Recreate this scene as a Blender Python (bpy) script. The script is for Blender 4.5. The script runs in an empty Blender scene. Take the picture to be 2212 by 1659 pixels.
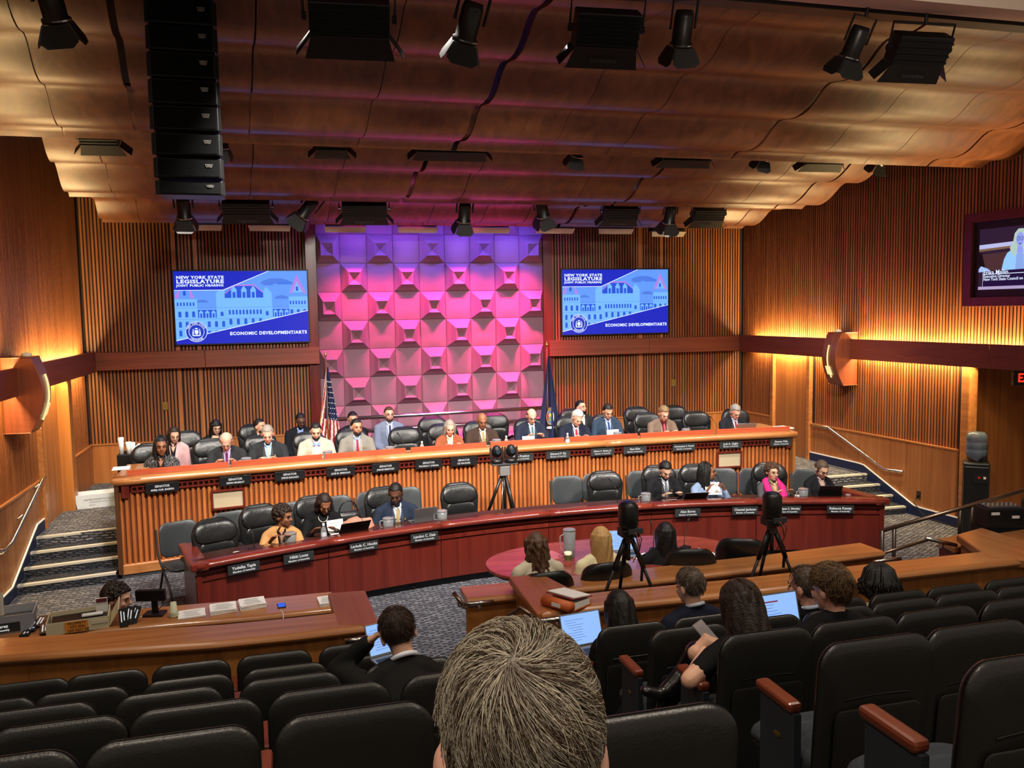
import bpy, bmesh, math, random
from mathutils import Vector as V, Matrix as MX, noise
from mathutils.bvhtree import BVHTree
random.seed(7)
sc = bpy.context.scene
COL = sc.collection
R = math.radians
PI = math.pi
# ------------------------------------------------------------------ camera (room frame: x along the back wall, y towards it, z up)
FPX, EYE = 1824.0, V((0, 0, 3.33))
_p, _r, _y = R(4.99), R(0.962), R(15.0)
FW = V((math.sin(_y) * math.cos(_p), math.cos(_y) * math.cos(_p), -math.sin(_p)))
_rt = V((math.cos(_y), -math.sin(_y), 0)); _up = _rt.cross(FW)
RT = _rt * math.cos(_r) - _up * math.sin(_r); UP = _up * math.cos(_r) + _rt * math.sin(_r)
cam = bpy.data.objects.new('camera', bpy.data.cameras.new('camera')); COL.objects.link(cam)
cam.matrix_world = MX(((RT.x, UP.x, -FW.x, 0), (RT.y, UP.y, -FW.y, 0), (RT.z, UP.z, -FW.z, EYE.z), (0, 0, 0, 1)))
cam.data.sensor_width = 36; cam.data.lens = FPX * 36 / 2212; cam.data.clip_start = .05
sc.camera = cam
def at(px, py, z=None, Y=None, X=None):
    """the point of the room seen at a pixel of the photograph, on a plane z=, y= or x="""
    d = FW + RT * ((px - 1106) / FPX) - UP * ((py - 829.5) / FPX)
    t = (z - EYE.z) / d.z if z is not None else (Y / d.y if Y is not None else X / d.x)
    return EYE + d * t
# ------------------------------------------------------------------ world, exposure
w = bpy.data.worlds.new('world'); sc.world = w; w.use_nodes = True
w.node_tree.nodes['Background'].inputs[0].default_value = (1.0, .82, .66, 1)
w.node_tree.nodes['Background'].inputs[1].default_value = .24
sc.view_settings.view_transform = 'Standard'; sc.view_settings.look = 'None'
sc.view_settings.exposure = 0.18; sc.view_settings.gamma = 1
sc.view_settings.use_curve_mapping = False
try:
    sc.cycles.use_denoising = True; sc.cycles.max_bounces = 6; sc.cycles.glossy_bounces = 3
    sc.cycles.transmission_bounces = 6; sc.cycles.sample_clamp_indirect = 4
except Exception: pass
# ------------------------------------------------------------------ lamps of the room and added fill spots
def light(kind, name, loc, to, power, color, size=.3, size_y=None, spot=60, blend=.6, spread=180):
    d = bpy.data.lights.new(name, kind); d.energy = power; d.color = color
    if kind == 'AREA':
        d.shape = 'RECTANGLE'; d.size = size; d.size_y = size_y or size; d.spread = R(spread)
    elif kind == 'SPOT':
        d.spot_size = R(spot); d.spot_blend = blend; d.shadow_soft_size = size
    else: d.shadow_soft_size = size
    o = bpy.data.objects.new(name, d); COL.objects.link(o); o.location = loc
    q = (V(to) - V(loc)).to_track_quat('-Z', 'X' if kind == 'AREA' else 'Y'); o.rotation_euler = q.to_euler()
    if kind == 'AREA':
        q = (V(to) - V(loc)).to_track_quat('-Z', 'Y'); o.rotation_euler = q.to_euler()
    return o
WARM, KEY = (1, .72, .42), (1, .93, .84)
# key lights from the soft boxes and spots under the ceiling onto the two curved desks
for x, w_ in ((.45, 100), (2.45, 90), (5.4, 105)):
    light('AREA', 'soft_box_light', (x, 6.45, 5.42), (x * 1.05, 11.6, 1.0), w_, KEY, .5, .2, spread=85)
for x, tx, w_ in ((1.3, -1.8, 200), (3.0, 3.4, 120), (4.7, 7.6, 190)):
    light('SPOT', 'track_spot_light', (x, 6.5, 5.45), (tx, 11.6, 1.1), w_, KEY, .08, spot=46)
for x in (-1.2, 1.0, 3.2, 5.4, 7.8):
    light('AREA', 'second_row_light', (x, 10.5, 4.95), (x, 12.7, .8), 34, KEY, .4, .15, spread=80)
for x, w_ in ((-1.4, 12), (1.2, 3), (3.4, 3), (6.0, 12)):
    light('AREA', 'third_row_light', (x, 12.95, 4.52), (x, 14.2, .6), w_, KEY, .4, .15, spread=80)
# coloured wall washers over the draped panel
for x in (1.25, 2.2, 3.25, 4.25):
    light('AREA', 'violet_wash_light', (x, 14.95, 4.86), (x, 15.55, 3.7), 22, (.16, .10, 1.0), .45, .1)
    light('AREA', 'pink_wash_light', (x, 14.78, 4.80), (x, 15.72, 1.7), 70, (1.0, .05, .26), .4, .12, spread=70)
# strip lights above and below the timber band on the side walls
for (x, y0, y1, s) in [(9.18 + (15.7 - m_) * .075 - .085, m_ + .65, m_ - .65, 1) for m_ in (14.55, 13.45, 11.65, 10.35, 9.05, 7.75)] + [(-3.16, 15.2, 12.0, 1), (-3.16, 11.1, 8.2, 1)]:
    L_ = abs(y1 - y0)
    for zz, up_, pw in ((2.66, 1, 44.0), (2.50, -1, 34.0)):
        d = bpy.data.lights.new('band_strip_light', 'AREA'); d.shape = 'RECTANGLE'; d.size = .05; d.size_y = L_
        d.energy = pw * L_ * (1 if x > 0 else .7); d.color = (1, .70, .30)
        o = bpy.data.objects.new('band_strip_light', d); COL.objects.link(o); o.location = (x, (y0 + y1) / 2, zz)
        o.rotation_euler = (0 if up_ < 0 else PI, 0, 0)
light('SPOT', 'fascia_uplight', (3.0, 2.6, 4.9), (7.0, 6.0, 5.8), 160, (1, .86, .72), .2, spot=110)  # unseen spot added to lift the fascia, not a known room lamp
light('SPOT', 'ember_uplight', (9.3, 12.2, 2.92), (9.42, 12.15, 4.0), 14, (1, .16, .05), .03, spot=50)
# added fill spots over the middle floor, the audience and the sides
for x in (-1.8, 1.3, 3.6, 6.2):
    light('SPOT', 'track_down_light', (x, 6.42, 5.5), (x * 1.05, 7.0, 0.8), 150, KEY, .12, spot=100, blend=1)  # added at the track height to brighten barriers and witness table
for x, y, w_ in ((-1.5, 4.0, 230), (1.6, 4.0, 230), (4.6, 4.2, 260), (-1.2, .2, 330), (2.4, .2, 330)):
    light('SPOT', 'audience_down_light', (x, y, 5.68 if y > 3 else 6.4), (x, y, 0), w_, (1, .86, .70), .25, spot=125, blend=1)  # unseen, added for general brightness over the seats
light('SPOT', 'audience_down_light', (7.2, 7.6, 6.3), (7.6, 9.4, 0), 240, (1, .84, .66), .25, spot=100, blend=1)
light('SPOT', 'audience_down_light', (-1.6, 8.3, 5.3), (-2.4, 11.6, 0.6), 150, (1, .84, .66), .25, spot=100, blend=1)
# ------------------------------------------------------------------ materials
MC = {}
def nodes(name):
    m = bpy.data.materials.new(name); m.use_nodes = True
    return m, m.node_tree, m.node_tree.nodes['Principled BSDF']
def rgb(h):
    h = h.lstrip('#'); c = [int(h[i:i + 2], 16) / 255 for i in (0, 2, 4)]
    return tuple(((x + .055) / 1.055) ** 2.4 if x > .04 else x / 12.92 for x in c)
def mat(name, c, rough=.5, metal=0, spec=.5, bump=0, bs=60, var=0, alpha=None, trans=0):
    if name in MC: return MC[name]
    if isinstance(c, str): c = rgb(c)
    m, nt, b = nodes(name)
    b.inputs['Base Color'].default_value = (*c, 1); b.inputs['Roughness'].default_value = rough
    b.inputs['Metallic'].default_value = metal; b.inputs['Specular IOR Level'].default_value = spec
    if trans: b.inputs['Transmission Weight'].default_value = trans; b.inputs['IOR'].default_value = 1.2
    if bump or var:
        tc = nt.nodes.new('ShaderNodeTexCoord'); n = nt.nodes.new('ShaderNodeTexNoise'); n.inputs['Scale'].default_value = bs
        nt.links.new(tc.outputs['Object'], n.inputs['Vector'])
        if bump:
            bp = nt.nodes.new('ShaderNodeBump'); bp.inputs['Strength'].default_value = bump; bp.inputs['Distance'].default_value = .01
            nt.links.new(n.outputs['Fac'], bp.inputs['Height']); nt.links.new(bp.outputs['Normal'], b.inputs['Normal'])
        if var:
            mx = nt.nodes.new('ShaderNodeMixRGB'); mx.inputs[1].default_value = (*[x * (1 - var) for x in c], 1); mx.inputs[2].default_value = (*[min(1, x * (1 + var)) for x in c], 1)
            nt.links.new(n.outputs['Fac'], mx.inputs[0]); nt.links.new(mx.outputs[0], b.inputs['Base Color'])
    MC[name] = m; return m
def emit(name, c, s=1.0):
    if name in MC: return MC[name]
    if isinstance(c, str): c = rgb(c)
    m, nt, b = nodes(name)
    b.inputs['Base Color'].default_value = (*[x * .1 for x in c], 1); b.inputs['Emission Color'].default_value = (*c, 1); b.inputs['Emission Strength'].default_value = s
    b.inputs['Roughness'].default_value = .6
    MC[name] = m; return m
def wood(name, dark, lite, axis='z', rough=.38, scale=1.0, coat=0, tone=.12):
    """timber with the grain running along one axis and a tone of its own per board"""
    if name in MC: return MC[name]
    m, nt, b = nodes(name); N = nt.nodes; L = nt.links.new
    tc = N.new('ShaderNodeTexCoord'); oi = N.new('ShaderNodeObjectInfo')
    ad = N.new('ShaderNodeVectorMath'); ad.operation = 'ADD'; L(tc.outputs['Object'], ad.inputs[0])
    sc_ = N.new('ShaderNodeVectorMath'); sc_.operation = 'SCALE'; sc_.inputs[0].default_value = (7, 3, 5); L(oi.outputs['Random'], sc_.inputs['Scale']); L(sc_.outputs[0], ad.inputs[1])
    mp = N.new('ShaderNodeMapping'); s = {'x': (.9, 22, 22), 'y': (22, .9, 22), 'z': (22, 22, .9)}[axis]
    mp.inputs['Scale'].default_value = [k * scale for k in s]; L(ad.outputs[0], mp.inputs['Vector'])
    n1 = N.new('ShaderNodeTexNoise'); n1.inputs['Scale'].default_value = 1; n1.inputs['Detail'].default_value = 4; n1.inputs['Distortion'].default_value = .7; L(mp.outputs[0], n1.inputs['Vector'])
    r = N.new('ShaderNodeValToRGB'); r.color_ramp.elements[0].color = (*rgb(dark), 1); r.color_ramp.elements[1].color = (*rgb(lite), 1)
    r.color_ramp.elements[0].position = .28; r.color_ramp.elements[1].position = .75; L(n1.outputs['Fac'], r.inputs[0])
    hs = N.new('ShaderNodeHueSaturation'); mr = N.new('ShaderNodeMapRange'); mr.inputs[3].default_value = 1 - tone; mr.inputs[4].default_value = 1 + tone
    L(oi.outputs['Random'], mr.inputs[0]); L(mr.outputs[0], hs.inputs['Value']); L(r.outputs[0], hs.inputs['Color']); L(hs.outputs[0], b.inputs['Base Color'])
    b.inputs['Roughness'].default_value = rough; b.inputs['Coat Weight'].default_value = coat; b.inputs['Coat Roughness'].default_value = .15
    MC[name] = m; return m
def carpet(name, c1, c2, sx=9, sy=26):
    m, nt, b = nodes(name); N = nt.nodes; L = nt.links.new
    tc = N.new('ShaderNodeTexCoord'); mp = N.new('ShaderNodeMapping'); mp.inputs['Scale'].default_value = (sx, sy, sy); L(tc.outputs['Object'], mp.inputs['Vector'])
    br = N.new('ShaderNodeTexBrick'); br.inputs['Scale'].default_value = 1; br.inputs['Mortar Size'].default_value = .08
    br.inputs['Color1'].default_value = (*rgb(c1), 1); br.inputs['Color2'].default_value = (*rgb(c2), 1); br.inputs['Mortar'].default_value = (*[x * .45 for x in rgb(c1)], 1)
    n = N.new('ShaderNodeTexNoise'); n.inputs['Scale'].default_value = 2.2; L(mp.outputs[0], n.inputs['Vector'])
    sp_ = N.new('ShaderNodeSeparateXYZ'); L(tc.outputs['Object'], sp_.inputs[0]); yz = N.new('ShaderNodeMath'); yz.operation = 'ADD'; L(sp_.outputs['Y'], yz.inputs[0]); L(sp_.outputs['Z'], yz.inputs[1])
    cb_ = N.new('ShaderNodeCombineXYZ'); L(sp_.outputs['X'], cb_.inputs['X']); L(yz.outputs[0], cb_.inputs['Y']); L(cb_.outputs[0], mp.inputs['Vector'])
    vm = N.new('ShaderNodeVectorMath'); vm.operation = 'MULTIPLY_ADD'; vm.inputs[1].default_value = (.5, .3, 0); L(n.outputs['Color'], vm.inputs[0]); L(mp.outputs[0], vm.inputs[2]); L(vm.outputs[0], br.inputs['Vector'])
    L(br.outputs['Color'], b.inputs['Base Color']); b.inputs['Roughness'].default_value = .95; b.inputs['Specular IOR Level'].default_value = .1
    MC[name] = m; return m
def patterned(name, c1, c2, scale, kind='check'):
    if name in MC: return MC[name]
    m, nt, b = nodes(name); N = nt.nodes; L = nt.links.new
    tc = N.new('ShaderNodeTexCoord')
    if kind == 'tweed':
        n = N.new('ShaderNodeTexVoronoi'); n.inputs['Scale'].default_value = scale; L(tc.outputs['Object'], n.inputs['Vector']); fac = n.outputs['Distance']
        r = N.new('ShaderNodeValToRGB'); r.color_ramp.elements[0].position = .22; r.color_ramp.elements[1].position = .34; L(fac, r.inputs[0])
        r.color_ramp.elements[0].color = (*rgb(c2), 1); r.color_ramp.elements[1].color = (*rgb(c1), 1); L(r.outputs[0], b.inputs['Base Color'])
    else:
        mp = N.new('ShaderNodeMapping'); L(tc.outputs['Object'], mp.inputs['Vector'])
        if kind == 'diag': mp.inputs['Rotation'].default_value = (0, R(40), 0)
        outs = []
        for d in (('X', 'Z') if kind == 'plaid' else ('X',)):
            wv = N.new('ShaderNodeTexWave'); wv.bands_direction = d; wv.inputs['Scale'].default_value = scale; L(mp.outputs[0], wv.inputs['Vector']); outs.append(wv.outputs['Fac'])
        fac = outs[0]
        if len(outs) > 1:
            mt = N.new('ShaderNodeMath'); mt.operation = 'MAXIMUM'; L(outs[0], mt.inputs[0]); L(outs[1], mt.inputs[1]); fac = mt.outputs[0]
        r = N.new('ShaderNodeValToRGB'); r.color_ramp.elements[0].position = .80 if kind != 'diag' else .45; r.color_ramp.elements[1].position = .9 if kind != 'diag' else .55
        r.color_ramp.elements[0].color = (*rgb(c1), 1); r.color_ramp.elements[1].color = (*rgb(c2), 1); L(fac, r.inputs[0]); L(r.outputs[0], b.inputs['Base Color'])
    b.inputs['Roughness'].default_value = .85; MC[name] = m; return m
W_SLAT = wood('slat_wood', '#7c4220', '#a86838', 'z', .45)
W_SLATL = wood('desk_slat_wood', '#a85a2a', '#c87a40', 'z', .4)
W_PANEL = wood('wall_panel_wood', '#94562a', '#b87840', 'z', .42, .6)
W_GAP = mat('slat_shadow_board', '#241208', .8)
W_BAND = wood('band_wood', '#743620', '#8c4a2e', 'x', .45, .7, tone=.05)
W_BANDY = wood('band_wood_side', '#70301e', '#84402a', 'y', .45, .7, tone=.05)
W_OAK = wood('counter_wood', '#9c5f30', '#bf824c', 'x', .33, .7, .3, .06)
W_OAKY = wood('counter_wood_side', '#9c5f30', '#bf824c', 'y', .28, .7, .3, .06)
W_FRONT = wood('barrier_face_wood', '#8e5526', '#b5763a', 'z', .4, .5, tone=.04)
W_RED = wood('mahogany', '#571a12', '#71281d', 'z', .32, .5, .3, .05)
W_REDN = wood('mahogany_nose', '#662219', '#823428', 'x', .25, .5, .4, .05)
W_REDT = wood('mahogany_table', '#7c3028', '#96443a', 'x', .25, .5, .3, .04)
W_CEIL = wood('ceiling_veneer', '#5e321a', '#855030', 'y', .36, .30, .0, .06)
BLACK = mat('black_paint', '#0c0c0d', .5)
BLKP = mat('black_plastic', '#151517', .38)
GREYP = mat('grey_plastic', '#3c3f42', .5)
STEEL = mat('brushed_steel', '#c9c6c0', .25, 1)
BRONZE = mat('bronze_rail', '#8a7562', .3, .9)
GOLD = mat('brass', '#c9a750', .3, .9)
PAPER = mat('paper', '#efeeea', .8)
INK = mat('ink', '#26262a', .8)
WHT = emit('lettering_white', '#f4f4f4', .55)  # print given emission so the names read brighter; nothing lit there
NAVY = mat('navy_baseboard', '#1b2644', .6)
CARPET = carpet('carpet_grey', '#5a5b64', '#9c9da6', 4.2, 7)
STEPC = carpet('carpet_steps', '#363942', '#62646e', 5, 9)
CARPETD = carpet('carpet_dark', '#3c3a38', '#6a655f', 7, 14)
LEATHER = mat('black_leather', '#1a1b1c', .34, 0, .5, .25, 22)
LEATHG = mat('grey_vinyl', '#33373a', .42, 0, .5, .1, 90)
VINYL = mat('seat_vinyl', '#21201e', .36, 0, .55, .10, 120)
GLASS = mat('clear_plastic', '#dfe8ee', .08, trans=.92)
# ------------------------------------------------------------------ mesh helpers
TMP = bpy.data.scenes.new('tmp')
def ev(ob):
    TMP.collection.objects.link(ob)
    with bpy.context.temp_override(scene=TMP, view_layer=TMP.view_layers[0]): dg = bpy.context.evaluated_depsgraph_get()
    dg.update()
    me = bpy.data.meshes.new_from_object(ob.evaluated_get(dg), depsgraph=dg)
    TMP.collection.objects.unlink(ob); bpy.data.objects.remove(ob)
    return me
class B:
    def __init__(s): s.v = []; s.f = []; s.mi = []; s.cur = 0
    def add(s, vs, fs, m=None):
        k = len(s.v)
        if m is not None: vs = [m @ V(v) for v in vs]
        s.v += [tuple(v) for v in vs]; s.f += [tuple(i + k for i in f) for f in fs]; s.mi += [s.cur] * len(fs); return s
    def box(s, c, d, m=None, taper=1):
        x, y, z = [k / 2 for k in d]; t = taper
        vs = [V(c) + V(p) for p in ((-x, -y, -z), (x, -y, -z), (x, y, -z), (-x, y, -z), (-x * t, -y * t, z), (x * t, -y * t, z), (x * t, y * t, z), (-x * t, y * t, z))]
        return s.add(vs, [(0, 3, 2, 1), (4, 5, 6, 7), (0, 1, 5, 4), (1, 2, 6, 5), (2, 3, 7, 6), (3, 0, 4, 7)], m)
    def quad(s, a, b, c, d): return s.add([a, b, c, d], [(0, 1, 2, 3)])
    def poly(s, pts): return s.add(pts, [tuple(range(len(pts)))])
    def prism(s, pts, off, m=None):
        n = len(pts); off = V(off); vs = [V(p) for p in pts] + [V(p) + off for p in pts]
        return s.add(vs, [tuple(range(n))[::-1], tuple(range(n, 2 * n))] + [(i, (i + 1) % n, n + (i + 1) % n, n + i) for i in range(n)], m)
    def tube(s, pts, r, n=8, m=None, flat=1, caps=True, up=None):
        """swept tube; r scalar, list or list of (rx, ry)"""
        pts = [V(p) for p in pts]; N = len(pts); rs = r if isinstance(r, (list, tuple)) else [r] * N
        vs = []; fs = []
        px = None
        for i, p in enumerate(pts):
            t = (pts[min(i + 1, N - 1)] - pts[max(i - 1, 0)]).normalized()
            if up is not None: a = V(up)
            elif px is None: a = V((0, 0, 1)) if abs(t.z) < .9 else V((1, 0, 0))
            else: a = px
            a = (a - t * a.dot(t)).normalized(); px = a; b_ = t.cross(a)
            rr = rs[i]; ra, rb = rr if isinstance(rr, (tuple, list)) else (rr, rr * flat)
            for k in range(n):
                an = 2 * PI * k / n; vs.append(p + a * (ra * math.cos(an)) + b_ * (rb * math.sin(an)))
        for i in range(N - 1):
            for k in range(n):
                k2 = (k + 1) % n; fs.append((i * n + k, i * n + k2, (i + 1) * n + k2, (i + 1) * n + k))
        if caps: fs += [tuple(range(n))[::-1], tuple(range((N - 1) * n, N * n))]
        return s.add(vs, fs, m)
    def limb(s, pts, rs, n=12, up=(1, 0, 0)):
        """closed tapered limb with rounded ends"""
        pts = [V(p) for p in pts]; rs = [(r, r) if not isinstance(r, (tuple, list)) else r for r in rs]
        d0 = (pts[0] - pts[1]).normalized(); d1 = (pts[-1] - pts[-2]).normalized(); P = []; Q = []
        for k, sc_ in ((1, .05), (.92, .4), (.6, .8)): P.append(pts[0] + d0 * min(rs[0]) * k); Q.append((rs[0][0] * sc_, rs[0][1] * sc_))
        P += pts; Q += rs
        for k, sc_ in ((.6, .8), (.92, .4), (1, .05)): P.append(pts[-1] + d1 * min(rs[-1]) * k); Q.append((rs[-1][0] * sc_, rs[-1][1] * sc_))
        u = V(up)
        if abs((pts[-1] - pts[0]).normalized().dot(u)) > .9: u = V((0, 1, 0))
        return s.tube(P, Q, n, up=u)
    def ell(s, c, r, n=14, h=10, m=None):
        vs = []; fs = []
        for j in range(h + 1):
            a = PI * j / h
            for i in range(n):
                b_ = 2 * PI * i / n; vs.append((c[0] + r[0] * math.sin(a) * math.cos(b_), c[1] + r[1] * math.sin(a) * math.sin(b_), c[2] + r[2] * math.cos(a)))
        for j in range(h):
            for i in range(n):
                i2 = (i + 1) % n; fs.append((j * n + i, (j + 1) * n + i, (j + 1) * n + i2, j * n + i2))
        return s.add(vs, fs, m)
    def lathe(s, prof, n=20, m=None, c=(0, 0, 0)):
        vs = [(c[0] + r * math.cos(2 * PI * i / n), c[1] + r * math.sin(2 * PI * i / n), c[2] + z) for r, z in prof for i in range(n)]
        fs = [(j * n + i, j * n + (i + 1) % n, (j + 1) * n + (i + 1) % n, (j + 1) * n + i) for j in range(len(prof) - 1) for i in range(n)]
        return s.add(vs, fs, m)
    def pad(s, w, h, t, r, bulge=None, n=7, rings=6, m=None, bend=None):
        """rounded cushion in the xz plane, thickness t along y, centred"""
        out = []
        for cx, cz, a0 in ((w / 2 - r, h / 2 - r, 0), (-w / 2 + r, h / 2 - r, 90), (-w / 2 + r, -h / 2 + r, 180), (w / 2 - r, -h / 2 + r, 270)):
            for i in range(n + 1):
                a = R(a0 + 90 * i / n); out.append((cx + r * math.cos(a), cz + r * math.sin(a)))
        N = len(out); S = [0.35, .7, .88, .96, .99, 1.0][:rings]; vs = []; fs = []
        for sgn in (-1, 1):
            for k in S: vs += [(x * k, sgn * t / 2 * math.sqrt(max(0, 1 - k ** 6)), z * k) for x, z in out]
        M_ = len(S)
        def ring(side, k): return (side * M_ + k) * N
        for side in (0, 1):
            for k in range(M_ - 1):
                for i in range(N):
                    j = (i + 1) % N; q = (ring(side, k) + i, ring(side, k) + j, ring(side, k + 1) + j, ring(side, k + 1) + i); fs.append(q if side == 0 else q[::-1])
            c = tuple(ring(side, 0) + i for i in range(N)); fs.append(c[::-1] if side == 0 else c)
        for i in range(N):
            j = (i + 1) % N; fs.append((ring(0, M_ - 1) + i, ring(0, M_ - 1) + j, ring(1, M_ - 1) + j, ring(1, M_ - 1) + i))
        if bend: vs = [bend(*v) for v in vs]
        return s.add(vs, fs, m)
    def mesh(s, name='mesh'):
        me = bpy.data.meshes.new(name); me.from_pydata(s.v, [], s.f)
        if any(s.mi): me.polygons.foreach_set('material_index', s.mi)
        return me
    def ob(s, name, m, parent=None, smooth=False, bevel=0, loc=None, rot=None, sub=0):
        return mk(name, s.mesh(name), m, parent, smooth, bevel, loc, rot, sub)
def mk(name, me, m, parent=None, smooth=False, bevel=0, loc=None, rot=None, sub=0):
    for k in (m if isinstance(m, (list, tuple)) else [m]): me.materials.append(k)
    if smooth: me.polygons.foreach_set('use_smooth', [True] * len(me.polygons))
    o = bpy.data.objects.new(name, me); COL.objects.link(o)
    if parent: o.parent = parent
    if loc is not None: o.location = loc
    if rot is not None: o.rotation_euler = rot
    if bevel:
        b_ = o.modifiers.new('bevel', 'BEVEL'); b_.width = bevel; b_.segments = 2; b_.limit_method = 'ANGLE'
    if sub:
        b_ = o.modifiers.new('sub', 'SUBSURF'); b_.levels = b_.render_levels = sub
    return o
def tag(o, label=None, cat=None, group=None, kind=None):
    if label: o['label'] = label
    if cat: o['category'] = cat
    if group: o['group'] = group
    if kind: o['kind'] = kind
    return o
def thing(name, label, cat, loc=(0, 0, 0), rz=0, group=None):
    o = bpy.data.objects.new(name, None); COL.objects.link(o); o.empty_display_size = .1
    o.location = loc; o.rotation_euler = (0, 0, rz); return tag(o, label, cat, group)
def struct(o): o['kind'] = 'structure'; return o
KIDS = {}
def copy_tree(o, parent=None):
    c = o.copy(); COL.objects.link(c); c.parent = parent
    for ch in list(o.children): copy_tree(ch, c)
    return c
def text(s, size, m, parent, mw, _=0, align='CENTER', bold=0, sx=1, font_sp=1, fit=None):
    cu = bpy.data.curves.new('t', 'FONT'); cu.body = s; cu.size = size; cu.align_x = align; cu.align_y = 'CENTER'; cu.offset = bold; cu.resolution_u = 2; cu.space_character = font_sp
    me = ev(bpy.data.objects.new('t', cu))
    if fit: sx = fit / (max(v.co.x for v in me.vertices) - min(v.co.x for v in me.vertices))
    me.transform(mw @ MX.Diagonal((sx, 1, 1, 1)))
    me.materials.clear(); return mk('lettering', me, m, parent)
# text plane facing -y: x right, y up -> x right, z up
FACE = MX(((1, 0, 0, 0), (0, 0, -1, 0), (0, 1, 0, 0), (0, 0, 0, 1)))
def T(x, y, z): return MX.Translation((x, y, z))
def RZ(a): return MX.Rotation(a, 4, 'Z')
def sweep(path, prof, closed=True):
    """prof: (offset along normal, z) list swept along (x,y,nx,ny) path"""
    b_ = B(); n = len(prof); vs = []
    for x, y, nx, ny in path: vs += [(x + nx * o, y + ny * o, z) for o, z in prof]
    fs = []
    for i in range(len(path) - 1):
        for k in range(n if closed else n - 1):
            k2 = (k + 1) % n; fs.append((i * n + k, (i + 1) * n + k, (i + 1) * n + k2, i * n + k2))
    if closed: fs += [tuple(range(n)), tuple(range((len(path) - 1) * n, len(path) * n))[::-1]]
    return b_.add(vs, fs)
# ================================================================== THE SETTING
YB, XL = 15.715, -3.28
def xr(y): return 9.18 + (15.7 - y) * .075        # right wall leans outwards a little
ZB0, ZB1, ZW = 2.43, 2.73, 1.14
PLAT = .48
# floors
fl = struct(B().box((3, 6, -.05), (14, 20, .1)).ob('floor', CARPET))
b_ = B()
def fU(x): return 11.777 + .1354 * x - .01544 * x * x
def fL(x): return 9.4164 + .3495 * x - .05 * x * x
xs = [-2.15 + i * (10.05 / 16) for i in range(17)]
pl = [(x, fU(x) + .16) for x in xs]
poly = [(XL, 12.15)] + [(-2.15, 12.15)] + pl[1:-1] + [(7.9, 12.15), (9.5, 12.15), (9.3, YB), (XL, YB)]
b_.prism([(x, y, 0.001) for x, y in poly], (0, 0, PLAT - .001))
tag(b_.ob('platform', CARPET), kind='structure')
# back wall
wb = struct(B().box((3.1, YB + .06, 3.2), (13.4, .1, 6.4)).ob('wall_back', W_GAP))
wl = struct(B().box((XL - .06, 9, 3.2), (.1, 15, 6.4)).ob('wall_left', W_GAP))
bw = B(); bw.prism([(xr(15.8), 15.8, 0), (xr(15.8) + .12, 15.8, 0), (xr(10.15) + .12, 10.15, 0), (xr(10.15), 10.15, 0)], (0, 0, 6.4))
bw.prism([(xr(10.15), 10.15, 2.45), (xr(10.15) + .12, 10.15, 2.45), (xr(5.5) + .12, 5.5, 2.45), (xr(5.5), 5.5, 2.45)], (0, 0, 3.95))
wr = struct(bw.ob('wall_right', W_GAP))
# slats: one shared mesh per height
SW, SD = .032, .026
def slat_mesh(h, mt):
    me = B().box((0, 0, h / 2), (SW, SD, h)).mesh('slat'); me.materials.append(mt); return me
def slat(me, wall, loc, rz=0):
    o = bpy.data.objects.new('slat', me); COL.objects.link(o); o.parent = wall; o.location = loc; o.rotation_euler = (0, 0, rz); return o
up_me = slat_mesh(2.6, W_SLAT); lo_me = slat_mesh(ZB0 - ZW, W_SLAT); SW, SD = .030, .014; up_s = slat_mesh(3.5, W_SLAT); lo_s = slat_mesh(ZB0 - ZW, W_SLAT)
P = .0565
def run(a, b): return [a + P * (i + .5) for i in range(int(abs(b - a) / P))]
boards = [at(390, 850, Y=YB).x, at(436, 850, Y=YB).x, at(1382, 850, Y=YB).x, at(1428, 850, Y=YB).x]
for x in run(XL + .02, .56) + run(4.98, 9.15):
    if min(abs(x - q) for q in boards) < .045: continue
    slat(up_me, wb, (x, YB - .005, ZB1)); slat(lo_me, wb, (x, YB - .005, ZW))
for q in boards:
    B().box((q, YB - .01, (ZW + 5.3) / 2), (.07, .04, 5.3 - ZW)).ob('board', W_PANEL, wb)
for x0, x1 in ((XL, .6), (4.93, 9.2)):
    B().box(((x0 + x1) / 2, YB - .012, ZW / 2), (x1 - x0, .04, ZW)).ob('wainscot_panel', W_PANEL, wb)
    B().box(((x0 + x1) / 2, YB - .02, ZW + .012), (x1 - x0, .06, .025)).ob('wainscot_cap', W_OAK, wb)
# dark red frame posts beside the draped panel
XP0, XP1 = at(687, 700, Y=YB).x, at(1172, 700, Y=YB).x
for i, q in enumerate((XP0 - .09, XP1 + .09)):
    struct(B().box((q, YB - .04, 2.9), (.18, .12, 5.0)).ob('trim_%d' % (i + 1), W_RED))
# timber band round the room
bx0 = at(690, 760, Y=YB - .2).x; bx1 = at(1188, 745, Y=YB - .2).x
def band(name, pts, th, parent_label, mt):
    return struct(B().prism(pts, (0, 0, ZB1 - ZB0)).ob(name, mt, bevel=.006))
band('trim_3', [(XL + .02, YB, ZB0), (XL + .02, YB - .2, ZB0), (-1.35, YB - .2, ZB0), (-1.35, YB, ZB0)], 0, '', W_BAND)
band('trim_4', [(-1.345, YB, ZB0), (-1.345, YB - .2, ZB0), (bx0, YB - .2, ZB0), (bx0, YB, ZB0)], 0, '', W_BAND)
band('trim_5', [(bx1, YB, ZB0), (bx1, YB - .2, ZB0), (7.0, YB - .2, ZB0), (7.0, YB, ZB0)], 0, '', W_BAND)
band('trim_6', [(7.005, YB, ZB0), (7.005, YB - .2, ZB0), (xr(YB - .2) - .02, YB - .2, ZB0), (9.2, YB, ZB0)], 0, '', W_BAND)
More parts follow.
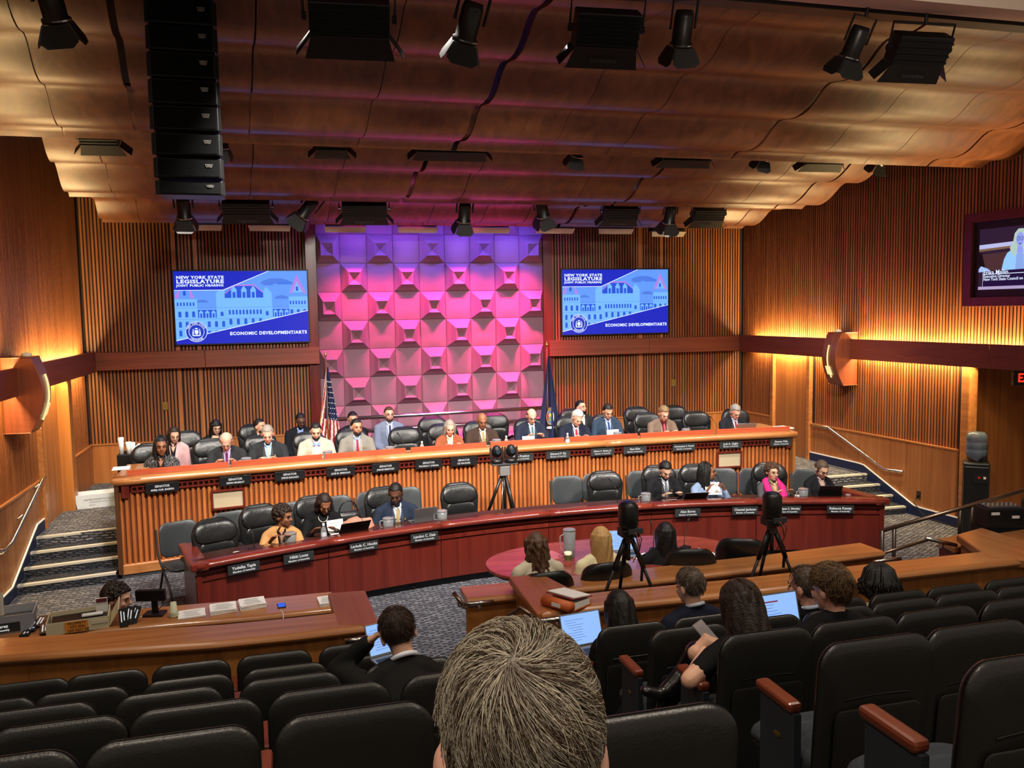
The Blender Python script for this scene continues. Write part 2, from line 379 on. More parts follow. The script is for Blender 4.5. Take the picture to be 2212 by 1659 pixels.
# side bands stand clear of the wall so that the strip lights wash it
def sband(name, y0, y1, side):
    f = (lambda y: xr(y)) if side > 0 else (lambda y: XL)
    o1, o2 = -.20 * side, -.16 * side
    struct(B().prism([(f(y0) + o1, y0, ZB0 - .02), (f(y0) + o2, y0, ZB0 - .02), (f(y1) + o2, y1, ZB0 - .02), (f(y1) + o1, y1, ZB0 - .02)][::side], (0, 0, ZB1 - ZB0 + .04)).ob(name, W_BANDY, bevel=.005))
    struct(B().prism([(f(y0) + o2, y0, ZB0 + .13), (f(y0), y0, ZB0 + .13), (f(y1), y1, ZB0 + .13), (f(y1) + o2, y1, ZB0 + .13)][::side], (0, 0, .03)).ob(name.replace('trim', 'trim') + '1', W_BANDY))
sband('trim_7', YB - .22, 12.75, 1); sband('trim_8', 12.35, 9.6, 1); sband('trim_9', 9.59, 6.2, 1)
sband('trim_10', YB - .22, 11.9, -1); sband('trim_11', 11.35, 8.0, -1)
# side wall slats
DR0, DR1 = 14.62, 13.55            # door recess in the right wall
ys = [7.3 + P * i for i in range(int(8.42 / P))]
ang = math.atan(.075)
for y in ys:
    slat(up_s, wr, (xr(y) - .005, y, ZB1 + .0), PI / 2 + ang)
    if y > 10.25 and not (DR1 - .12 < y < DR0 + .1): slat(lo_s, wr, (xr(y) - .005, y, ZW), PI / 2 + ang)
for y in [8.0 + P * i for i in range(int(7.6 / P))]:
    slat(up_s, wl, (XL + .005, y, ZB1), PI / 2)
    if y < 12.55 or y > 13.75: slat(lo_s, wl, (XL + .005, y, ZW), PI / 2)
# side wainscot: plain boards with joints
def wains(wall, f, side, y0, y1, n):
    for i in range(n):
        a = y0 + (y1 - y0) * i / n + .003; c = y0 + (y1 - y0) * (i + 1) / n - .003
        B().prism([(f(a) - .03 * side, a, 0), (f(a), a, 0), (f(c), c, 0), (f(c) - .03 * side, c, 0)][::side], (0, 0, ZW)).ob('panel', W_PANEL, wall)
    B().prism([(f(y0) - .05 * side, y0, ZW), (f(y0), y0, ZW), (f(y1), y1, ZW), (f(y1) - .05 * side, y1, ZW)][::side], (0, 0, .025)).ob('wainscot_cap', W_OAKY, wall)
wains(wr, xr, 1, DR0, YB, 1); wains(wr, xr, 1, 10.25, DR1, 5)
wains(wl, lambda y: XL, -1, 8.0, 12.5, 6); wains(wl, lambda y: XL, -1, 13.8, YB, 2)
# doors in the side walls
d1 = struct(B().prism([(xr(DR1) - .012, DR1, PLAT), (xr(DR1), DR1, PLAT), (xr(DR0), DR0, PLAT), (xr(DR0) - .012, DR0, PLAT)], (0, 0, ZB0 - PLAT)).ob('door_1', W_PANEL))
for y in (DR0, DR1):
    B().box((xr(y) - .03, y, (PLAT + ZB0) / 2), (.09, .09, ZB0 - PLAT)).ob('door_jamb', W_OAKY, d1)
d2 = struct(B().box((XL + .012, 13.15, (PLAT + ZB0) / 2), (.03, 1.1, ZB0 - PLAT)).ob('door_2', W_PANEL))
B().box((XL + .09, 13.68, (PLAT + ZB0) / 2), (.2, .2, ZB0 - PLAT)).ob('door_jamb', W_FRONT, d2)
B().box((XL + .04, 12.55, (PLAT + ZB0) / 2), (.08, .06, ZB0 - PLAT)).ob('door_jamb', W_OAKY, d2)
# corridor opening at the far right: jamb, dark lobby behind, lit soffit edge
cx = xr(10.15)
o1 = struct(B().box((cx + .03, 10.12, 1.22), (.16, .16, 2.44)).ob('trim_12', W_OAKY, bevel=.02))
o2 = struct(B().box((cx + 1.7, 9.05, 1.25), (.1, 7.0, 2.6)).ob('wall_lobby', W_PANEL))
struct(B().box((cx + .9, 10.55, 1.25), (1.6, .1, 2.6)).ob('wall_lobby_end', W_PANEL))
struct(B().box((cx + .85, 8.3, 2.52), (1.7, 4.4, .06)).ob('ceiling_lobby', W_GAP))
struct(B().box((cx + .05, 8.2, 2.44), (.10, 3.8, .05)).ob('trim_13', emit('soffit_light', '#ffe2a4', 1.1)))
# baseboards: navy with a light cap following the steps
def baseb(name, f, side, top, y0, y1, n):
    bb = B(); cc = B(); o1, o2 = -.035 * side, -.05 * side
    for i in range(n):
        a = y0 + (y1 - y0) * i / n; c = y0 + (y1 - y0) * (i + 1) / n; za, zc = top(a), top(c)
        bb.add([(f(a) + o1, a, za - .4), (f(c) + o1, c, zc - .4), (f(c) + o1, c, zc), (f(a) + o1, a, za), (f(a) + o2, a, za - .4), (f(c) + o2, c, zc - .4), (f(c) + o2, c, zc), (f(a) + o2, a, za)],
               [(0, 1, 2, 3), (7, 6, 5, 4), (3, 2, 6, 7), (0, 3, 7, 4), (1, 5, 6, 2)])
        cc.add([(f(a) + o1, a, za), (f(c) + o1, c, zc), (f(c) + o1, c, zc + .016), (f(a) + o1, a, za + .016), (f(a) + o2 * 1.1, a, za), (f(c) + o2 * 1.1, c, zc), (f(c) + o2 * 1.1, c, zc + .016), (f(a) + o2 * 1.1, a, za + .016)],
               [(0, 1, 2, 3), (7, 6, 5, 4), (3, 2, 6, 7), (0, 3, 7, 4), (1, 5, 6, 2), (0, 4, 5, 1)])
    o = struct(bb.ob(name, NAVY)); cc.ob('baseboard_cap', PAPER, o); return o
def steptop(y): return .14 + PLAT * min(1, max(0, (y - 11.0) / 1.15))
baseb('baseboard_right', xr, 1, steptop, 10.2, 13.5, 24); baseb('baseboard_left', lambda y: XL, -1, steptop, 8.5, 12.5, 24)
# steps, each a tread with a light nosing
def steps(name, x0, x1, slope):
    root = struct(B().box(((x0 + x1) / 2, 11.9, .02), (x1 - x0, .5, .03)).ob(name, CARPET))
    for k in range(4):
        y = 11.16 + .30 * k; z = .12 * (k + 1)
        pts = [(x0, y), (x1, y + slope), (x1, 12.6), (x0, 12.6)]
        B().prism([(a, c, z - .12 if k else .002) for a, c in pts], (0, 0, .118)).ob('step', STEPC if k < 3 else CARPET, root)
        B().prism([(a, c - .006, z - .025) for a, c in pts[:2]] + [(x1, y + slope + .06, z - .025), (x0, y + .06, z - .025)], (0, 0, .028)).ob('nosing', mat('nosing', '#b9b5ab', .6), root)
    return root
steps('stairs_left', XL + .05, -2.17, .2); steps('stairs_right', 7.95, xr(11.6) - .05, -.02)
# audience floor: a terrace for each row of seats
ROWY = [5.85, 5.05, 4.25, 3.45, 2.65, 1.85, 1.05, -.15]
ROWT = [1.03, 1.26, 1.535, 1.81, 2.085, 2.36, 2.635, 2.9]
for i in range(1, 8):
    z = ROWT[i] - .98; y1 = ROWY[i] + .52
    struct(B().box((3, (y1 - 1.2) / 2, z / 2 + .005), (13.5, y1 + 1.2, z - .01)).ob('floor_terrace', CARPETD))
# ------------------------------------------------------------------ ceiling: three wavy timber tiers
ceil = struct(B().box((3, 9.0, 6.75), (16, 15, .1)).ob('ceiling', BLACK))
def tier(y0, y1, zf, slope, amp, per, ph, x0, x1, seams, joint=None):
    """seams: (x at far edge, gap width)"""
    sk = -.075
    def zz(y): return zf + slope * (y1 - y) + amp * (math.sin(2 * PI * (y1 - y) / per + ph) - math.sin(ph)) + amp * .12 * math.sin(4 * PI * (y1 - y) / per)
    n = max(24, int((y1 - y0) / .06)); edges = []; last = (x0, 0)
    for s_ in seams + [(x1, 0)]:
        edges.append((last[0] + last[1] / 2, s_[0] - s_[1] / 2)); last = s_
    for a, c in edges:
        bb = B(); vs = []; m_ = 2
        for i in range(n + 1):
            y = y0 + (y1 - y0) * i / n; off = sk * (y - y1)
            for x in (a, c): vs += [(x + off, y, zz(y)), (x + off, y, zz(y) + .03)]
        fs = []
        for i in range(n):
            k = i * 4; fs += [(k, k + 2, k + 6, k + 4), (k + 1, k + 5, k + 7, k + 3), (k, k + 4, k + 5, k + 1), (k + 2, k + 3, k + 7, k + 6)]
        k = n * 4; fs += [(k, k + 2, k + 3, k + 1), (0, 1, 3, 2)]
        nv = len(vs); bb.add(vs, fs[:0]); bot = [f for f in fs if f[0] % 4 == 0 and f[2] % 4 == 2]
        bb.f = []; bb.mi = []; bb.v = []
        lo_ = [vs[i * 4 + k] for i in range(n + 1) for k in (0, 2)]; bb.add(lo_, [(2 * i, 2 * i + 1, 2 * i + 3, 2 * i + 2) for i in range(n)])
        hi_ = [vs[i * 4 + k] for i in range(n + 1) for k in (1, 3)]; bb.add(hi_, [(2 * i, 2 * i + 2, 2 * i + 3, 2 * i + 1) for i in range(n)])
        for q_ in fs:
            if not (all(a % 4 in (0, 2) for a in q_) or all(a % 4 in (1, 3) for a in q_)): bb.add([vs[a] for a in q_], [(0, 1, 2, 3)])
        o = bb.ob('ceiling_panel', W_CEIL, ceil)
        for pg in o.data.polygons: pg.use_smooth = abs(pg.normal.z) > .3
def edge_x(pxs, y, z):
    out = []
    for px, g in pxs:
        lo, hi = -8.0, 14.0
        for _ in range(40):
            mid = (lo + hi) / 2; d = V((mid, y, z)) - EYE; u = 1106 + FPX * d.dot(RT) / d.dot(FW)
            if u < px: lo = mid
            else: hi = mid
        out.append((lo, g))
    return out
g1 = edge_x([(140, .012), (303, .06), (535, .016), (772, .010), (980, .065), (1165, .006), (1308, .010), (1577, .04), (1725, .008), (1865, .008), (2003, .03)], 10.0, 5.22)
tier(5.6, 10.0, 5.22, .25, .058, .85, .6, -4.3, edge_x([(2142, 0)], 10, 5.22)[0][0], g1)
g2 = edge_x([(250, .010), (538, .012), (712, .008), (866, .06), (976, .01), (1215, .006), (1322, .05), (1480, .008), (1562, .01), (1672, .035)], 12.6, 4.94)
tier(9.4, 12.6, 4.94, .25, .062, .9, .9, edge_x([(150, 0)], 12.6, 4.94)[0][0], edge_x([(1732, 0)], 12.6, 4.94)[0][0], g2)
g3 = edge_x([(305, .008), (560, .008), (700, .008), (912, .01), (1022, .01), (1112, .01), (1205, .06), (1400, .01), (1560, .02)], 14.6, 4.81)
tier(12.2, 14.6, 4.81, .25, .05, .8, .9, edge_x([(222, 0)], 14.6, 4.81)[0][0], edge_x([(1603, 0)], 14.6, 4.81)[0][0], g3)
# lighting track and pale fascia nearer the camera
struct(B().box((4.0, 6.32, 5.80), (17, .16, .10)).ob('trim_14', BLACK))
fa = mat('fascia_paint', '#d8c4b4', .8)
struct(B().prism([(-5, 6.18, 5.76), (-5, 5.55, 5.60), (-5, 5.55, 5.9), (-5, 6.18, 5.9)], (17.5, 0, 0)).ob('trim_15', fa))
struct(B().box((4, 4.4, 5.80), (17.5, 2.2, .1)).ob('ceiling_front', mat('ceiling_cream', '#d8cdb8', .8)))
# ------------------------------------------------------------------ draped fabric panel
VELV = mat('mauve_velvet', '#94707e', .9, 0, .2, .15, 40, .08)
dp = thing('draped_wall_panel', 'tall quilted fabric wall panel of raised pyramids lit pink and violet', 'wall panel', (0, YB - .03, 0))
CW, CH, X0, Z0 = .4795, .5196, 1.0188, 4.749
VELD = mat('panel_backing', '#6a4050', .9)
B().box(((XP0 + XP1) / 2, .02, 2.9), (XP1 - XP0, .04, 4.9)).ob('backing', VELD, dp)
def tile(x0, x1, z1, z0, bump, ccx, ccz):
    bb = B(); g = .004; x0 += g; x1 -= g; z0 += g; z1 -= g
    if not bump:
        cx, cz = (x0 + x1) / 2, (z0 + z1) / 2; vs = []; n = 6
        for j in range(n + 1):
            for i in range(n + 1):
                u, v = i / n, j / n; vs.append((x0 + (x1 - x0) * u, -.012 - .035 * (16 * u * (1 - u) * v * (1 - v)) ** .5, z0 + (z1 - z0) * v))
        bb.add(vs, [(j * (n + 1) + i, j * (n + 1) + i + 1, (j + 1) * (n + 1) + i + 1, (j + 1) * (n + 1) + i) for j in range(n) for i in range(n)])
        o = bb.ob('tile', VELV, dp, True)
        o.data.polygons.foreach_set('use_smooth', [True] * len(o.data.polygons)); return
    cx, cz = (x0 + x1) / 2, (z0 + z1) / 2; D = .23; k = .44; cx, cz = ccx, ccz; dz = -.02
    wx, wz = CW / 2, CH / 2
    def cl(x): return min(max(x, x0), x1)
    jit = random.uniform(-.015, .015)
    o_ = [(x0, -.012, z0), (x1, -.012, z0), (x1, -.012, z1), (x0, -.012, z1)]
    fcx = cx + jit
    i_ = [(cl(fcx - wx * k), -D, cz - wz * k + dz), (cl(fcx + wx * k), -D, cz - wz * k + dz), (cl(fcx + wx * k), -D, cz + wz * k * .95 + dz), (cl(fcx - wx * k), -D, cz + wz * k * .95 + dz)]
    c_ = (fcx, -D + .13, cz + dz - .01)
    def mix(p, q, t): return tuple(p[i] + (q[i] - p[i]) * t for i in range(3))
    m_ = []
    for p, q in zip(o_, i_):
        a = mix(p, q, .5); m_.append((a[0], a[1] + .02, a[2]))
    bb.add(o_ + m_ + i_ + [c_], [(0, 1, 5, 4), (1, 2, 6, 5), (2, 3, 7, 6), (3, 0, 4, 7), (4, 5, 9, 8), (5, 6, 10, 9), (6, 7, 11, 10), (7, 4, 8, 11), (8, 9, 12), (9, 10, 12), (10, 11, 12), (11, 8, 12)])
    bb.ob('tile', VELV, dp)
for r_ in range(-1, 9):
    for c_ in range(-1, 8):
        x0 = X0 + c_ * CW; x1 = x0 + CW
        z1 = Z0 - r_ * CH; z0 = z1 - CH
        tile(max(x0, XP0 + .005), min(x1, XP1), z1, max(z0, .5), (r_ + c_) % 2 == 1, (2 * X0 + (2 * c_ + 1) * CW) / 2, z1 - CH / 2)
# guard rail in front of the panel
gr = thing('guard_rail', 'pair of polished steel tubes running across the foot of the draped panel', 'rail', (0, 0, 0))
pA, pB = at(690, 908, Y=14.95), at(1185, 880, Y=14.95)
def lerp(a, b, t): return a + (b - a) * t
B().tube([pA, pB], .035, 12).ob('rail_tube', STEEL, gr, True)
B().tube([pA - V((0, 0, .23)), pB - V((0, 0, .23))], .03, 12).ob('rail_tube', STEEL, gr, True)
for t in (.02, .5, .98):
    q = lerp(pA, pB, t); B().tube([(q.x, q.y + .03, PLAT), (q.x, q.y + .03, q.z)], .02, 8).ob('post', STEEL, gr, True)
# ================================================================== DESKS
def path(f, x0, x1, n):
    out = []
    for i in range(n + 1):
        x = x0 + (x1 - x0) * i / n; d = (f(x + .01) - f(x - .01)) / .02; l = math.hypot(d, 1); out.append((x, f(x), d / l, -1 / l))
    return out
def along(f, x, off=0):
    d = (f(x + .01) - f(x - .01)) / .02; l = math.hypot(d, 1); return x + off * d / l, f(x) - off / l, math.atan(d)
U0, U1, L0, L1 = -2.15, 7.92, -.97, 7.50
NOSE = [(-.14, 1.20), (-.02, 1.195), (.03, 1.215), (.05, 1.25), (.035, 1.285), (-.01, 1.303), (-.14, 1.305)]
ud = thing('upper_dais', 'long curved honey wood upper desk with vertical slats on its front', 'desk', (0, 0, 0))
for a, c in ((U0, 1.2), (1.202, 4.7), (4.702, U1)):
    sweep(path(fU, a, c, 12), NOSE).ob('counter_nose', W_OAK, ud, True)
sweep(path(fU, U0 + .02, U1 - .02, 30), [(-.14, 1.20), (-.14, 1.235), (-.74, 1.235), (-.74, 1.20)]).ob('desk_top', W_OAK, ud)
sweep(path(fU, U0 + .03, U1 - .03, 30), [(-.10, 0.0), (-.085, 0.0), (-.085, 1.20), (-.10, 1.20)]).ob('backing_board', mat('desk_backing', '#7a3f1c', .6), ud)
sweep(path(fU, U0 + .02, U1 - .02, 30), [(-.09, .05), (-.03, .05), (-.03, .16), (-.05, .175), (-.09, .175)]).ob('base_board', W_OAK, ud)
sweep(path(fU, U0 + .04, U1 - .04, 30), [(-.10, 0.0), (-.05, 0.0), (-.05, .05), (-.10, .05)]).ob('plinth', GREYP, ud)
for z in (1.10, 1.165):
    sweep(path(fU, U0 + .2, U1 - .16, 30), [(-.055, z), (-.015, z), (-.015, z + .022), (-.055, z + .022)]).ob('dentil_rail', W_RED, ud)
sm = B().tube([(0, 0, 0), (0, 0, .94)], .0225, 8, flat=.9).mesh('slat'); sm.materials.append(W_SLATL)
dm = B().box((0, 0, 0), (.022, .03, .045)).mesh('dentil'); dm.materials.append(W_RED)
x = U0 + .07
while x < U1 - .05:
    px_, py_, a_ = along(fU, x, -.065)
    o = bpy.data.objects.new('slat', sm); COL.objects.link(o); o.parent = ud; o.location = (px_, py_, .17); o.rotation_euler = (0, 0, a_)
    if U0 + .2 < x < U1 - .2:
        px_, py_, a_ = along(fU, x, -.036); o = bpy.data.objects.new('dentil', dm); COL.objects.link(o); o.parent = ud; o.location = (px_, py_, 1.142); o.rotation_euler = (0, 0, a_)
    x += .0655
for x in (U0 + .13, U1 - .12):
    px_, py_, a_ = along(fU, x, -.02); B().box((0, 0, 0), (.09, .05, .16)).ob('end_block', W_RED, ud, loc=(px_, py_, 1.125), rot=(0, 0, a_))
for a, c in ((293, 499), (506, 698), (704, 879), (890, 1056), (1065, 1226), (1231, 1385), (1391, 1546), (1552, 1702)):
    xa, xc = [min(edge_x([(q, 0)], 12.05, 1.33)[0][0], U1) for q in (a, c)]
    sweep(path(fU, xa, xc, 6), [(-.155, 1.22), (-.13, 1.22), (-.13, 1.365), (-.155, 1.37)]).ob('privacy_strip', wood('privacy_red', '#a24428', '#b85838', 'x', .35, .5), ud)
# ends of the upper desk
for sgn, X in ((-1, U0), (1, U1)):
    yb = fU(X)
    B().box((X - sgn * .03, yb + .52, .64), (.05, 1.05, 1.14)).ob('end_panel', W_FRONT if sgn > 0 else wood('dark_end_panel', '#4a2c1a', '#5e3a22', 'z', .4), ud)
    B().prism([(X + sgn * .02 - sgn * q, y, 1.24) for q, y in ((0, yb - .03), (.34, yb + .02), (.34, yb + 1.1), (0, yb + 1.1))][::int(-sgn) or 1], (0, 0, .06)).ob('end_top', W_OAKY, ud, bevel=.012)
# lower dais
ld = thing('lower_dais', 'long curved dark mahogany lower desk with plain panels', 'desk', (0, 0, 0))
joints = [L0] + [at(q, 1150, Y=9.6).x for q in ()] + [edge_x([(q, 0)], y, .6)[0][0] for q, y in ((712, 9.5), (957, 9.8), (1188, 10), (1413, 9.9), (1638, 9.7))] + [L1]
for i in range(6):
    a, c = joints[i] + .004, joints[i + 1] - .004
    sweep(path(fL, a, c, 8), [(-.13, .715), (-.01, .712), (.035, .728), (.05, .756), (.035, .785), (-.01, .798), (-.13, .80)]).ob('counter_nose', W_REDN, ld, True)
    sweep(path(fL, a, c, 8), [(-.06, .10), (-.035, .10), (-.035, .575), (-.06, .575)]).ob('front_panel', W_RED, ld)
    sweep(path(fL, a, c, 8), [(-.06, .585), (-.02, .585), (-.02, .625), (-.045, .63), (-.045, .66), (-.01, .665), (-.01, .69), (-.06, .71)]).ob('moulding', W_RED, ld)
sweep(path(fL, L0 + .02, L1 - .02, 30), [(-.13, .70), (-.13, .735), (-.56, .735), (-.56, .70)]).ob('desk_top', mat('desk_felt', '#3a1c16', .45), ld)
sweep(path(fL, L0 + .05, L1 - .05, 30), [(-.12, 0), (-.10, 0), (-.10, .71), (-.12, .71)]).ob('plinth', BLACK, ld)
for sgn, X in ((-1, L0), (1, L1)):
    yb = fL(X); dx = -.22 if sgn < 0 else -.1
    B().prism([(X, yb + .02, .0), (X - sgn * .05, yb + .04, 0), (X + dx - sgn * .05, yb + .86, 0), (X + dx, yb + .86, 0)][::int(-sgn)], (0, 0, .71)).ob('end_panel', W_RED, ld)
    B().prism([(X + sgn * .05, yb - .03, .71), (X - sgn * .13, yb + .0, .71), (X + dx - sgn * .13, yb + .88, .71), (X + dx + sgn * .05, yb + .88, .71)][::int(-sgn)], (0, 0, .088)).ob('end_top', W_REDN, ld, bevel=.015)
# ------------------------------------------------------------------ witness table
wt = thing('witness_table', 'oval mahogany table in the middle of the floor with papers and laptops', 'table', (3.25, 8.12, 0), R(-2))
bt = B(); rim = [(1.36 * (abs(math.cos(a)) ** .8) * (1 if math.cos(a) > 0 else -1), .70 * (abs(math.sin(a)) ** .9) * (1 if math.sin(a) > 0 else -1)) for a in [2 * PI * i / 48 for i in range(48)]]
bt.prism([(x, y, .705) for x, y in rim], (0, 0, .035)); bt.ob('table_top', W_REDT, wt, bevel=.008)
B().tube([(-.6, 0, 0), (-.6, 0, .71)], .09, 14).ob('pedestal', BLACK, wt); B().tube([(.6, 0, 0), (.6, 0, .71)], .09, 14).ob('pedestal', BLACK, wt)
B().prism([(x * .97, y * .97, .68) for x, y in rim], (0, 0, .026)).ob('table_edge', BLACK, wt)
# ------------------------------------------------------------------ barriers between floor and audience
def counter(root, pts, z, depth, face, name='rail_top', th=.075, mt=None):
    """moulded top along pts (x, y) with the round nose towards -y, and a face below"""
    pa = []
    for i, (x, y) in enumerate(pts):
        a = pts[max(i - 1, 0)]; c = pts[min(i + 1, len(pts) - 1)]; dx, dy = c[0] - a[0], c[1] - a[1]; l = math.hypot(dx, dy); pa.append((x, y, dy / l, -dx / l))
    nose = [(-depth, z - th), (-.02, z - th), (.02, z - th * .8), (.035, z - th * .5), (.025, z - th * .2), (0, z), (-depth, z)]
    sweep(pa, nose).ob(name, mt or W_OAK, root, False, bevel=.006)
    if face is not None:
        for i in range(len(pts) - 1):
            sweep(pa[i:i + 2], [(-.05, face), (-.03, face), (-.03, z - th), (-.05, z - th)]).ob('face_panel', W_FRONT, root)
lb = thing('left_barrier', 'honey wood counter wall at left between audience seats and aisle', 'counter', (0, 0, 0))
ZL = .96
pl_ = [at(px, py, z=ZL - .03) for px, py in ((-60, 1428), (160, 1414), (464, 1394), (640, 1376), (808, 1356))]
counter(lb, [(p_.x, p_.y) for p_ in pl_], ZL, .34, 0)
# slanted return on the aisle side
A1, A2, A3, A4 = at(708, 1281, z=ZL), at(789, 1275, z=ZL), at(822, 1353, z=ZL), at(728, 1350, z=ZL)
rt_ = B().prism([(q.x, q.y, ZL - .07) for q in (A1, A4, A3, A2)], (0, 0, .07)); rt_.ob('return_top', wood('return_top_wood', '#8e5028', '#a86638', 'y', .38, .6, .1), lb, bevel=.015).location.z = .003
B().prism([(q.x, q.y, 0) for q in (lerp(A2, A1, .15), lerp(A1, A2, .3), lerp(A4, A3, .3), lerp(A3, A4, .15))], (0, 0, ZL - .075)).ob('return_panel', W_FRONT, lb)
ldk = thing('staff_desk', 'lower wooden staff counter at left holding boxes, paper stacks and a monitor', 'desk', (0, 0, 0))
ZS = .78
ps = [at(px, py, z=ZS - .03) for px, py in ((-60, 1392), (150, 1372), (380, 1350), (560, 1335), (722, 1318))]
counter(ldk, [(p_.x, p_.y) for p_ in ps], ZS, .42, .0)
rb = thing('right_barrier', 'long honey wood counter wall at right in front of the audience seats', 'counter', (0, 0, 0))
ZR = .96
pr = [at(px, py, z=ZR - .03) for px, py in ((1168, 1330), (1350, 1309), (1600, 1284), (1950, 1243), (2260, 1208))]
counter(rb, [(p_.x, p_.y) for p_ in pr], ZR, .30, 0)
A1, A2, A3, A4 = at(1099, 1246, z=ZR), at(1171, 1240, z=ZR), at(1285, 1298, z=ZR), at(1160, 1326, z=ZR)
B().prism([(q.x, q.y, ZR - .07) for q in (A1, A4, A3, A2)], (0, 0, .074)).ob('return_top', MC['return_top_wood'], rb, bevel=.015)
B().prism([(q.x, q.y, 0) for q in (lerp(A1, A2, .12), lerp(A2, A1, .3), lerp(A3, A4, .3), lerp(A4, A3, .12))], (0, 0, ZR - .075)).ob('return_panel', W_FRONT, rb)
mb = thing('middle_barrier', 'narrow honey wood ledge standing between witness table and right barrier', 'counter', (0, 0, 0))
pm = [at(px, py, z=.80) for px, py in ((1008, 1300), (1120, 1289), (1400, 1259), (1700, 1224), (1908, 1196))]
counter(mb, [(p_.x, p_.y) for p_ in pm], .83, .33, 0)
for i, (a, c) in enumerate(((1390, 1590), (1470, 1590))[:1]):
    q0, q1 = at(a, 1282, Y=pm[2].y - .05), at(c, 1262, Y=pm[2].y - .05)
    B().box(((q0.x + q1.x) / 2, pm[2].y - .02, .66), (q1.x - q0.x, .03, .05)).ob('inset_rail', W_RED, mb)
# right far barrier corner with its angled top and low wall
fb = thing('corner_barrier', 'angled wood counter corner by the rail at the right edge', 'counter', (0, 0, 0))
q = [at(px, py, z=.96) for px, py in ((2066, 1155), (2120, 1140), (2240, 1178), (2240, 1212), (2140, 1206))]
B().prism([(v.x, v.y, .885) for v in q], (0, 0, .079)).ob('corner_top', W_OAKY, fb, bevel=.012)
B().prism([(lerp(q[i], V((sum(v.x for v in q) / 5, sum(v.y for v in q) / 5, 0)), .12).x, lerp(q[i], V((sum(v.x for v in q) / 5, sum(v.y for v in q) / 5, 0)), .12).y, 0) for i in range(5)], (0, 0, .88)).ob('corner_wall', W_FRONT, fb)
q = [at(px, py, z=.82) for px, py in ((2026, 1163), (2085, 1152), (2110, 1175), (2062, 1182))]
B().prism([(v.x, v.y, .75) for v in q], (0, 0, .07)).ob('side_ledge', W_OAKY, fb, bevel=.012)
B().prism([(v.x + .02, v.y, 0) for v in q], (0, 0, .745)).ob('side_wall', W_RED, fb)
q = [at(px, py, z=.9) for px, py in ((2150, 1152), (2230, 1140), (2230, 1165), (2165, 1172))]
B().prism([(v.x, v.y, .84) for v in q], (0, 0, .06)).ob('far_ledge', W_OAKY, fb, bevel=.012)
# ------------------------------------------------------------------ nameplates
def plate(px, py, f, z, s1, s2, w_, h_, label, upper=True, group=None):
    x = edge_x([(px, 0)], f(2 + 0 * px) if False else 11.9 if upper else 9.8, z)[0][0]
    for _ in range(4): x = edge_x([(px, 0)], f(x) - .02, z)[0][0]
    gx, gy, a = along(f, x, .0 if upper else .012)
    t = thing('nameplate', label, 'nameplate', (gx, gy, z), a, group)
    B().box((0, -.008, 0), (w_, .016, h_)).ob('plate', BLKP if upper and s1 == 'SENATOR' else GREYP if False else mat('plate_grey', '#2b2d2e', .5), t, bevel=.002)
    n1 = .042 if upper else .040
    if s1 == 'SENATOR':
        text(s1, n1 * .95, WHT, t, T(0, -.018, .020) @ FACE, .0, bold=.0012); text(s2, n1 * .78, WHT, t, T(0, -.018, -.026) @ FACE, .0, bold=.0012)
    else:
        text(s1, n1 * 1.12 if len(s1) < 18 else n1 * .9, WHT, t, T(0, -.018, .016) @ FACE, 0, bold=.0012); text(s2, n1 * .70, WHT, t, T(0, -.018, -.025) @ FACE, 0, bold=.0008)
SU = [(350, 1052, 'APRIL N.M. BASKIN', 'leftmost black nameplate with white capitals on the upper desk'), (508, 1037, 'DEAN MURRAY', 'black nameplate above the left framed card on the upper desk'),
      (626, 1027, 'STEVE RHOADS', 'black nameplate third from the left end of the upper desk'), (736, 1018, 'JOSE M. SERRANO', 'black nameplate fourth from the left, below the bow tie man'),
      (833, 1010, 'JABARI BRISPORT', 'black nameplate fifth from the left, below the tall empty leather chair'), (926, 1002, "THOMAS F. O'MARA", 'black nameplate sixth from the left on the upper desk'),
      (1002, 996, 'LIZ KRUEGER', 'black nameplate just left of the twin cameras')]
for px, py, s_, l_ in SU: plate(px, py, fU, 1.135, 'SENATOR', s_, .40, .125, l_)
SA = [(1126, 'Gary Pretlow', 'grey nameplate half hidden by the twin cameras'), (1206, 'Edward P. Ra', 'grey nameplate first right of the twin cameras, fully visible'), (1302, 'Albert A. Stirpe, Jr.', 'grey nameplate below the white haired man in navy'),
      (1372, 'Ron Kim', 'grey nameplate below the gap beside the taupe jacket man'), (1478, 'Christopher S. Friend', 'grey nameplate with the longest name on the upper desk'), (1579, 'Jodi A. Giglio', 'grey nameplate above the right framed card on the upper desk'), (1688, 'Steven Otis', 'rightmost grey nameplate on the upper desk')]
for px, s_, l_ in SA: plate(px, 980, fU, 1.135, s_, 'Member of Assembly', .38, .115, l_)
SL = [(525, 'Yudelka Tapia', 'leftmost grey nameplate on the mahogany lower desk'), (644, 'Nikki Lucas', 'grey nameplate below the tan blazer woman'), (785, 'Larinda C. Hooks', 'grey nameplate below the woman in black'), (916, 'Landon C. Dais', 'grey nameplate below the navy suit man on the lower desk'),
      (1486, 'Alex Bores', 'grey nameplate right of the left tripod camera on the lower desk'), (1610, 'Chantel Jackson', 'grey nameplate just left of the right tripod camera'), (1703, 'MaryJane C. Shimsky', 'grey nameplate half hidden behind the right tripod camera'), (1816, 'Rebecca Kassay', 'rightmost grey nameplate on the mahogany lower desk')]
for px, s_, l_ in SL: plate(px, 1180, fL, .655, s_, 'Member of Assembly', .345, .105, l_, False)
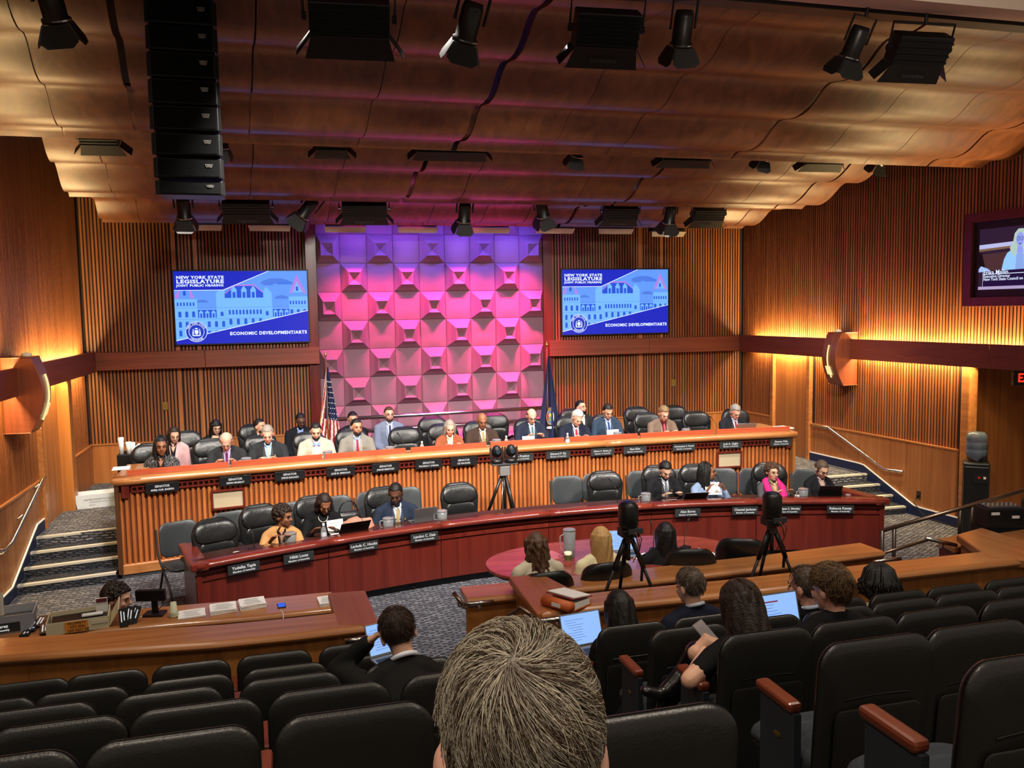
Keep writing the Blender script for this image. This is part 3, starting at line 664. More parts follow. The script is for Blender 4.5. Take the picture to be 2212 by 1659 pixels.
# framed cards on the upper desk front
for px, l_ in ((493, 'red framed beige card hanging on the left part of the slatted desk'), (1576, 'red framed beige card hanging on the right part of the slatted desk')):
    x = edge_x([(px, 0)], 11.7, .9)[0][0]
    for _ in range(3): x = edge_x([(px, 0)], fU(x), .9)[0][0]
    gx, gy, a = along(fU, x, -.03); t = thing('framed_card', l_, 'frame', (gx, gy, .895), a)
    for c_, d_ in (((0, -.02, .12), (.42, .04, .025)), ((0, -.02, -.12), (.42, .04, .025)), ((-.2, -.02, 0), (.025, .04, .24)), ((.2, -.02, 0), (.025, .04, .24))): B().box(c_, d_).ob('frame_bar', W_RED, t)
    B().box((0, -.008, 0), (.38, .01, .22)).ob('card', mat('card_beige', '#b9a88a', .9, bump=.3, bs=200), t)
# ------------------------------------------------------------------ chairs
def pull(o): return o
def make_exec():
    t = thing('leather_chair', 'x', 'chair')
    def bend(x, y, z): return (x * (1 - .16 * max(0, (.12 - z) / .42)), y - .045 * (x / .25) ** 2 + .05 * (z / .35) ** 2 + .10 * max(0, z), z)
    q = MX.Translation((0, .24, .745))
    B().pad(.53, .62, .12, .19, bend=bend, m=q).ob('backrest', LEATHER, t, True)
    B().pad(.48, .24, .09, .115, bend=lambda x, y, z: bend(x, y - .045, z + .17), m=q).ob('headrest', LEATHER, t, True)
    B().pad(.42, .36, .05, .09, bend=lambda x, y, z: bend(x, y - .045 - .004 * math.sin(x * 70), z - .11), m=q).ob('back_cushion', LEATHER, t, True)
    B().pad(.50, .50, .12, .10, m=MX.Translation((0, 0, .46)) @ MX.Rotation(PI / 2, 4, 'X')).ob('seat', LEATHER, t, True)
    for s in (-1, 1):
        B().tube([(s * .25, .2, .60), (s * .29, .1, .66), (s * .30, -.10, .66), (s * .29, -.2, .60), (s * .24, -.2, .44)], .022, 8).ob('armrest', BLKP, t, True)
    B().tube([(0, 0, .1), (0, 0, .42)], .03, 10).ob('gas_column', BLKP, t, True)
    bb = B()
    for k in range(5):
        a = 2 * PI * k / 5; bb.tube([(0, 0, .11), (.28 * math.cos(a), .28 * math.sin(a), .06)], .02, 6); bb.ell((.28 * math.cos(a), .28 * math.sin(a), .03), (.025, .025, .03), 8, 6)
    bb.ob('star_base', BLKP, t, True); return t
def make_conf():
    t = thing('stacking_chair', 'x', 'chair')
    B().pad(.46, .40, .05, .10, bend=lambda x, y, z: (x, y - .05 * (x / .23) ** 2 + .15 * z, z), m=MX.Translation((0, .22, .72))).ob('backrest', LEATHG, t, True)
    B().pad(.47, .45, .06, .08, m=MX.Translation((0, -.02, .46)) @ MX.Rotation(PI / 2, 4, 'X')).ob('seat', LEATHG, t, True)
    for s in (-1, 1):
        B().tube([(s * .24, -.26, .01), (s * .23, -.12, .24), (s * .235, .1, .44), (s * .24, .21, .56), (s * .235, .26, .85)], .013, 6).ob('side_frame', BLACK, t, True)
        B().tube([(s * .24, .28, .01), (s * .235, .05, .44)], .013, 6).ob('rear_leg', BLACK, t, True)
    return t
EX, CF = make_exec(), make_conf(); used = {}
def put(proto, loc, rz, label, group, tilt=0):
    o = proto if proto.name not in used else copy_tree(proto)
    used[proto.name] = 1; o.location = loc; o.rotation_euler = (tilt, 0, rz); o['label'] = label; o['group'] = group
    return o
def px_x(px, y, z): return edge_x([(px, 0)], y, z)[0][0]
# executive chairs: (pixel x, offset behind the nose, turn, row, label)
def chair_at(proto, px, off, f, zf, lab, grp, turn=0, ztop=1.0):
    y = f(3); x = 0
    for _ in range(5): x = px_x(px, y, zf + ztop); y = f(x) + off - (.1 if f is fL and proto is EX else 0)
    d = math.atan((f(x + .05) - f(x - .05)) / .1)
    return put(proto, (x, y, zf), d + R(turn), lab, grp)
g_ = 'black leather chairs of the upper desk'
for px, off, lab in ((326, 1.05, 'black leather chair behind the woman in tweed'), (457, 1.08, 'black leather chair behind the bald man with purple tie'), (566, 1.08, 'black leather chair behind the green striped tie man'),
                     (672, 1.08, 'black leather chair behind the bow tie man'), (764, 1.1, 'black leather chair behind the red tie man in grey'), (880, .92, 'empty leather chair between grey suit man and orange jacket woman'),
                     (963, 1.05, 'black leather chair behind the orange jacket woman'), (1040, 1.1, 'black leather chair behind the brown suit man'), (1150, 1.12, 'black leather chair behind the bald man with glasses in navy'),
                     (1238, 1.1, 'black leather chair behind the white haired man'), (1316, 1.1, 'black leather chair behind the man with glasses on his head'), (1408, 1.1, 'black leather chair behind the taupe jacket man'), (1515, 1.0, 'empty leather chair between taupe jacket man and laptop man'),
                     (1600, 1.15, 'black leather chair behind the laptop man at the right end')):
    chair_at(EX, px, off, fU, PLAT, lab, g_)
g_ = 'leather chairs along the back wall'
for px, off, lab in ((402, 2.2, 'back row leather chair behind the pink blazer woman'), (552, 2.5, 'back row leather chair behind the man looking sideways'), (940, 2.0, 'back row chair between empty leather chair and orange jacket woman'), (1075, 2.0, 'back row chair right of the brown suit man'),
                     (1385, 1.95, 'back row chair left of the taupe jacket man'), (1465, 1.95, 'back row chair right of the taupe jacket man'), (1245, 2.1, 'back row chair behind the dark haired man looking right')):
    chair_at(EX, px, off, fU, PLAT, lab, g_)
g_ = 'black leather chairs of the lower desk'
for px, off, lab in ((478, .62, 'empty leather chair at the left end of the lower desk'), (575, .98, 'leather chair behind the tan blazer woman'), (690, 1.05, 'leather chair behind the woman in black'), (840, 1.05, 'leather chair behind the navy suit man of the lower desk'),
                     (1003, .80, 'empty leather chair left of the twin camera tripod'), (1316, .85, 'empty leather chair behind the left tripod camera'), (1432, 1.1, 'leather chair behind the bearded man in black'), (1512, 1.1, 'leather chair behind the pale blue dress woman'), (1670, 1.1, 'leather chair behind the pink scarf woman')):
    chair_at(EX, px, off, fL, 0, lab, g_)
g_ = 'grey stacking chairs between the two desks'
for px, off, lab in ((398, 1.35, 'leftmost grey stacking chair below the framed card'), (510, 1.42, 'second grey stacking chair from the left, under the framed card'), (628, 1.42, 'grey stacking chair behind the tan blazer woman'), (735, 1.42, 'grey stacking chair holding a black handbag'),
                     (815, 1.42, 'grey stacking chair to the left of the navy suit man'), (885, 1.42, 'grey stacking chair to the right of the navy suit man'), (1233, 1.25, 'grey stacking chair standing alone right of the camera tripod'), (1298, 1.30, 'grey stacking chair half hidden by an empty leather chair'),
                     (1395, 1.35, 'grey stacking chair left behind the bearded man'), (1478, 1.38, 'grey stacking chair between bearded man and pale blue dress'), (1565, 1.38, 'grey stacking chair right of the pale blue dress woman'), (1636, 1.35, 'grey stacking chair left of the pink scarf woman'), (1752, 1.25, 'grey stacking chair behind the dark suit woman at right')):
    chair_at(CF, px, off, fL, 0, lab, g_, ztop=.8)
g_ = 'black chairs at the witness table'
for px, y, rz, lab in ((1165, 7.35, PI, 'black chair of the long haired woman in cream'), (1290, 7.45, PI + .05, 'black chair of the blonde woman'), (1480, 7.60, PI - .25, 'black chair of the black haired woman in black blazer'), (1600, 7.75, PI - .5, 'empty black chair pushed to the right end of the oval table')):
    o = put(EX, (px_x(px, y, .95), y, -.06), rz, lab, g_)
# ------------------------------------------------------------------ audience seats
SEATF = patterned('seat_fabric', '#20262d', '#2b323a', 26, 'plaid')
def make_seat(end=False):
    t = thing('auditorium_seat', 'x', 'seat')
    def bend(x, y, z): return (x, y - .08 * z - .03 * (x / .25) ** 2, z)
    q = T(0, 0, .62)
    B().pad(.495, .74, .085, .085, n=8, bend=bend, m=q).ob('backrest', VINYL, t, True)
    B().pad(.38, .44, .02, .03, n=3, bend=lambda x, y, z: bend(x, y - .048, z - .10), m=q).ob('rear_panel', VINYL, t, True)
    B().tube([(-.14 + .28 * i / 6, -.0565 - .03 * ((-.14 + .28 * i / 6) / .25) ** 2 - .0, .775 - 0) for i in range(7)], .0022, 5).ob('seam', BLKP, t)
    B().pad(.46, .46, .13, .09, m=T(0, .27, .42) @ MX.Rotation(PI / 2 - .1, 4, 'X')).ob('seat_cushion', SEATF, t, True)
    B().box((0, .18, .2), (.1, .2, .4)).ob('pedestal', BLKP, t)
    for s in ((-1, 1) if end else (1,)):
        B().box((s * .240, .20, .335), (.03, .24, .66)).ob('end_panel' if s < 0 else 'side_panel', SEATF if s < 0 else BLKP, t)
        B().box((s * .240, .215, .685), (.06, .25, .042)).ob('arm_cap', wood('arm_wood', '#5e2a18', '#7c3c26', 'y', .35, .8, .2), t, bevel=.014)
    if end:
        B().pad(.045, .02, .006, .009, n=3, rings=3, m=T(-.259, .19, .54) @ RZ(PI / 2)).ob('seat_number', GOLD, t)
        for k in range(5): B().box((-.257, .24, .26 + k * .022), (.008, .06, .007)).ob('vent_slot', mat('bronze_dark', '#4a3826', .4, .6), t)
    return t
SE, SN = make_seat(True), make_seat(False); SN.name = 'auditorium_seat'
seats = [  # row, centre pixel, end seat, label
 (0, 66, 0, 'farthest row seat at the left picture edge'), (0, 233, 0, 'second far row seat from the left picture edge'), (0, 415, 0, 'third far row seat peeking over others at left'), (0, 593, 0, 'far row seat fourth from the left, at the barrier'), (0, 765, 0, 'far row seat just left of the man holding his ear'),
 (1, -22, 0, 'second row seat cut by the left picture edge'), (1, 180, 0, 'second row seat, second from the left edge'), (1, 408, 0, 'second row seat, third from the left edge'), (1, 616, 0, 'second row seat, fourth from the left edge'), (1, 815, 0, 'second row seat the man holding his ear sits in'),
 (2, 92, 0, 'third row seat at the left picture edge'), (2, 368, 0, 'third row seat, second from the left edge'), (2, 628, 0, 'third row seat, third from the left edge'), (2, 882, 0, 'third row seat behind the man holding his ear'),
 (3, 131, 0, 'fourth row seat at the left picture edge'), (3, 427, 0, 'fourth row seat, second from the left edge'), (3, 711, 0, 'fourth row seat, third from the left edge'), (3, 985, 0, 'fourth row seat half hidden by the grey haired head'),
 (4, -20, 0, 'nearest row seat at the lower left corner'), (4, 379, 0, 'nearest row seat, second from the lower left corner'), (4, 764, 0, 'nearest row seat left of the grey haired head'),
 (5, 1373, 0, 'nearest seat right of the grey haired head'),
 (1, 1359, 1, 'aisle seat of the black haired woman with laptop'), (1, 1516, 0, 'front seat the navy jacket man sits in'), (1, 1662, 0, 'front seat behind the long haired woman'), (1, 1797, 0, 'front seat of the greying man in black'), (1, 1930, 0, 'front seat just right of the cream sweater'), (1, 2050, 0, 'front seat, second right of the cream sweater'), (1, 2172, 0, 'front seat at the right picture edge'),
 (2, 1480, 1, 'empty aisle seat with red wood arm beside the crossed boot'), (2, 1640, 0, 'second right block row seat behind the navy jacket man'), (2, 1800, 0, 'second right block row seat behind the two men'), (2, 1940, 0, 'second right block row seat below the cream sweater'), (2, 2074, 0, 'second right block row seat, third from the edge'), (2, 2202, 0, 'second right block row seat cut by the right edge'),
 (3, 1643, 1, 'aisle seat of the long haired woman with the phone'), (3, 1832, 0, 'seat of the wavy haired man in black suit'), (3, 2007, 0, 'third right block row seat right of the wavy haired man'), (3, 2184, 0, 'third right block row seat at the right edge'),
 (4, 1873, 1, 'large aisle seat with red wood arm in the lower right'), (4, 2088, 0, 'large seat right of the big aisle seat'), (4, 2300, 0, 'seat cut by the right edge below the others'),
 (5, 2205, 1, 'nearest aisle seat in the lower right corner')]
su = {}
for row, px, e, lab in seats:
    y = ROWY[row]; z = ROWT[row]; proto = SE if e else SN
    x = px_x(px, y, z)
    o = proto if proto.name not in su else copy_tree(proto); su[proto.name] = 1
    o.location = (x, y, z - .985); o['label'] = lab; o['group'] = 'black auditorium seats of row %d' % (row + 1)
# the right block rows run on across the aisle to the left wall side
# ================================================================== PEOPLE
def vox(b_, size, smooth=4, dec=None):
    o = bpy.data.objects.new('v', b_.mesh()); m = o.modifiers.new('r', 'REMESH'); m.mode = 'VOXEL'; m.voxel_size = size; m.use_smooth_shade = True
    if smooth: s = o.modifiers.new('s', 'SMOOTH'); s.factor = .5; s.iterations = smooth
    if dec: d = o.modifiers.new('d', 'DECIMATE'); d.ratio = dec
    me = ev(o); me.materials.clear(); return me
def ik(a, c, l1, l2, pole):
    d = c - a; L_ = d.length
    if L_ > (l1 + l2) * .995: c = a + d * ((l1 + l2) * .995 / L_); d = c - a; L_ = d.length
    k = (l1 * l1 - l2 * l2 + L_ * L_) / (2 * L_); h = math.sqrt(max(0, l1 * l1 - k * k)); u = d / L_
    p = pole - u * pole.dot(u); p = p.normalized() if p.length > 1e-5 else V((0, 0, -1))
    return a + u * k + p * h, c
SKIN = {'l': '#d3a489', 'p': '#d8a28c', 'm': '#b98263', 'b': '#8a5a40', 'd': '#5b3a2a', 'o': '#c9967a'}
HC = {'k': '#0f0d0c', 'db': '#241710', 'b': '#4a3220', 'g': '#8b8378', 'w': '#c5bfb4', 'bl': '#b08a55', 'lb': '#7a6040', 'gd': '#57493c'}
def skinm(k): return mat('skin_' + k, SKIN[k], .5, 0, .4, .08, 60, .06)
def hairm(k): return mat('hair_' + k, HC[k], .5, 0, .4, .5, 140, .35)
def cloth(c, pat=None):
    if pat == 'tweed': return patterned('tweed_cloth', '#15161a', '#b9b7b4', 90, 'tweed')
    if pat == 'plaid': return patterned('plaid_cloth', '#b8562a', '#4a2a1c', 13, 'plaid')
    if pat == 'stripe': return patterned('striped_cloth', '#c7ba8e', '#efe6c8', 24, 'wave')
    return mat('cloth_' + c.strip('#'), c, .85, 0, .2, .12, 160, .08)
def person(label, top, Y, skin='l', hair=('short', 'b'), coat='#20242c', pat=None, shirt='#d8dce4', tie=None, face=0, lean=8, nod=12, turn=0, tilt=0, s=1.0, fem=False, arms='desk',
           floor=0, glasses=None, beard=None, hips=None, res=.0125, trouser='#16181c', near=False, handz=None, scarf=None, extra=None, dressed=True, bow=False, wl=None, wr=None, pin=False, group=None, collar=None):
    """top: pixel of the crown of the head; Y: depth of the crown in the room; face: heading, 0 looks to -y"""
    crown = at(top[0], top[1], Y=Y)
    fr = RZ(R(face))
    sp = MX.Rotation(R(lean), 4, 'X')             # lean forward: +z tips to -y
    hw = (.86 if fem else 1.0)
    # local skeleton with the hip at the origin
    def S_(x, y, z): return sp @ V((x * s, y * s, z * s))
    nk = S_(0, .012, .588); hd = MX.Translation(nk) @ MX.Rotation(R(turn), 4, 'Z') @ MX.Rotation(R(tilt), 4, 'Y') @ MX.Rotation(R(nod), 4, 'X') @ MX.Scale(s, 4)
    HC_ = V((0, -.012, .122))
    def H(x, y, z): return hd @ (V((x, y, z)) + HC_)
    top_l = H(0, .01, .118)
    base = crown - fr @ top_l
    root = thing('person', label, 'person', base, R(face), group)
    zf = floor - base.z
    # arms
    sh = {sd: S_(sd * .182 * hw, .012, .474) for sd in (-1, 1)}
    J = {}
    dz = (handz - base.z) if handz is not None else None
    for sd, cust in ((-1, wr), (1, wl)):
        if cust is not None and cust[0] == 'w': el_, wq_ = [fr.inverted() @ (q_ - base) for q_ in cust[1:]]; J[sd] = (el_, wq_); continue
        if cust is not None: wq = V(cust) if len(cust) == 3 else None; wq = V((wq.x * s, wq.y * s, wq.z * s))
        elif arms == 'desk': wq = V((sd * .13, sh[sd].y - .30, dz if dz is not None else .22))
        elif arms == 'lap': wq = V((sd * .07, -.27, .10))
        elif arms == 'read': wq = V((sd * .13, sh[sd].y - .27, (dz if dz is not None else .22) + .06))
        else: wq = V((sd * .2, -.3, .15))
        el, wq = ik(sh[sd], wq, .29 * s, .255 * s, V((sd * .55, .25, -1))); J[sd] = (el, wq)
    # legs
    hipj = {sd: V((sd * .085 * s, -.02, -.01)) for sd in (-1, 1)}; kn = {}; an = {}
    kz = max(zf + .47, -.12) if zf < -.3 else 0
    for sd in (-1, 1):
        kn[sd] = V((sd * .11 * s, -.43 * s, min(.03, zf + .50))); an[sd] = V((sd * .10 * s, -.42 * s, zf + .09))
    b_ = B()
    def torso(b_, g, top_=.56):
        b_.limb([S_(0, 0, -.02), S_(0, 0, .06), S_(0, -.005, .17), S_(0, -.008, .30), S_(0, 0, .42), S_(0, .008, .50), S_(0, .012, top_)],
                [((.165 + g) * s, (.12 + g) * s), ((.17 + g) * s, (.125 + g) * s), ((.145 * hw + g) * s, (.108 + g) * s), ((.155 * hw + g) * s, (.112 + g) * s), ((.168 * hw + g) * s, (.112 + g) * s), ((.138 * hw + g) * s, (.082 + g) * s), ((.07 + g) * s, (.058 + g) * s)], 18)
        for sd in (-1, 1): b_.limb([S_(sd * .05, .02, .548), S_(sd * .11 * hw, .016, .524), S_(sd * .175 * hw, .012, .480)], [.042 * s + g, .046 * s + g, .050 * s + g], 10, up=(0, 1, 0))
    torso(b_, -.012)
    b_.limb([S_(0, .01, .50), nk, H(0, .018, -.05)], [.058 * s * (.9 if fem else 1), .052 * s * (.9 if fem else 1), .052 * s * (.9 if fem else 1)], 12)
    b_.ell((0, .012, .025), (.076, .096, .092), 20, 14, hd @ MX.Translation(HC_)); b_.ell((0, -.030, -.045), (.057, .064, .070), 18, 12, hd @ MX.Translation(HC_))
    b_.ell((0, -.066, -.096), (.026, .022, .020), 10, 8, hd @ MX.Translation(HC_))
    b_.limb([H(0, -.086, .016), H(0, -.104, -.012), H(0, -.110, -.026)], [.009 * s, .012 * s, .015 * s], 8)
    b_.limb([H(-.034, -.078, .022), H(0, -.088, .024), H(.034, -.078, .022)], [.011 * s, .012 * s, .011 * s], 8, up=(0, 0, 1))
    for sd in (-1, 1):
        b_.ell((sd * .080, .016, -.012), (.011, .022, .034), 10, 8, hd @ MX.Translation(HC_)); b_.ell((sd * .036, -.066, -.030), (.024, .022, .024), 10, 8, hd @ MX.Translation(HC_))
        el, wr_ = J[sd]; kf = 1.25 if arms2(extra) else 1; b_.limb([sh[sd], lerp(sh[sd], el, .5), el], [.050 * s * hw * kf, .047 * s * hw * kf, .040 * s * hw * kf], 10); b_.limb([el, lerp(el, wr_, .4), wr_], [.038 * s * hw, .036 * s * hw, .025 * s * hw], 10)
        # hand: palm, four fingers, thumb
        d = (wr_ - el).normalized(); d = (d + V((0, 0, -.1))).normalized(); side = d.cross(V((0, 0, 1))); side = side.normalized() if side.length > .1 else V((1, 0, 0)); nm = side.cross(d).normalized()
        if near or arms != 'x':
            pe = wr_ + d * .085 * s; b_.limb([wr_, wr_ + d * .03 * s, pe], [(.028 * s, .017 * s), (.038 * s, .016 * s), (.040 * s, .013 * s)], 10, up=side)
            for k, (o_, L_) in enumerate(((-.032, .062), (-.011, .072), (.011, .068), (.031, .054))):
                a0 = pe + side * o_ * s; a1 = a0 + (d * .85 - nm * .25 + side * o_ * 1.2) * L_ * .55 * s; a2 = a1 + (d * .6 - nm * .8) * L_ * .45 * s
                b_.limb([a0, a1, a2], [.0088 * s, .0082 * s, .007 * s], 6, up=side)
            ts = side * (-sd) if True else side
            inn = side if side.x * sd < 0 else -side
            b_.limb([wr_ + d * .02 * s + inn * .025 * s, wr_ + d * .055 * s + inn * .055 * s, wr_ + d * .085 * s + inn * .058 * s - nm * .015], [.013 * s, .011 * s, .009 * s], 6)
        b_.limb([hipj[sd], lerp(hipj[sd], kn[sd], .5), kn[sd]], [.072 * s, .062 * s, .048 * s], 10); b_.limb([kn[sd], lerp(kn[sd], an[sd], .4), an[sd]], [.046 * s, .044 * s, .032 * s], 10)
        b_.limb([an[sd] + V((0, .03, -.04)), an[sd] + V((0, -.13, -.06))], [.034, .030], 8)
    if extra == 'bigears':
        for sd in (-1, 1): b_.ell((sd * .090, .020, -.030), (.014, .026, .040), 12, 10, hd @ MX.Translation(HC_))
    mk('body', vox(b_, res, 2), skinm(skin), root, True)
    # clothes
    cm = cloth(coat, pat); b_ = B(); torso(b_, .016, .545)
    hwid = {}
    for sd in (-1, 1):
        el, wr_ = J[sd]
        shp = sh[sd] + (sp @ V((sd * .008, 0, .008)))
        if arms2(extra): e_ = lerp(sh[sd], el, .60); b_.limb([shp, lerp(shp, e_, .5), e_], [.070 * s * hw, .064 * s * hw, .062 * s * hw], 12)
        else:
            b_.limb([shp, lerp(shp, el, .5), el], [.064 * s * hw, .060 * s * hw, .053 * s * hw], 12); b_.limb([el, lerp(el, wr_, .5), lerp(el, wr_, .90)], [.054 * s * hw, .050 * s * hw, .040 * s * hw], 12)
    b_.limb([S_(-.06, .02, .560), S_(0, .040, .585), S_(.06, .02, .560)], [.030 * s, .034 * s, .030 * s], 8, up=(0, 0, 1))
    jm = vox(b_, max(.012, res), 4)
    clothes = mk('jacket' if shirt else 'top', jm, cm, root, True)
    bvh = BVHTree.FromPolygons([v.co.copy() for v in jm.vertices], [tuple(p_.vertices) for p_ in jm.polygons])
    fwd = sp @ V((0, -1, 0))
    def onchest(x, z, off):
        o_ = S_(x, -.6, z); h = bvh.ray_cast(o_, -fwd)
        return (h[0] + fwd * off * 1.0) if h[0] is not None else S_(x, -.12, z)
    def chestpatch(name, outline, off, m, n=8):
        """outline: list of (z, xl, xr) rows"""
        bb = B(); vs = []; k = 5
        for z, a, c in outline:
            for i in range(k): vs.append(onchest(a + (c - a) * i / (k - 1), z, off))
        bb.add(vs, [(j * k + i, j * k + i + 1, (j + 1) * k + i + 1, (j + 1) * k + i) for j in range(len(outline) - 1) for i in range(k - 1)])
        o = bb.ob(name, m, root, True); sm_ = o.modifiers.new('solid', 'SOLIDIFY'); sm_.thickness = .004; return o
    def vrows(z0, z1, w0, w1, cx=0, n=7): return [(z0 + (z1 - z0) * i / (n - 1), cx - (w0 + (w1 - w0) * i / (n - 1)), cx + (w0 + (w1 - w0) * i / (n - 1))) for i in range(n)]
    if shirt and abs(face) < 120:
        chestpatch('shirt', vrows(.24, .555, .004, .048), .004, cloth(shirt))
        lm = mat('lapel_' + coat.strip('#'), tuple(min(1, k * 1.25 + .003) for k in rgb(coat)), .75) if not pat else cm
        for sd in (-1, 1):
            chestpatch('lapel', [(.24 + .30 * i / 7, sd * (.004 + .044 * i / 7), sd * (.014 + .044 * i / 7 + .038 * math.sin(PI * min(1, i / 7 * 1.05)))) for i in range(8)], .009, lm)
            cb = B(); cb.limb([H(sd * .045, -.0, -.12), S_(sd * .040, -.062, .572), S_(sd * .012, -.085, .535)], [.010, .012, .006], 6); cb.ob('collar', cloth(shirt), root, True)
    if tie and abs(face) < 120:
        if bow:
            for sd in (-1, 1): B().prism([onchest(0, .53, .02) + V((sd * .004, -.012, -.01)), onchest(0, .53, .02) + V((sd * .055, -.01, -.024)), onchest(0, .53, .02) + V((sd * .055, -.01, .024)), onchest(0, .53, .02) + V((sd * .004, -.012, .01))], (0, -.012, 0)).ob('bow_tie', cloth(tie), root)
        else:
            tm = patterned('tie_stripe', '#1c5a3c', '#cfd8cf', 30, 'diag') if tie == 'stripe' else cloth(tie)
            chestpatch('tie', vrows(.25, .52, .026, .016) + [(.545, -.022, .022)], .013, tm)
    if shirt and fem and not tie and skin:
        chestpatch('neckline', vrows(.46, .56, .004, .045), .008, skinm(skin))
    if pin: B().ell(onchest(.085, .42, .006), (.012, .006, .015), 8, 6).ob('lapel_pin', GOLD, root)
    if fem and not shirt and abs(face) < 120:
        if extra != 'turtle': chestpatch('neckline', vrows(.49, .57, .035, .06), .004, skinm(skin))
        cb = B(); pts_ = [onchest(.055 * math.cos(PI + PI * i / 10), .545 + .055 * math.sin(PI + PI * i / 10), .010) for i in range(11)]; cb.tube(pts_, .004, 5); cb.ob('necklace', mat('pearl', '#c9c2b4', .3), root, True)
    # trousers and shoes
    b_ = B(); b_.limb([V((0, .02, -.03)), V((0, -.02, .06))], [(.185 * s, .135 * s), (.18 * s, .13 * s)], 14)
    for sd in (-1, 1):
        b_.limb([hipj[sd], lerp(hipj[sd], kn[sd], .5), kn[sd]], [.088 * s, .076 * s, .062 * s], 10); b_.limb([kn[sd], lerp(kn[sd], an[sd], .5), an[sd] + V((0, 0, -.01))], [.062 * s, .056 * s, .048 * s], 10)
    mk('trousers', vox(b_, .02, 2), cloth(trouser), root, True)
    b_ = B()
    for sd in (-1, 1): b_.limb([an[sd] + V((0, .04, -.045)), an[sd] + V((0, -.05, -.045)), an[sd] + V((0, -.16, -.06))], [(.04, .045), (.042, .045), (.04, .03)], 10)
    b_.ob('shoes', LEATHER, root, True)
    # face details
    if not (abs(face) > 120 and not near):
        eb, lb_ = B(), B()
        for sd in (-1, 1):
            B().ell((0, 0, 0), (.011, .006, .0042), 8, 6, hd @ MX.Translation(HC_ + V((sd * .031, -.0855, -.002)))).ob('eye', mat('eye_dark', '#1a1210', .25), root, True)
            eb.tube([H(sd * .014, -.0985, .022), H(sd * .032, -.094, .027), H(sd * .050, -.079, .020)], .0038 * s, 5)
        eb.ob('eyebrows', hairm(hair[1] if hair[0] != 'bald' else 'gd'), root, True)
        lb_.limb([H(-.022, -.090, -.064), H(0, -.0975, -.062), H(.022, -.090, -.064)], [.003, .006, .003], 6, up=(0, 0, 1)); lb_.ob('lips', mat('lips_' + skin, tuple(min(1, a * q) for a, q in zip(rgb(SKIN[skin]), (.8, .48, .5))), .45), root, True)
    if glasses:
        gb = B()
        for sd in (-1, 1):
            if glasses == 'up': c0 = lambda x, z: H(x, -.078, z + .098)
            else: c0 = lambda x, z: H(x, -.103 + abs(x) * .12, z)
            gb.tube([c0(sd * .033 + .021 * math.cos(2 * PI * i / 12), .001 + .017 * math.sin(2 * PI * i / 12)) for i in range(13)], .0017, 4)
            gb.tube([c0(sd * .054, .004), H(sd * .078, -.04, .008 + (.09 if glasses == 'up' else 0)), H(sd * .080, .02, .002 + (.07 if glasses == 'up' else 0))], .0017, 4)
        gb.tube([c0(-.012, .004), c0(.012, .004)], .0017, 4); gb.ob('glasses', BLACK if glasses in (1, 'up') else mat('thin_frame', '#7a6a58', .3, .6), root)
    if beard:
        bb = B(); bb.ell((0, -.038, -.078), (.0565, .061, .046), 18, 12); n0 = []
        for (x, y, z) in bb.v:
            k = 1.0
            if z > -.052 and abs(x) < .045: k = .85
            if abs(x) < .02 and -.072 < z < -.055 and y < -.07: k = .9
            q = V((x * k, -.04 + (y + .04) * k, z)); q += (q - V((0, -.04, -.07))).normalized() * .004 * noise.noise(q * 90); n0.append(q + HC_)
        bb.v = [tuple(hd @ v) for v in n0]; bb.ob('beard', hairm(beard), root, True)
    hairdo(root, hd, HC_, hair, s, res, near)
    if scarf:
        b_ = B(); b_.limb([H(0, .07, -.10), S_(.09, .03, .57), S_(.115, -.09, .50), S_(.10, -.165, .36), S_(.10, -.20, .20), S_(.105, -.2, .06)], [.035, .045, .05, .055, .05, .045], 10)
        b_.limb([H(0, .07, -.10), S_(-.09, .03, .57), S_(-.115, -.09, .50), S_(-.10, -.165, .36), S_(-.10, -.20, .20), S_(-.105, -.2, .06)], [.035, .045, .05, .055, .05, .045], 10)
        mk('scarf', vox(b_, .012, 3), mat('scarf_pink', scarf, .7, 0, .2, .4, 60), root, True)
    if collar:
        B().tube([H(.060 * math.cos(2 * PI * i / 16), .022 + .064 * math.sin(2 * PI * i / 16), -.118 + .012 * math.sin(2 * PI * i / 16)) for i in range(17)], .014, 6, flat=1).ob('collar', cloth(collar), root, True)
    return root, H, S_, J, base, fr
def arms2(e): return e == 'shortsleeve'
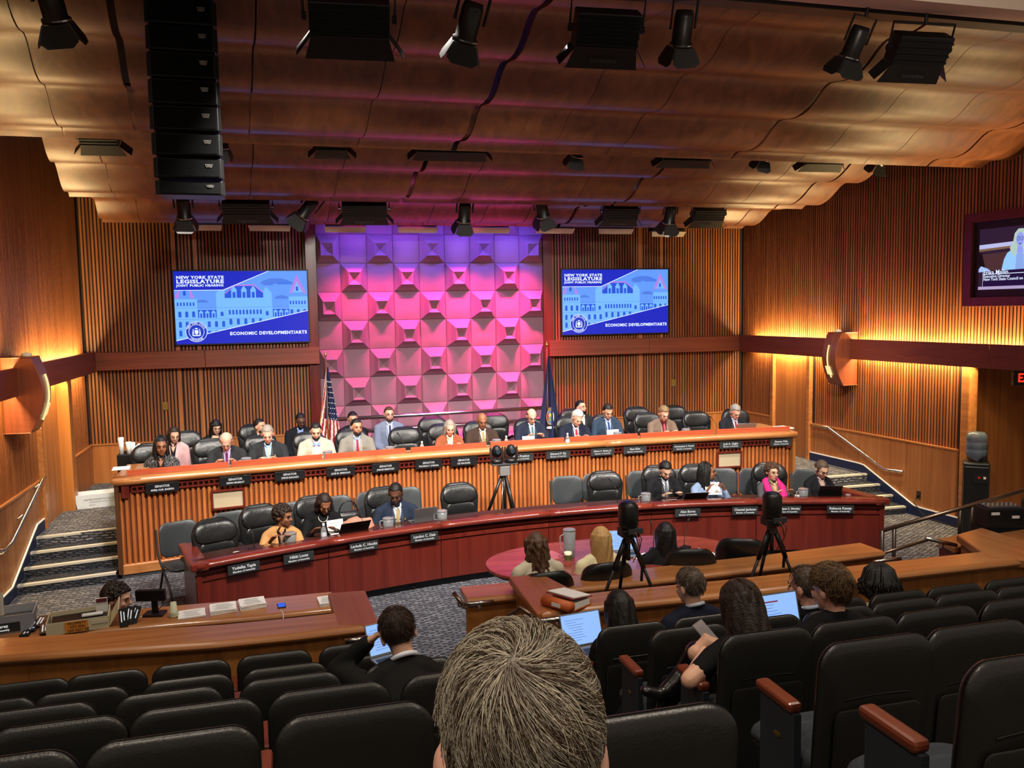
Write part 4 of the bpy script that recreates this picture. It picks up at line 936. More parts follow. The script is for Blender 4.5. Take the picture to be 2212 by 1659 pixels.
def hairdo(root, hd, C, hair, s, res, near):
    st, col = hair; m = hairm(col); mt_ = hd @ MX.Translation(C)
    if st == 'bald': return
    amp = {'curly': .016, 'wavy': .006}.get(st, .003); fq = {'curly': 38, 'wavy': 26}.get(st, 60); rad = (.083, .101, .100)
    if st == 'curly': rad = (.096, .112, .112)
    if st in ('wavy',): rad = (.088, .106, .108)
    if st == 'locs': rad = (.098, .116, .112)
    bb = B(); bb.ell((0, .018, .026), rad, 40, 28)
    back = {'short': -.060, 'ring': -.075, 'fade': -.06, 'curly': -.085, 'wavy': -.085}.get(st, -.09)
    out = []
    for (x, y, z) in bb.v:
        q = V((x, y, z)); fz = .070 if st not in ('curly',) else .060
        if st == 'bangs': fz = .026
        yl = (y + .05) / .075
        hl = fz if y < -.05 else (fz + (-.02 - fz) * max(0, min(1, yl)) if y < .025 else -.02 + (back + .02) * min(1, (y - .025) / .03))
        if st in ('long', 'bob', 'wavylong', 'braids', 'locs', 'pulled'): hl = fz if y < -.055 else fz + (-.06 - fz) * max(0, min(1, (y + .055) / .04))
        nz = amp * noise.noise(q * fq) * (1 if z > hl else 0)
        k = 1 if z > hl + .006 else .80
        if st == 'ring' and z > .062 - .12 * max(0, y - .02): k = .80
        if st == 'thin' and z > .09: k = .93
        d = q - V((0, .018, .026)); out.append(V((0, .018, .026)) + d * k + d.normalized() * nz)
    bb.v = [tuple(v) for v in out]
    if st in ('short', 'ring', 'fade', 'curly', 'wavy', 'thin', 'pulled'):
        bb.v = [tuple(mt_ @ V(v)) for v in bb.v]
        if st == 'pulled': bb.ell((0, .125, -.02), (.035, .03, .035), 12, 8, mt_)
        if st == 'curly':
            rn = random.Random(5)
            for k in range(230):
                d = V((rn.gauss(0, 1), rn.gauss(.25, 1), rn.gauss(.5, 1))).normalized(); q = V((d.x * .092, .018 + d.y * .108, .026 + d.z * .108))
                if q.z < -.07 or (q.y < -.05 and q.z < .066) or (q.y < .02 and q.z < .0): continue
                r_ = rn.uniform(.010, .018); bb.ell(q, (r_, r_, r_), 6, 5, mt_)
        bb.ob('hair', m, root, True)
    else:
        b2 = B(); b2.v = bb.v; b2.f = bb.f; b2.mi = bb.mi
        L_ = {'long': .26, 'bob': .15, 'wavylong': .33, 'braids': .30, 'locs': .10, 'bangs': .24}.get(st, .3); rnd = random.Random(len(root.name) + int(C.y))
        wob = .020 if st == 'wavylong' else .006
        for k in range(25):
            a = R(-32 + 244 * k / 24); x0, y0 = .074 * math.cos(a), .018 + .088 * math.sin(a)
            if st == 'bob' and math.sin(a) > .2: pass
            pts = []
            for j in range(8):
                t = j / 7; pts.append(V((x0 * (1 + .18 * min(1, t * 2)) + wob * math.sin(9 * t + k), y0 * (1 + .05 * t) + .012 * t + wob * math.cos(8 * t + k * 2), .05 - (L_ + .05) * t * (1 if math.sin(a) > -.6 else .85))))
            b2.limb(pts, [.016, .020, .020, .018, .016, .014, .013, .006], 8)
        if st == 'bangs': pass
        b2.v = [tuple(mt_ @ V(v)) for v in b2.v]
        if st in ('braids', 'locs'):
            bb.v = [tuple(mt_ @ V(v)) for v in bb.v]; bb.ob('hair', m, root, True)
            b3 = B(); n = 46 if st == 'braids' else 170; kx = 1.28 if st == 'locs' else 1.0
            for k in range(n):
                a = R(rnd.uniform(-35, 215)); r0 = rnd.uniform(.4, 1.0); x0, y0 = .080 * kx * math.cos(a), .018 + .098 * kx * math.sin(a); L2 = L_ * rnd.uniform(.75, 1.1); pts = []
                for j in range(7):
                    t = j / 6
                    if t < .34: u = t / .34; ang_ = u * PI / 2; pts.append(V((x0 * (r0 + (1 - r0) * u) * math.sin(ang_ * .7 + .45) * 1.06, .018 + (y0 - .018) * math.sin(ang_ * .7 + .45) * 1.06, .026 + .108 * math.cos(ang_ * .9 + .15))))
                    else: u = (t - .34) / .66; pts.append(V((x0 * (1.08 + .16 * u) + rnd.uniform(-.006, .006) * kx ** 4, y0 * 1.08 + .004 + rnd.uniform(-.006, .006) * kx ** 4, .035 - L2 * u)))
                b3.tube(pts, .0068 if st == 'braids' else .0062, 5, mt_)
            o = b3.ob('braids' if st == 'braids' else 'locs', m, root, True); o['kind'] = 'stuff'
        else: mk('hair', vox(b2, .008 if not near else .006, 1), m, root, True)
def strands(root, H, col, n, r=.0011, Lr=(.05, .10), rad=(.086, .104, .104), crown=(.01, .07), low=-.09, wig=.006, seed=3, curl=.35, whirl=.0, layer=.010):
    """fine hair strands lying over the head, flowing away from the crown"""
    rnd = random.Random(seed); bb = B(); ms = []
    cr = V((crown[0] * 1.0, crown[1], 0)); c0 = V((0, .018, .026))
    cdir = V((crown[0] / rad[0], crown[1] / rad[1], .75)).normalized()
    for i in range(n):
        d = V((rnd.gauss(0, 1), rnd.gauss(0, 1), rnd.gauss(.35, .9))).normalized()
        p = c0 + V((d.x * rad[0], d.y * rad[1], d.z * rad[2]))
        if p.z < low + .01: continue
        if p.y < -.045 and p.z < .07: continue
        if p.y < .045 and p.z < .035: continue
        L_ = rnd.uniform(*Lr); pts = []; sw = rnd.gauss(0, curl); u = d.copy(); off = rnd.uniform(0, layer)
        for j in range(7):
            t = j / 6
            q = c0 + V((u.x * rad[0], u.y * rad[1], u.z * rad[2]))
            if (q.z < low or (q.y < .045 and q.z < .028)) and pts: pts.append(pts[-1] + (pts[-1] - pts[-2]) * .02 if len(pts) > 1 else pts[-1] + V((0, 0, 1e-4))); continue
            nrm = V((u.x / rad[0], u.y / rad[1], u.z / rad[2])).normalized()
            pts.append(H(*(q + nrm * (.0005 + off * (math.sin(PI * t) ** .7) + .001))))
            fl_ = (u - cdir); fl_ = fl_ - u * fl_.dot(u)
            if fl_.length < 1e-3: fl_ = V((1, 0, 0))
            fl_.normalize(); tw = u.cross(fl_)
            nn = noise.noise(d * 2.6 + V((0, 0, t * .6))) * 1.5 + noise.noise(d * 9) * .5
            stp = fl_ + tw * (sw + nn * 1.2 + whirl) + V((0, 0, -.35))
            stp = stp - u * stp.dot(u); u = (u + stp.normalized() * (L_ / 6 / .1)).normalized()
        bb.tube(pts, [r, r, r, r * .9, r * .8, r * .6, r * .2], 3, caps=False); ms += []
    n_ = len(bb.f); cols = col if isinstance(col, list) else [col]
    per = 18; k = 0
    bb.mi = [int((i // per) * 7919 % len(cols)) for i in range(n_)]
    o = bb.ob('hair_strands', cols, root, True); o['kind'] = 'stuff'; return o
def yU(px, off): 
    y = 12
    for _ in range(4): y = fU(px_x(px, y, 1.5)) + off
    return y
def yL(px, off):
    y = 10
    for _ in range(4): y = fL(px_x(px, y, 1.2)) + off
    return y
def PU(label, px, py, off=.62, **k): k.setdefault('handz', 1.29); return person(label, (px, py), yU(px, off), floor=PLAT, **k)
def PL(label, px, py, off=.60, **k): return PL_(label, px, py, off - .14, **k)
def PL_(label, px, py, off, **k): k.setdefault('handz', .80); return person(label, (px, py), yL(px, off), floor=0, **k)
def PB(label, px, py, Y=14.1, **k): k.setdefault('arms', 'lap'); k.setdefault('lean', 4); return person(label, (px, py), Y, floor=PLAT, res=.0145, **k)
PB('woman in a pink blazer with glasses, seated behind the tweed jacket woman', 376, 924, 13.3, skin='l', hair=('long', 'db'), coat='#c79fa0', shirt='#1a1a1c', fem=True, glasses=2, nod=20, turn=18, s=.98)
PB('woman with black fringe and glasses, seated far back against the slats', 467, 908, 14.3, skin='l', hair=('bangs', 'k'), coat='#141416', shirt=None, fem=True, glasses=1, nod=18, turn=20, s=.98)
PB('dark haired man behind the green tie man, head turned right', 560, 905, 14.0, skin='o', hair=('short', 'k'), coat='#17191f', beard='db', nod=0, turn=50)
PB('man in black suit and blue shirt with glasses, seated left of the flag', 650, 894, 14.1, skin='d', hair=('short', 'k'), coat='#12141a', shirt='#8ea3d8', glasses=1, beard='k', nod=18, turn=14)
PB('dark haired man with glasses hidden behind the red tie man', 762, 890, 14.2, skin='o', hair=('short', 'k'), coat='#121318', shirt='#8da0d0', glasses=1, nod=12, turn=8)
PB('young bearded man in pale grey blue suit right of the flag', 840, 879, 13.9, skin='p', hair=('short', 'b'), coat='#6f7890', shirt='#c9ccdc', tie='#2a3558', glasses=1, beard='b', nod=4, turn=6, pin=True)
PB('dark haired man with glasses behind the white haired man, looking right', 1253, 865, 13.9, skin='p', hair=('short', 'k'), coat='#232325', shirt='#d0d0d0', glasses=1, beard='k', nod=-4, turn=28)
PU('woman in black and white tweed jacket at the left end of the upper desk', 347, 944, .68, skin='b', hair=('braids', 'k'), coat='#222', pat='tweed', shirt='#141416', fem=True, nod=6, turn=12, lean=4, s=1.04, wl=(.1, -.3, .1), wr=(-.1, -.3, .12))
PU('bald man with dark suit and purple tie looking down', 487, 939, .66, skin='p', hair=('ring', 'g'), coat='#26272b', shirt='#c9b4d8', tie='#5a2a58', nod=40, lean=14, glasses=2, s=1.05)
PU('grey haired man in dark suit with green striped tie', 577, 921, .66, skin='p', hair=('short', 'g'), coat='#26282c', shirt='#9cbce0', tie='stripe', nod=24, lean=9, s=1.06, pin=True)
PU('bearded man in beige suit with pale blue bow tie', 682, 915, .66, skin='l', hair=('short', 'k'), coat='#b9a595', shirt='#cfd6ea', tie='#7f98d8', bow=True, beard='k', nod=20, lean=8)
PU('man in light grey suit with red tie looking ahead', 770, 905, .66, skin='m', hair=('short', 'k'), coat='#77736c', shirt='#8fb0e8', tie='#8a2430', beard='db', nod=4, turn=14, lean=4, pin=True)
PU('grey haired woman in an orange plaid jacket', 972, 909, .60, skin='p', hair=('bob', 'g'), coat='#c56030', pat='plaid', shirt='#e3d6cc', fem=True, nod=22, lean=10, s=.98)
PU('bald man in brown suit with gold tie', 1042, 893, .66, skin='b', hair=('bald', 'k'), coat='#3a2a24', shirt='#d8cdc0', tie='#8a7a40', nod=18, lean=3, s=1.03)
PU('bald man in navy suit with glasses reading papers', 1150, 885, .66, skin='p', hair=('ring', 'gd'), coat='#1d2436', shirt='#dfe2ea', tie='#3c6470', glasses=1, nod=28, lean=8, beard=None, pin=True, arms='read')
PU('white haired man in navy suit with red tie leaning over the desk', 1252, 889, .58, skin='l', hair=('wavy', 'w'), coat='#191f30', shirt='#c8cede', tie='#b02030', nod=32, turn=8, lean=16, tilt=6, s=1.05)
PU('man in navy suit and blue tie with glasses pushed up on his head', 1315, 875, .66, skin='o', hair=('short', 'k'), coat='#28374a', shirt='#aebfe4', tie='#27406e', glasses='up', nod=26, lean=8)
PU('sandy haired man in taupe jacket and dark red shirt', 1437, 880, .62, skin='p', hair=('wavy', 'lb'), coat='#6d5c50', shirt='#54141c', tie='#9a4a54', glasses=2, nod=30, lean=12)
PU('grey haired man in dark suit and red tie behind a laptop', 1592, 877, .66, skin='p', hair=('wavy', 'g'), coat='#1b1d24', shirt='#c9cfe4', tie='#8c1f28', glasses=2, nod=32, lean=10)
PL('woman in tan blazer with short curly hair looking right', 612, 1092, .62, skin='b', hair=('curly', 'db'), coat='#bd8b58', shirt='#141414', fem=True, nod=8, turn=58, lean=12, s=1.03)
PL('woman in black top with dark bob reading', 703, 1071, .66, skin='b', hair=('bob', 'db'), coat='#0f0f12', shirt=None, extra='turtle', fem=True, nod=34, turn=14, lean=10, s=1.02, trouser='#0f0f12')
PL('man in navy suit and tan tie at the lower desk', 853, 1047, .70, skin='d', hair=('fade', 'k'), coat='#202a3c', shirt='#d5dae8', tie='#a08a5c', beard='k', nod=22, turn=-14, lean=10, s=1.08, wr=(-.25, -.36, .17), wl=(.16, -.36, .17), pin=True)
PL('bearded man in black suit and grey tie looking down', 1441, 1001, .70, skin='l', hair=('wavy', 'k'), coat='#141519', shirt='#cfd4e4', tie='#5d6068', beard='k', nod=32, lean=9, pin=True)
PL('woman in pale blue dress with long braids looking right', 1526, 1000, .72, skin='b', hair=('braids', 'k'), coat='#7f93b2', shirt=None, fem=True, nod=0, turn=62, lean=4, s=1.05, arms='read', trouser='#7f93b2')
PL('woman with curly brown hair and bright pink scarf', 1668, 1001, .70, skin='l', hair=('curly', 'b'), coat='#4c4a4e', shirt='#a48a5c', fem=True, glasses=2, nod=4, turn=0, lean=4, scarf='#d3287a', s=.98)
PL('woman in dark suit with pinned back greying hair at right', 1780, 998, .70, skin='l', hair=('pulled', 'gd'), coat='#17171b', shirt='#b7a0a6', fem=True, glasses=1, nod=28, lean=8, s=1.0, pin=True)
# the witness table, seen from behind
person('woman with long wavy brown hair in a cream top at the witness table', (1157, 1149), 7.62, skin='l', hair=('wavylong', 'b'), coat='#b5ab93', shirt=None, fem=False, face=186, lean=14, nod=4, arms='lap', s=1.06, res=.011, extra='')
person('blonde woman in cream striped blazer at the witness table', (1297, 1138), 7.72, skin='l', hair=('long', 'bl'), coat='#c9bd92', pat='stripe', shirt=None, fem=False, face=176, turn=14, lean=14, nod=2, arms='lap', s=1.08, res=.011)
person('black haired woman in black blazer at the witness table', (1436, 1128), 7.80, skin='l', hair=('long', 'k'), coat='#131316', shirt=None, fem=False, face=172, turn=14, lean=14, nod=2, arms='lap', s=1.08, res=.011)
# staff member at the left desk
person('man with dark curly hair and glasses bending over the staff desk', (254, 1262), 8.00, skin='l', hair=('curly', 'db'), coat='#3c4c66', shirt=None, face=75, lean=42, nod=8, glasses=1, beard='db', arms='lap', res=.011, near=True, s=1.1)
# audience
def SR(r): return ROWT[r] - .985
b1 = person('man in black suit resting his head on his hand', (848, 1317), 4.36, skin='l', hair=('short', 'db'), coat='#131313', shirt=None, face=180, lean=26, nod=26, turn=0, tilt=10, s=1.06, floor=SR(2), res=.0075, near=True, collar='#d8dce4', wl=(.15, -.36, .60), wr=(-.1, -.38, .2))
strands(b1[0], b1[1], [hairm('db'), hairm('b')], 1500, .0010, (.04, .07), curl=.3, low=-.055)
b2 = person('black haired woman in black with a laptop on her lap', (1332, 1275), 5.28, skin='l', hair=('long', 'k'), coat='#0e0e10', shirt=None, fem=True, face=176, lean=14, nod=16, turn=12, s=1.06, floor=SR(1), res=.010, arms='lap')
b3 = person('man with greying hair and navy jacket seen from behind', (1487, 1229), 5.36, skin='l', hair=('short', 'gd'), coat='#161b2c', shirt=None, face=184, lean=8, nod=10, turn=14, s=1.06, floor=SR(1), res=.009, arms='lap', near=True, collar='#b8bcc8')
strands(b3[0], b3[1], [hairm('gd'), hairm('g'), hairm('b')], 1200, .0011, (.03, .05), low=-.055)
b4 = person('woman with long straight dark hair using a phone', (1588, 1254), 3.74, skin='l', hair=('long', 'db'), coat='#101012', shirt=None, fem=True, face=172, lean=6, nod=22, turn=16, s=1.06, floor=SR(3), res=.0075, near=True, extra='shortsleeve', wl=('w', at(1490, 1468, Y=3.60), at(1522, 1404, Y=3.84)), wr=(-.14, -.33, .20), trouser='#101012')
strands(b4[0], b4[1], [hairm('db'), hairm('b')], 900, .0010, (.30, .40), low=-.02, curl=.05, crown=(0, -.02))
b5 = person('greying man in black suit beside the open laptop', (1738, 1226), 4.62, skin='p', hair=('thin', 'gd'), coat='#101114', shirt=None, face=176, lean=6, nod=6, turn=28, s=1.04, floor=SR(2), res=.009, arms='lap', near=True, beard='gd', collar='#b8c4dc')
strands(b5[0], b5[1], [hairm('gd'), hairm('db')], 900, .0010, (.02, .04), low=-.055)
b6 = person('young man with wavy brown hair and black suit', (1788, 1224), 3.98, skin='p', hair=('wavy', 'b'), coat='#0f1012', shirt=None, face=172, lean=12, nod=12, turn=26, s=1.04, floor=SR(3), res=.008, arms='lap', near=True)
strands(b6[0], b6[1], [hairm('b'), hairm('lb')], 2200, .0011, (.04, .08), curl=.8, layer=.02, rad=(.090, .108, .108))
b7 = person('person with short black locs in a cream sweater', (1897, 1222), 5.40, skin='b', hair=('locs', 'k'), coat='#cbbf9f', shirt=None, fem=True, face=170, lean=24, nod=6, s=1.12, floor=SR(1), res=.010, arms='lap')
b8 = person('person in dark clothes sitting in the side lobby at the right edge', (2262, 948), 9.5, skin='l', hair=('short', 'db'), coat='#15171c', shirt=None, face=-75, lean=12, nod=10, arms='lap', floor=0, trouser='#2c343c')
b9 = person('grey haired man seen from behind, nearest of the audience', (1112, 1376), .94, skin='p', hair=('short', 'g'), coat='#2a2c30', shirt=None, face=182, turn=-8, lean=4, nod=10, s=1.0, extra='bigears', floor=1.66, res=.008, arms='lap', near=True)
strands(b9[0], b9[1], [mat('hair_a', '#9c9484', .45), mat('hair_b', '#7c7262', .5), mat('hair_c', '#c2b8a2', .4), mat('hair_d', '#8c8272', .5)], 15000, .00050, (.07, .13), low=-.115, curl=.22, whirl=.5, layer=.013, rad=(.087, .105, .104), crown=(.012, .055))
o = copy_tree(SN); o.location = (b9[4].x, .50, 1.66); o['label'] = 'seat of the nearest grey haired man, below the picture edge'; o['group'] = 'black auditorium seats of row 7'
# crossed boot of the woman with the phone
# ================================================================== LIGHT FIXTURES UNDER THE CEILING
FLAP = mat('barn_door', '#161616', .6); CREAM = mat('reflector_cream', '#d8cfb4', .5)
LAMPW = emit('lamp_glow', '#fff4e0', 6)
def soft(px, py, Y, wd, label, group, txt=True, tilt=35, h=.26, flip=False, fl=.17, lit=False):
    p_ = at(px, py, Y=Y); t = thing('soft_light', label, 'light', p_, R(-6), group)
    t.rotation_euler = (R(tilt), 0, R(-4))
    B().box((0, 0, 0), (wd, .16, h)).ob('housing', BLKP, t, bevel=.01)
    for k in range(4): B().box((0, -.088, -h * .36 + k * h * .22), (wd * .98, .014, .014)).ob('fin', BLACK, t)
    for s in (-1, 1):
        B().tube([(s * (wd / 2 + .02), 0, 0), (s * (wd / 2 + .05), 0, 0)], .03, 10).ob('knob', BLKP, t)
    B().prism([(-wd / 2 * .98, -.07, -h / 2), (wd / 2 * .98, -.07, -h / 2), (wd / 2 + .04, -.02, -h / 2 - fl), (-wd / 2 - .04, -.02, -h / 2 - fl)], (0, .008, 0)).ob('barn_door', FLAP, t)
    for s in (-1, 1): B().prism([(s * wd / 2, -.07, -h / 2), (s * wd / 2, .08, -h / 2), (s * (wd / 2 + .10), .07, -h / 2 - fl * .7), (s * (wd / 2 + .10), -.05, -h / 2 - fl * .8)], (.006, 0, 0)).ob('barn_door', FLAP, t)
    B().box((0, .02, -h / 2 - .006), (wd * .9, .10, .008)).ob('diffuser', LAMPW if lit else CREAM, t)
    B().tube([(-wd / 2 - .04, 0, 0), (-wd / 2 - .04, .05, h * .8), (wd / 2 + .04, .05, h * .8), (wd / 2 + .04, 0, 0)], .012, 6).ob('yoke', BLACK, t)
    B().tube([(0, .03, h * .8), (0, .03 + .45 * math.sin(R(tilt)), h * .8 + .45 * math.cos(R(tilt)))], .015, 6).ob('hanging_rod', BLACK, t)
    if txt:
        text('brightline', .10 * wd / .9, GREYP, t, T(0, -.075 + .012, -h / 2 - fl * .55) @ MX.Rotation(R(14), 4, 'X') @ FACE, 0, bold=.002)
    return t
def spot(px, py, Y, label, group, aim=0, tilt=30, sc_=1.0):
    p_ = at(px, py, Y=Y); t = thing('spot_light', label, 'light', p_, 0, group); t.rotation_euler = (R(tilt), R(aim), 0); t.scale = (sc_,) * 3
    B().lathe([(.001, .16), (.07, .16), (.08, .12), (.08, -.08), (.095, -.09), (.095, -.12), (.088, -.12), (.08, -.1)], 18).ob('housing', BLKP, t, True)
    B().lathe([(.001, -.085), (.078, -.085)], 18).ob('lens', LAMPW, t)
    B().lathe([(.0955, -.095), (.0965, -.095), (.0965, -.105), (.0955, -.105)], 18).ob('chrome_ring', STEEL, t)
    for a in range(4):
        w1, w2, L_ = .08, .12, .14; m_ = MX.Rotation(PI / 2 * a, 4, 'Z')
        B().prism([(-w1, -.09, -.12), (w1, -.09, -.12), (w2, -.135, -.12 - L_ * .75), (w1, -.15, -.12 - L_), (-w1, -.15, -.12 - L_), (-w2, -.135, -.12 - L_ * .75)], (0, .005, 0), m_).ob('barn_door', FLAP, t)
    B().tube([(-.11, 0, .02), (-.11, 0, .24), (.11, 0, .24), (.11, 0, .02)], .012, 6).ob('yoke', BLACK, t)
    B().tube([(0, 0, .24), (0, .35 * math.sin(R(tilt)), .24 + .4)], .016, 8).ob('hanging_rod', BLACK, t)
    return t
G1 = 'stage lights on the front track'
soft(755, 38, 6.25, .56, 'wide soft light at top left, cut by the picture edge', G1, h=.24, txt=False); soft(1310, 62, 6.25, .50, 'wide soft light at top centre below the black track', G1, h=.26); soft(1985, 105, 6.25, .50, 'wide soft light at top right below the black track', G1, h=.24)
spot(1012, 55, 6.25, 'round spot light left of the top centre soft light', G1, 12, 28, 1.0); spot(1474, 68, 6.25, 'round spot light just right of the top centre soft light', G1, -6, 28, .95); spot(1845, 98, 6.25, 'round spot light left of the top right soft light', G1, 8, 28, .95); spot(112, 8, 6.4, 'round spot light at the top left corner', G1, -8, 26, 1.0)
G2 = 'lights half hidden behind the second ceiling edge'
for px, py, wd, l in ((215, 296, .40, 'dark flap of a light at the left of the second ceiling edge'), (716, 306, .36, 'small dark light at the second ceiling edge, right of the speaker column'), (974, 312, .85, 'long dark light at the middle of the second ceiling edge'), (1483, 330, .68, 'long dark light at the second ceiling edge, right of centre'), (1780, 340, .58, 'dark light with a logo flap at the second ceiling edge, right side')):
    soft(px, py, 10.4, wd, l, G2, txt=False, tilt=40, h=.16, fl=.14)
for px, py, l in ((1250, 322, 'small spot with pale flap at the second ceiling edge'), (1655, 330, 'spot with grey flap at the second ceiling edge, right'), (1905, 340, 'rightmost spot at the second ceiling edge'), (480, 300, 'round spot just right of the speaker column')):
    spot(px, py, 10.4, l, G2, 10, 30, .9)
G3 = 'lights below the third ceiling edge'
for px, py, wd, l, lt in ((532, 448, .66, 'wide soft light with a raised logo, left of the draped panel', False), (787, 452, .66, 'wide soft light over the left of the draped panel', True), (1340, 458, .58, 'wide soft light right of the draped panel', True), (1530, 462, .54, 'rightmost wide soft light of the low row', True)):
    soft(px, py, 12.95, wd, l, G3, tilt=36, h=.20, fl=.16, lit=lt)
for px, py, a, l in ((397, 452, 0, 'spot light below the speaker column'), (664, 452, 38, 'tilted spot light at the upper left of the draped panel'), (1003, 462, 0, 'dark spot light over the middle of the draped panel'), (1171, 452, -20, 'dark angled spot light over the right of the draped panel'), (1447, 466, -4, 'spot light between the two right soft lights')):
    spot(px, py, 12.95, l, G3, a, 30, 1.15)
G4 = 'cream reflectors along the lowest ceiling edge'
for i, (a, c, y) in enumerate(((420, 477, 491), (539, 626, 492), (704, 789, 495), (862, 944, 496), (1022, 1101, 497), (1162, 1240, 498), (1297, 1368, 499), (1412, 1480, 505))):
    p0, p1 = at(a, y, Y=14.72), at(c, y, Y=14.72)
    t = thing('wall_washer', ['leftmost', 'second', 'third', 'fourth', 'fifth', 'sixth', 'seventh', 'rightmost'][i] + ' cream wall washer from the left at the lowest ceiling edge', 'light', ((p0.x + p1.x) / 2, 14.75, p0.z), 0, G4)
    W_ = p1.x - p0.x
    B().prism([(-W_ / 2 - .03, -.03, .04), (W_ / 2 + .02, -.03, .04), (W_ / 2, .05, -.045), (-W_ / 2, .05, -.045)], (0, .006, 0)).ob('reflector', CREAM, t)
    B().box((0, .10, .12), (W_, .16, .12)).ob('housing', BLKP, t)
# ------------------------------------------------------------------ line array
la = thing('speaker_column', 'tall hanging column of black line array loudspeakers at upper left', 'loudspeaker', at(402, 212, Y=7.4), 0)
ys_ = [-30, 10, 67, 123, 180, 236, 291, 342, 389, 424]
GRL = mat('speaker_grille', '#131415', .8, 0, .2, .5, 300)
base = la.location.copy()
for i in range(9):
    a, c = at(402, ys_[i] + 1, Y=7.4 - 0), at(402, ys_[i + 1] - 1, Y=7.4); h = a.z - c.z; W_ = .50 if i else .48
    t = B().box((0, 0, 0), (W_, .30, h - .008)).ob('cabinet', BLKP, la, bevel=.008, loc=(0, .08 * (i > 5) * (i - 5) * .5, (a.z + c.z) / 2 - base.z))
    B().box((0, -.153, 0), (W_ - .04, .012, h - .035)).ob('grille', GRL, t)
    if i:
        b_ = B(); b_.prism([(.125, -.166, h * .18), (.185, -.166, h * .18), (.176, -.166, h * .02), (.134, -.166, h * .02)], (0, .004, 0)); b_.ob('badge', mat('badge_silver', '#b8b8b4', .3, .6), t)
        B().prism([(.132, -.168, h * .15), (.178, -.168, h * .15), (.171, -.168, h * .05), (.139, -.168, h * .05)], (0, .003, 0)).ob('badge_field', BLACK, t)
        text('SIS', .028, mat('badge_silver', '#b8b8b4', .3, .6), t, T(.155, -.170, h * .10) @ FACE, 0, bold=.001)
    for s in (-1, 1): B().box((s * (W_ / 2 + .008), -.1, 0), (.016, .04, h * .9)).ob('rigging', BLACK, t)
B().tube([(0, 0, at(402, -30, Y=7.4).z - base.z), (0, 0, 2.9)], .02, 6).ob('hanging_bar', BLACK, la)
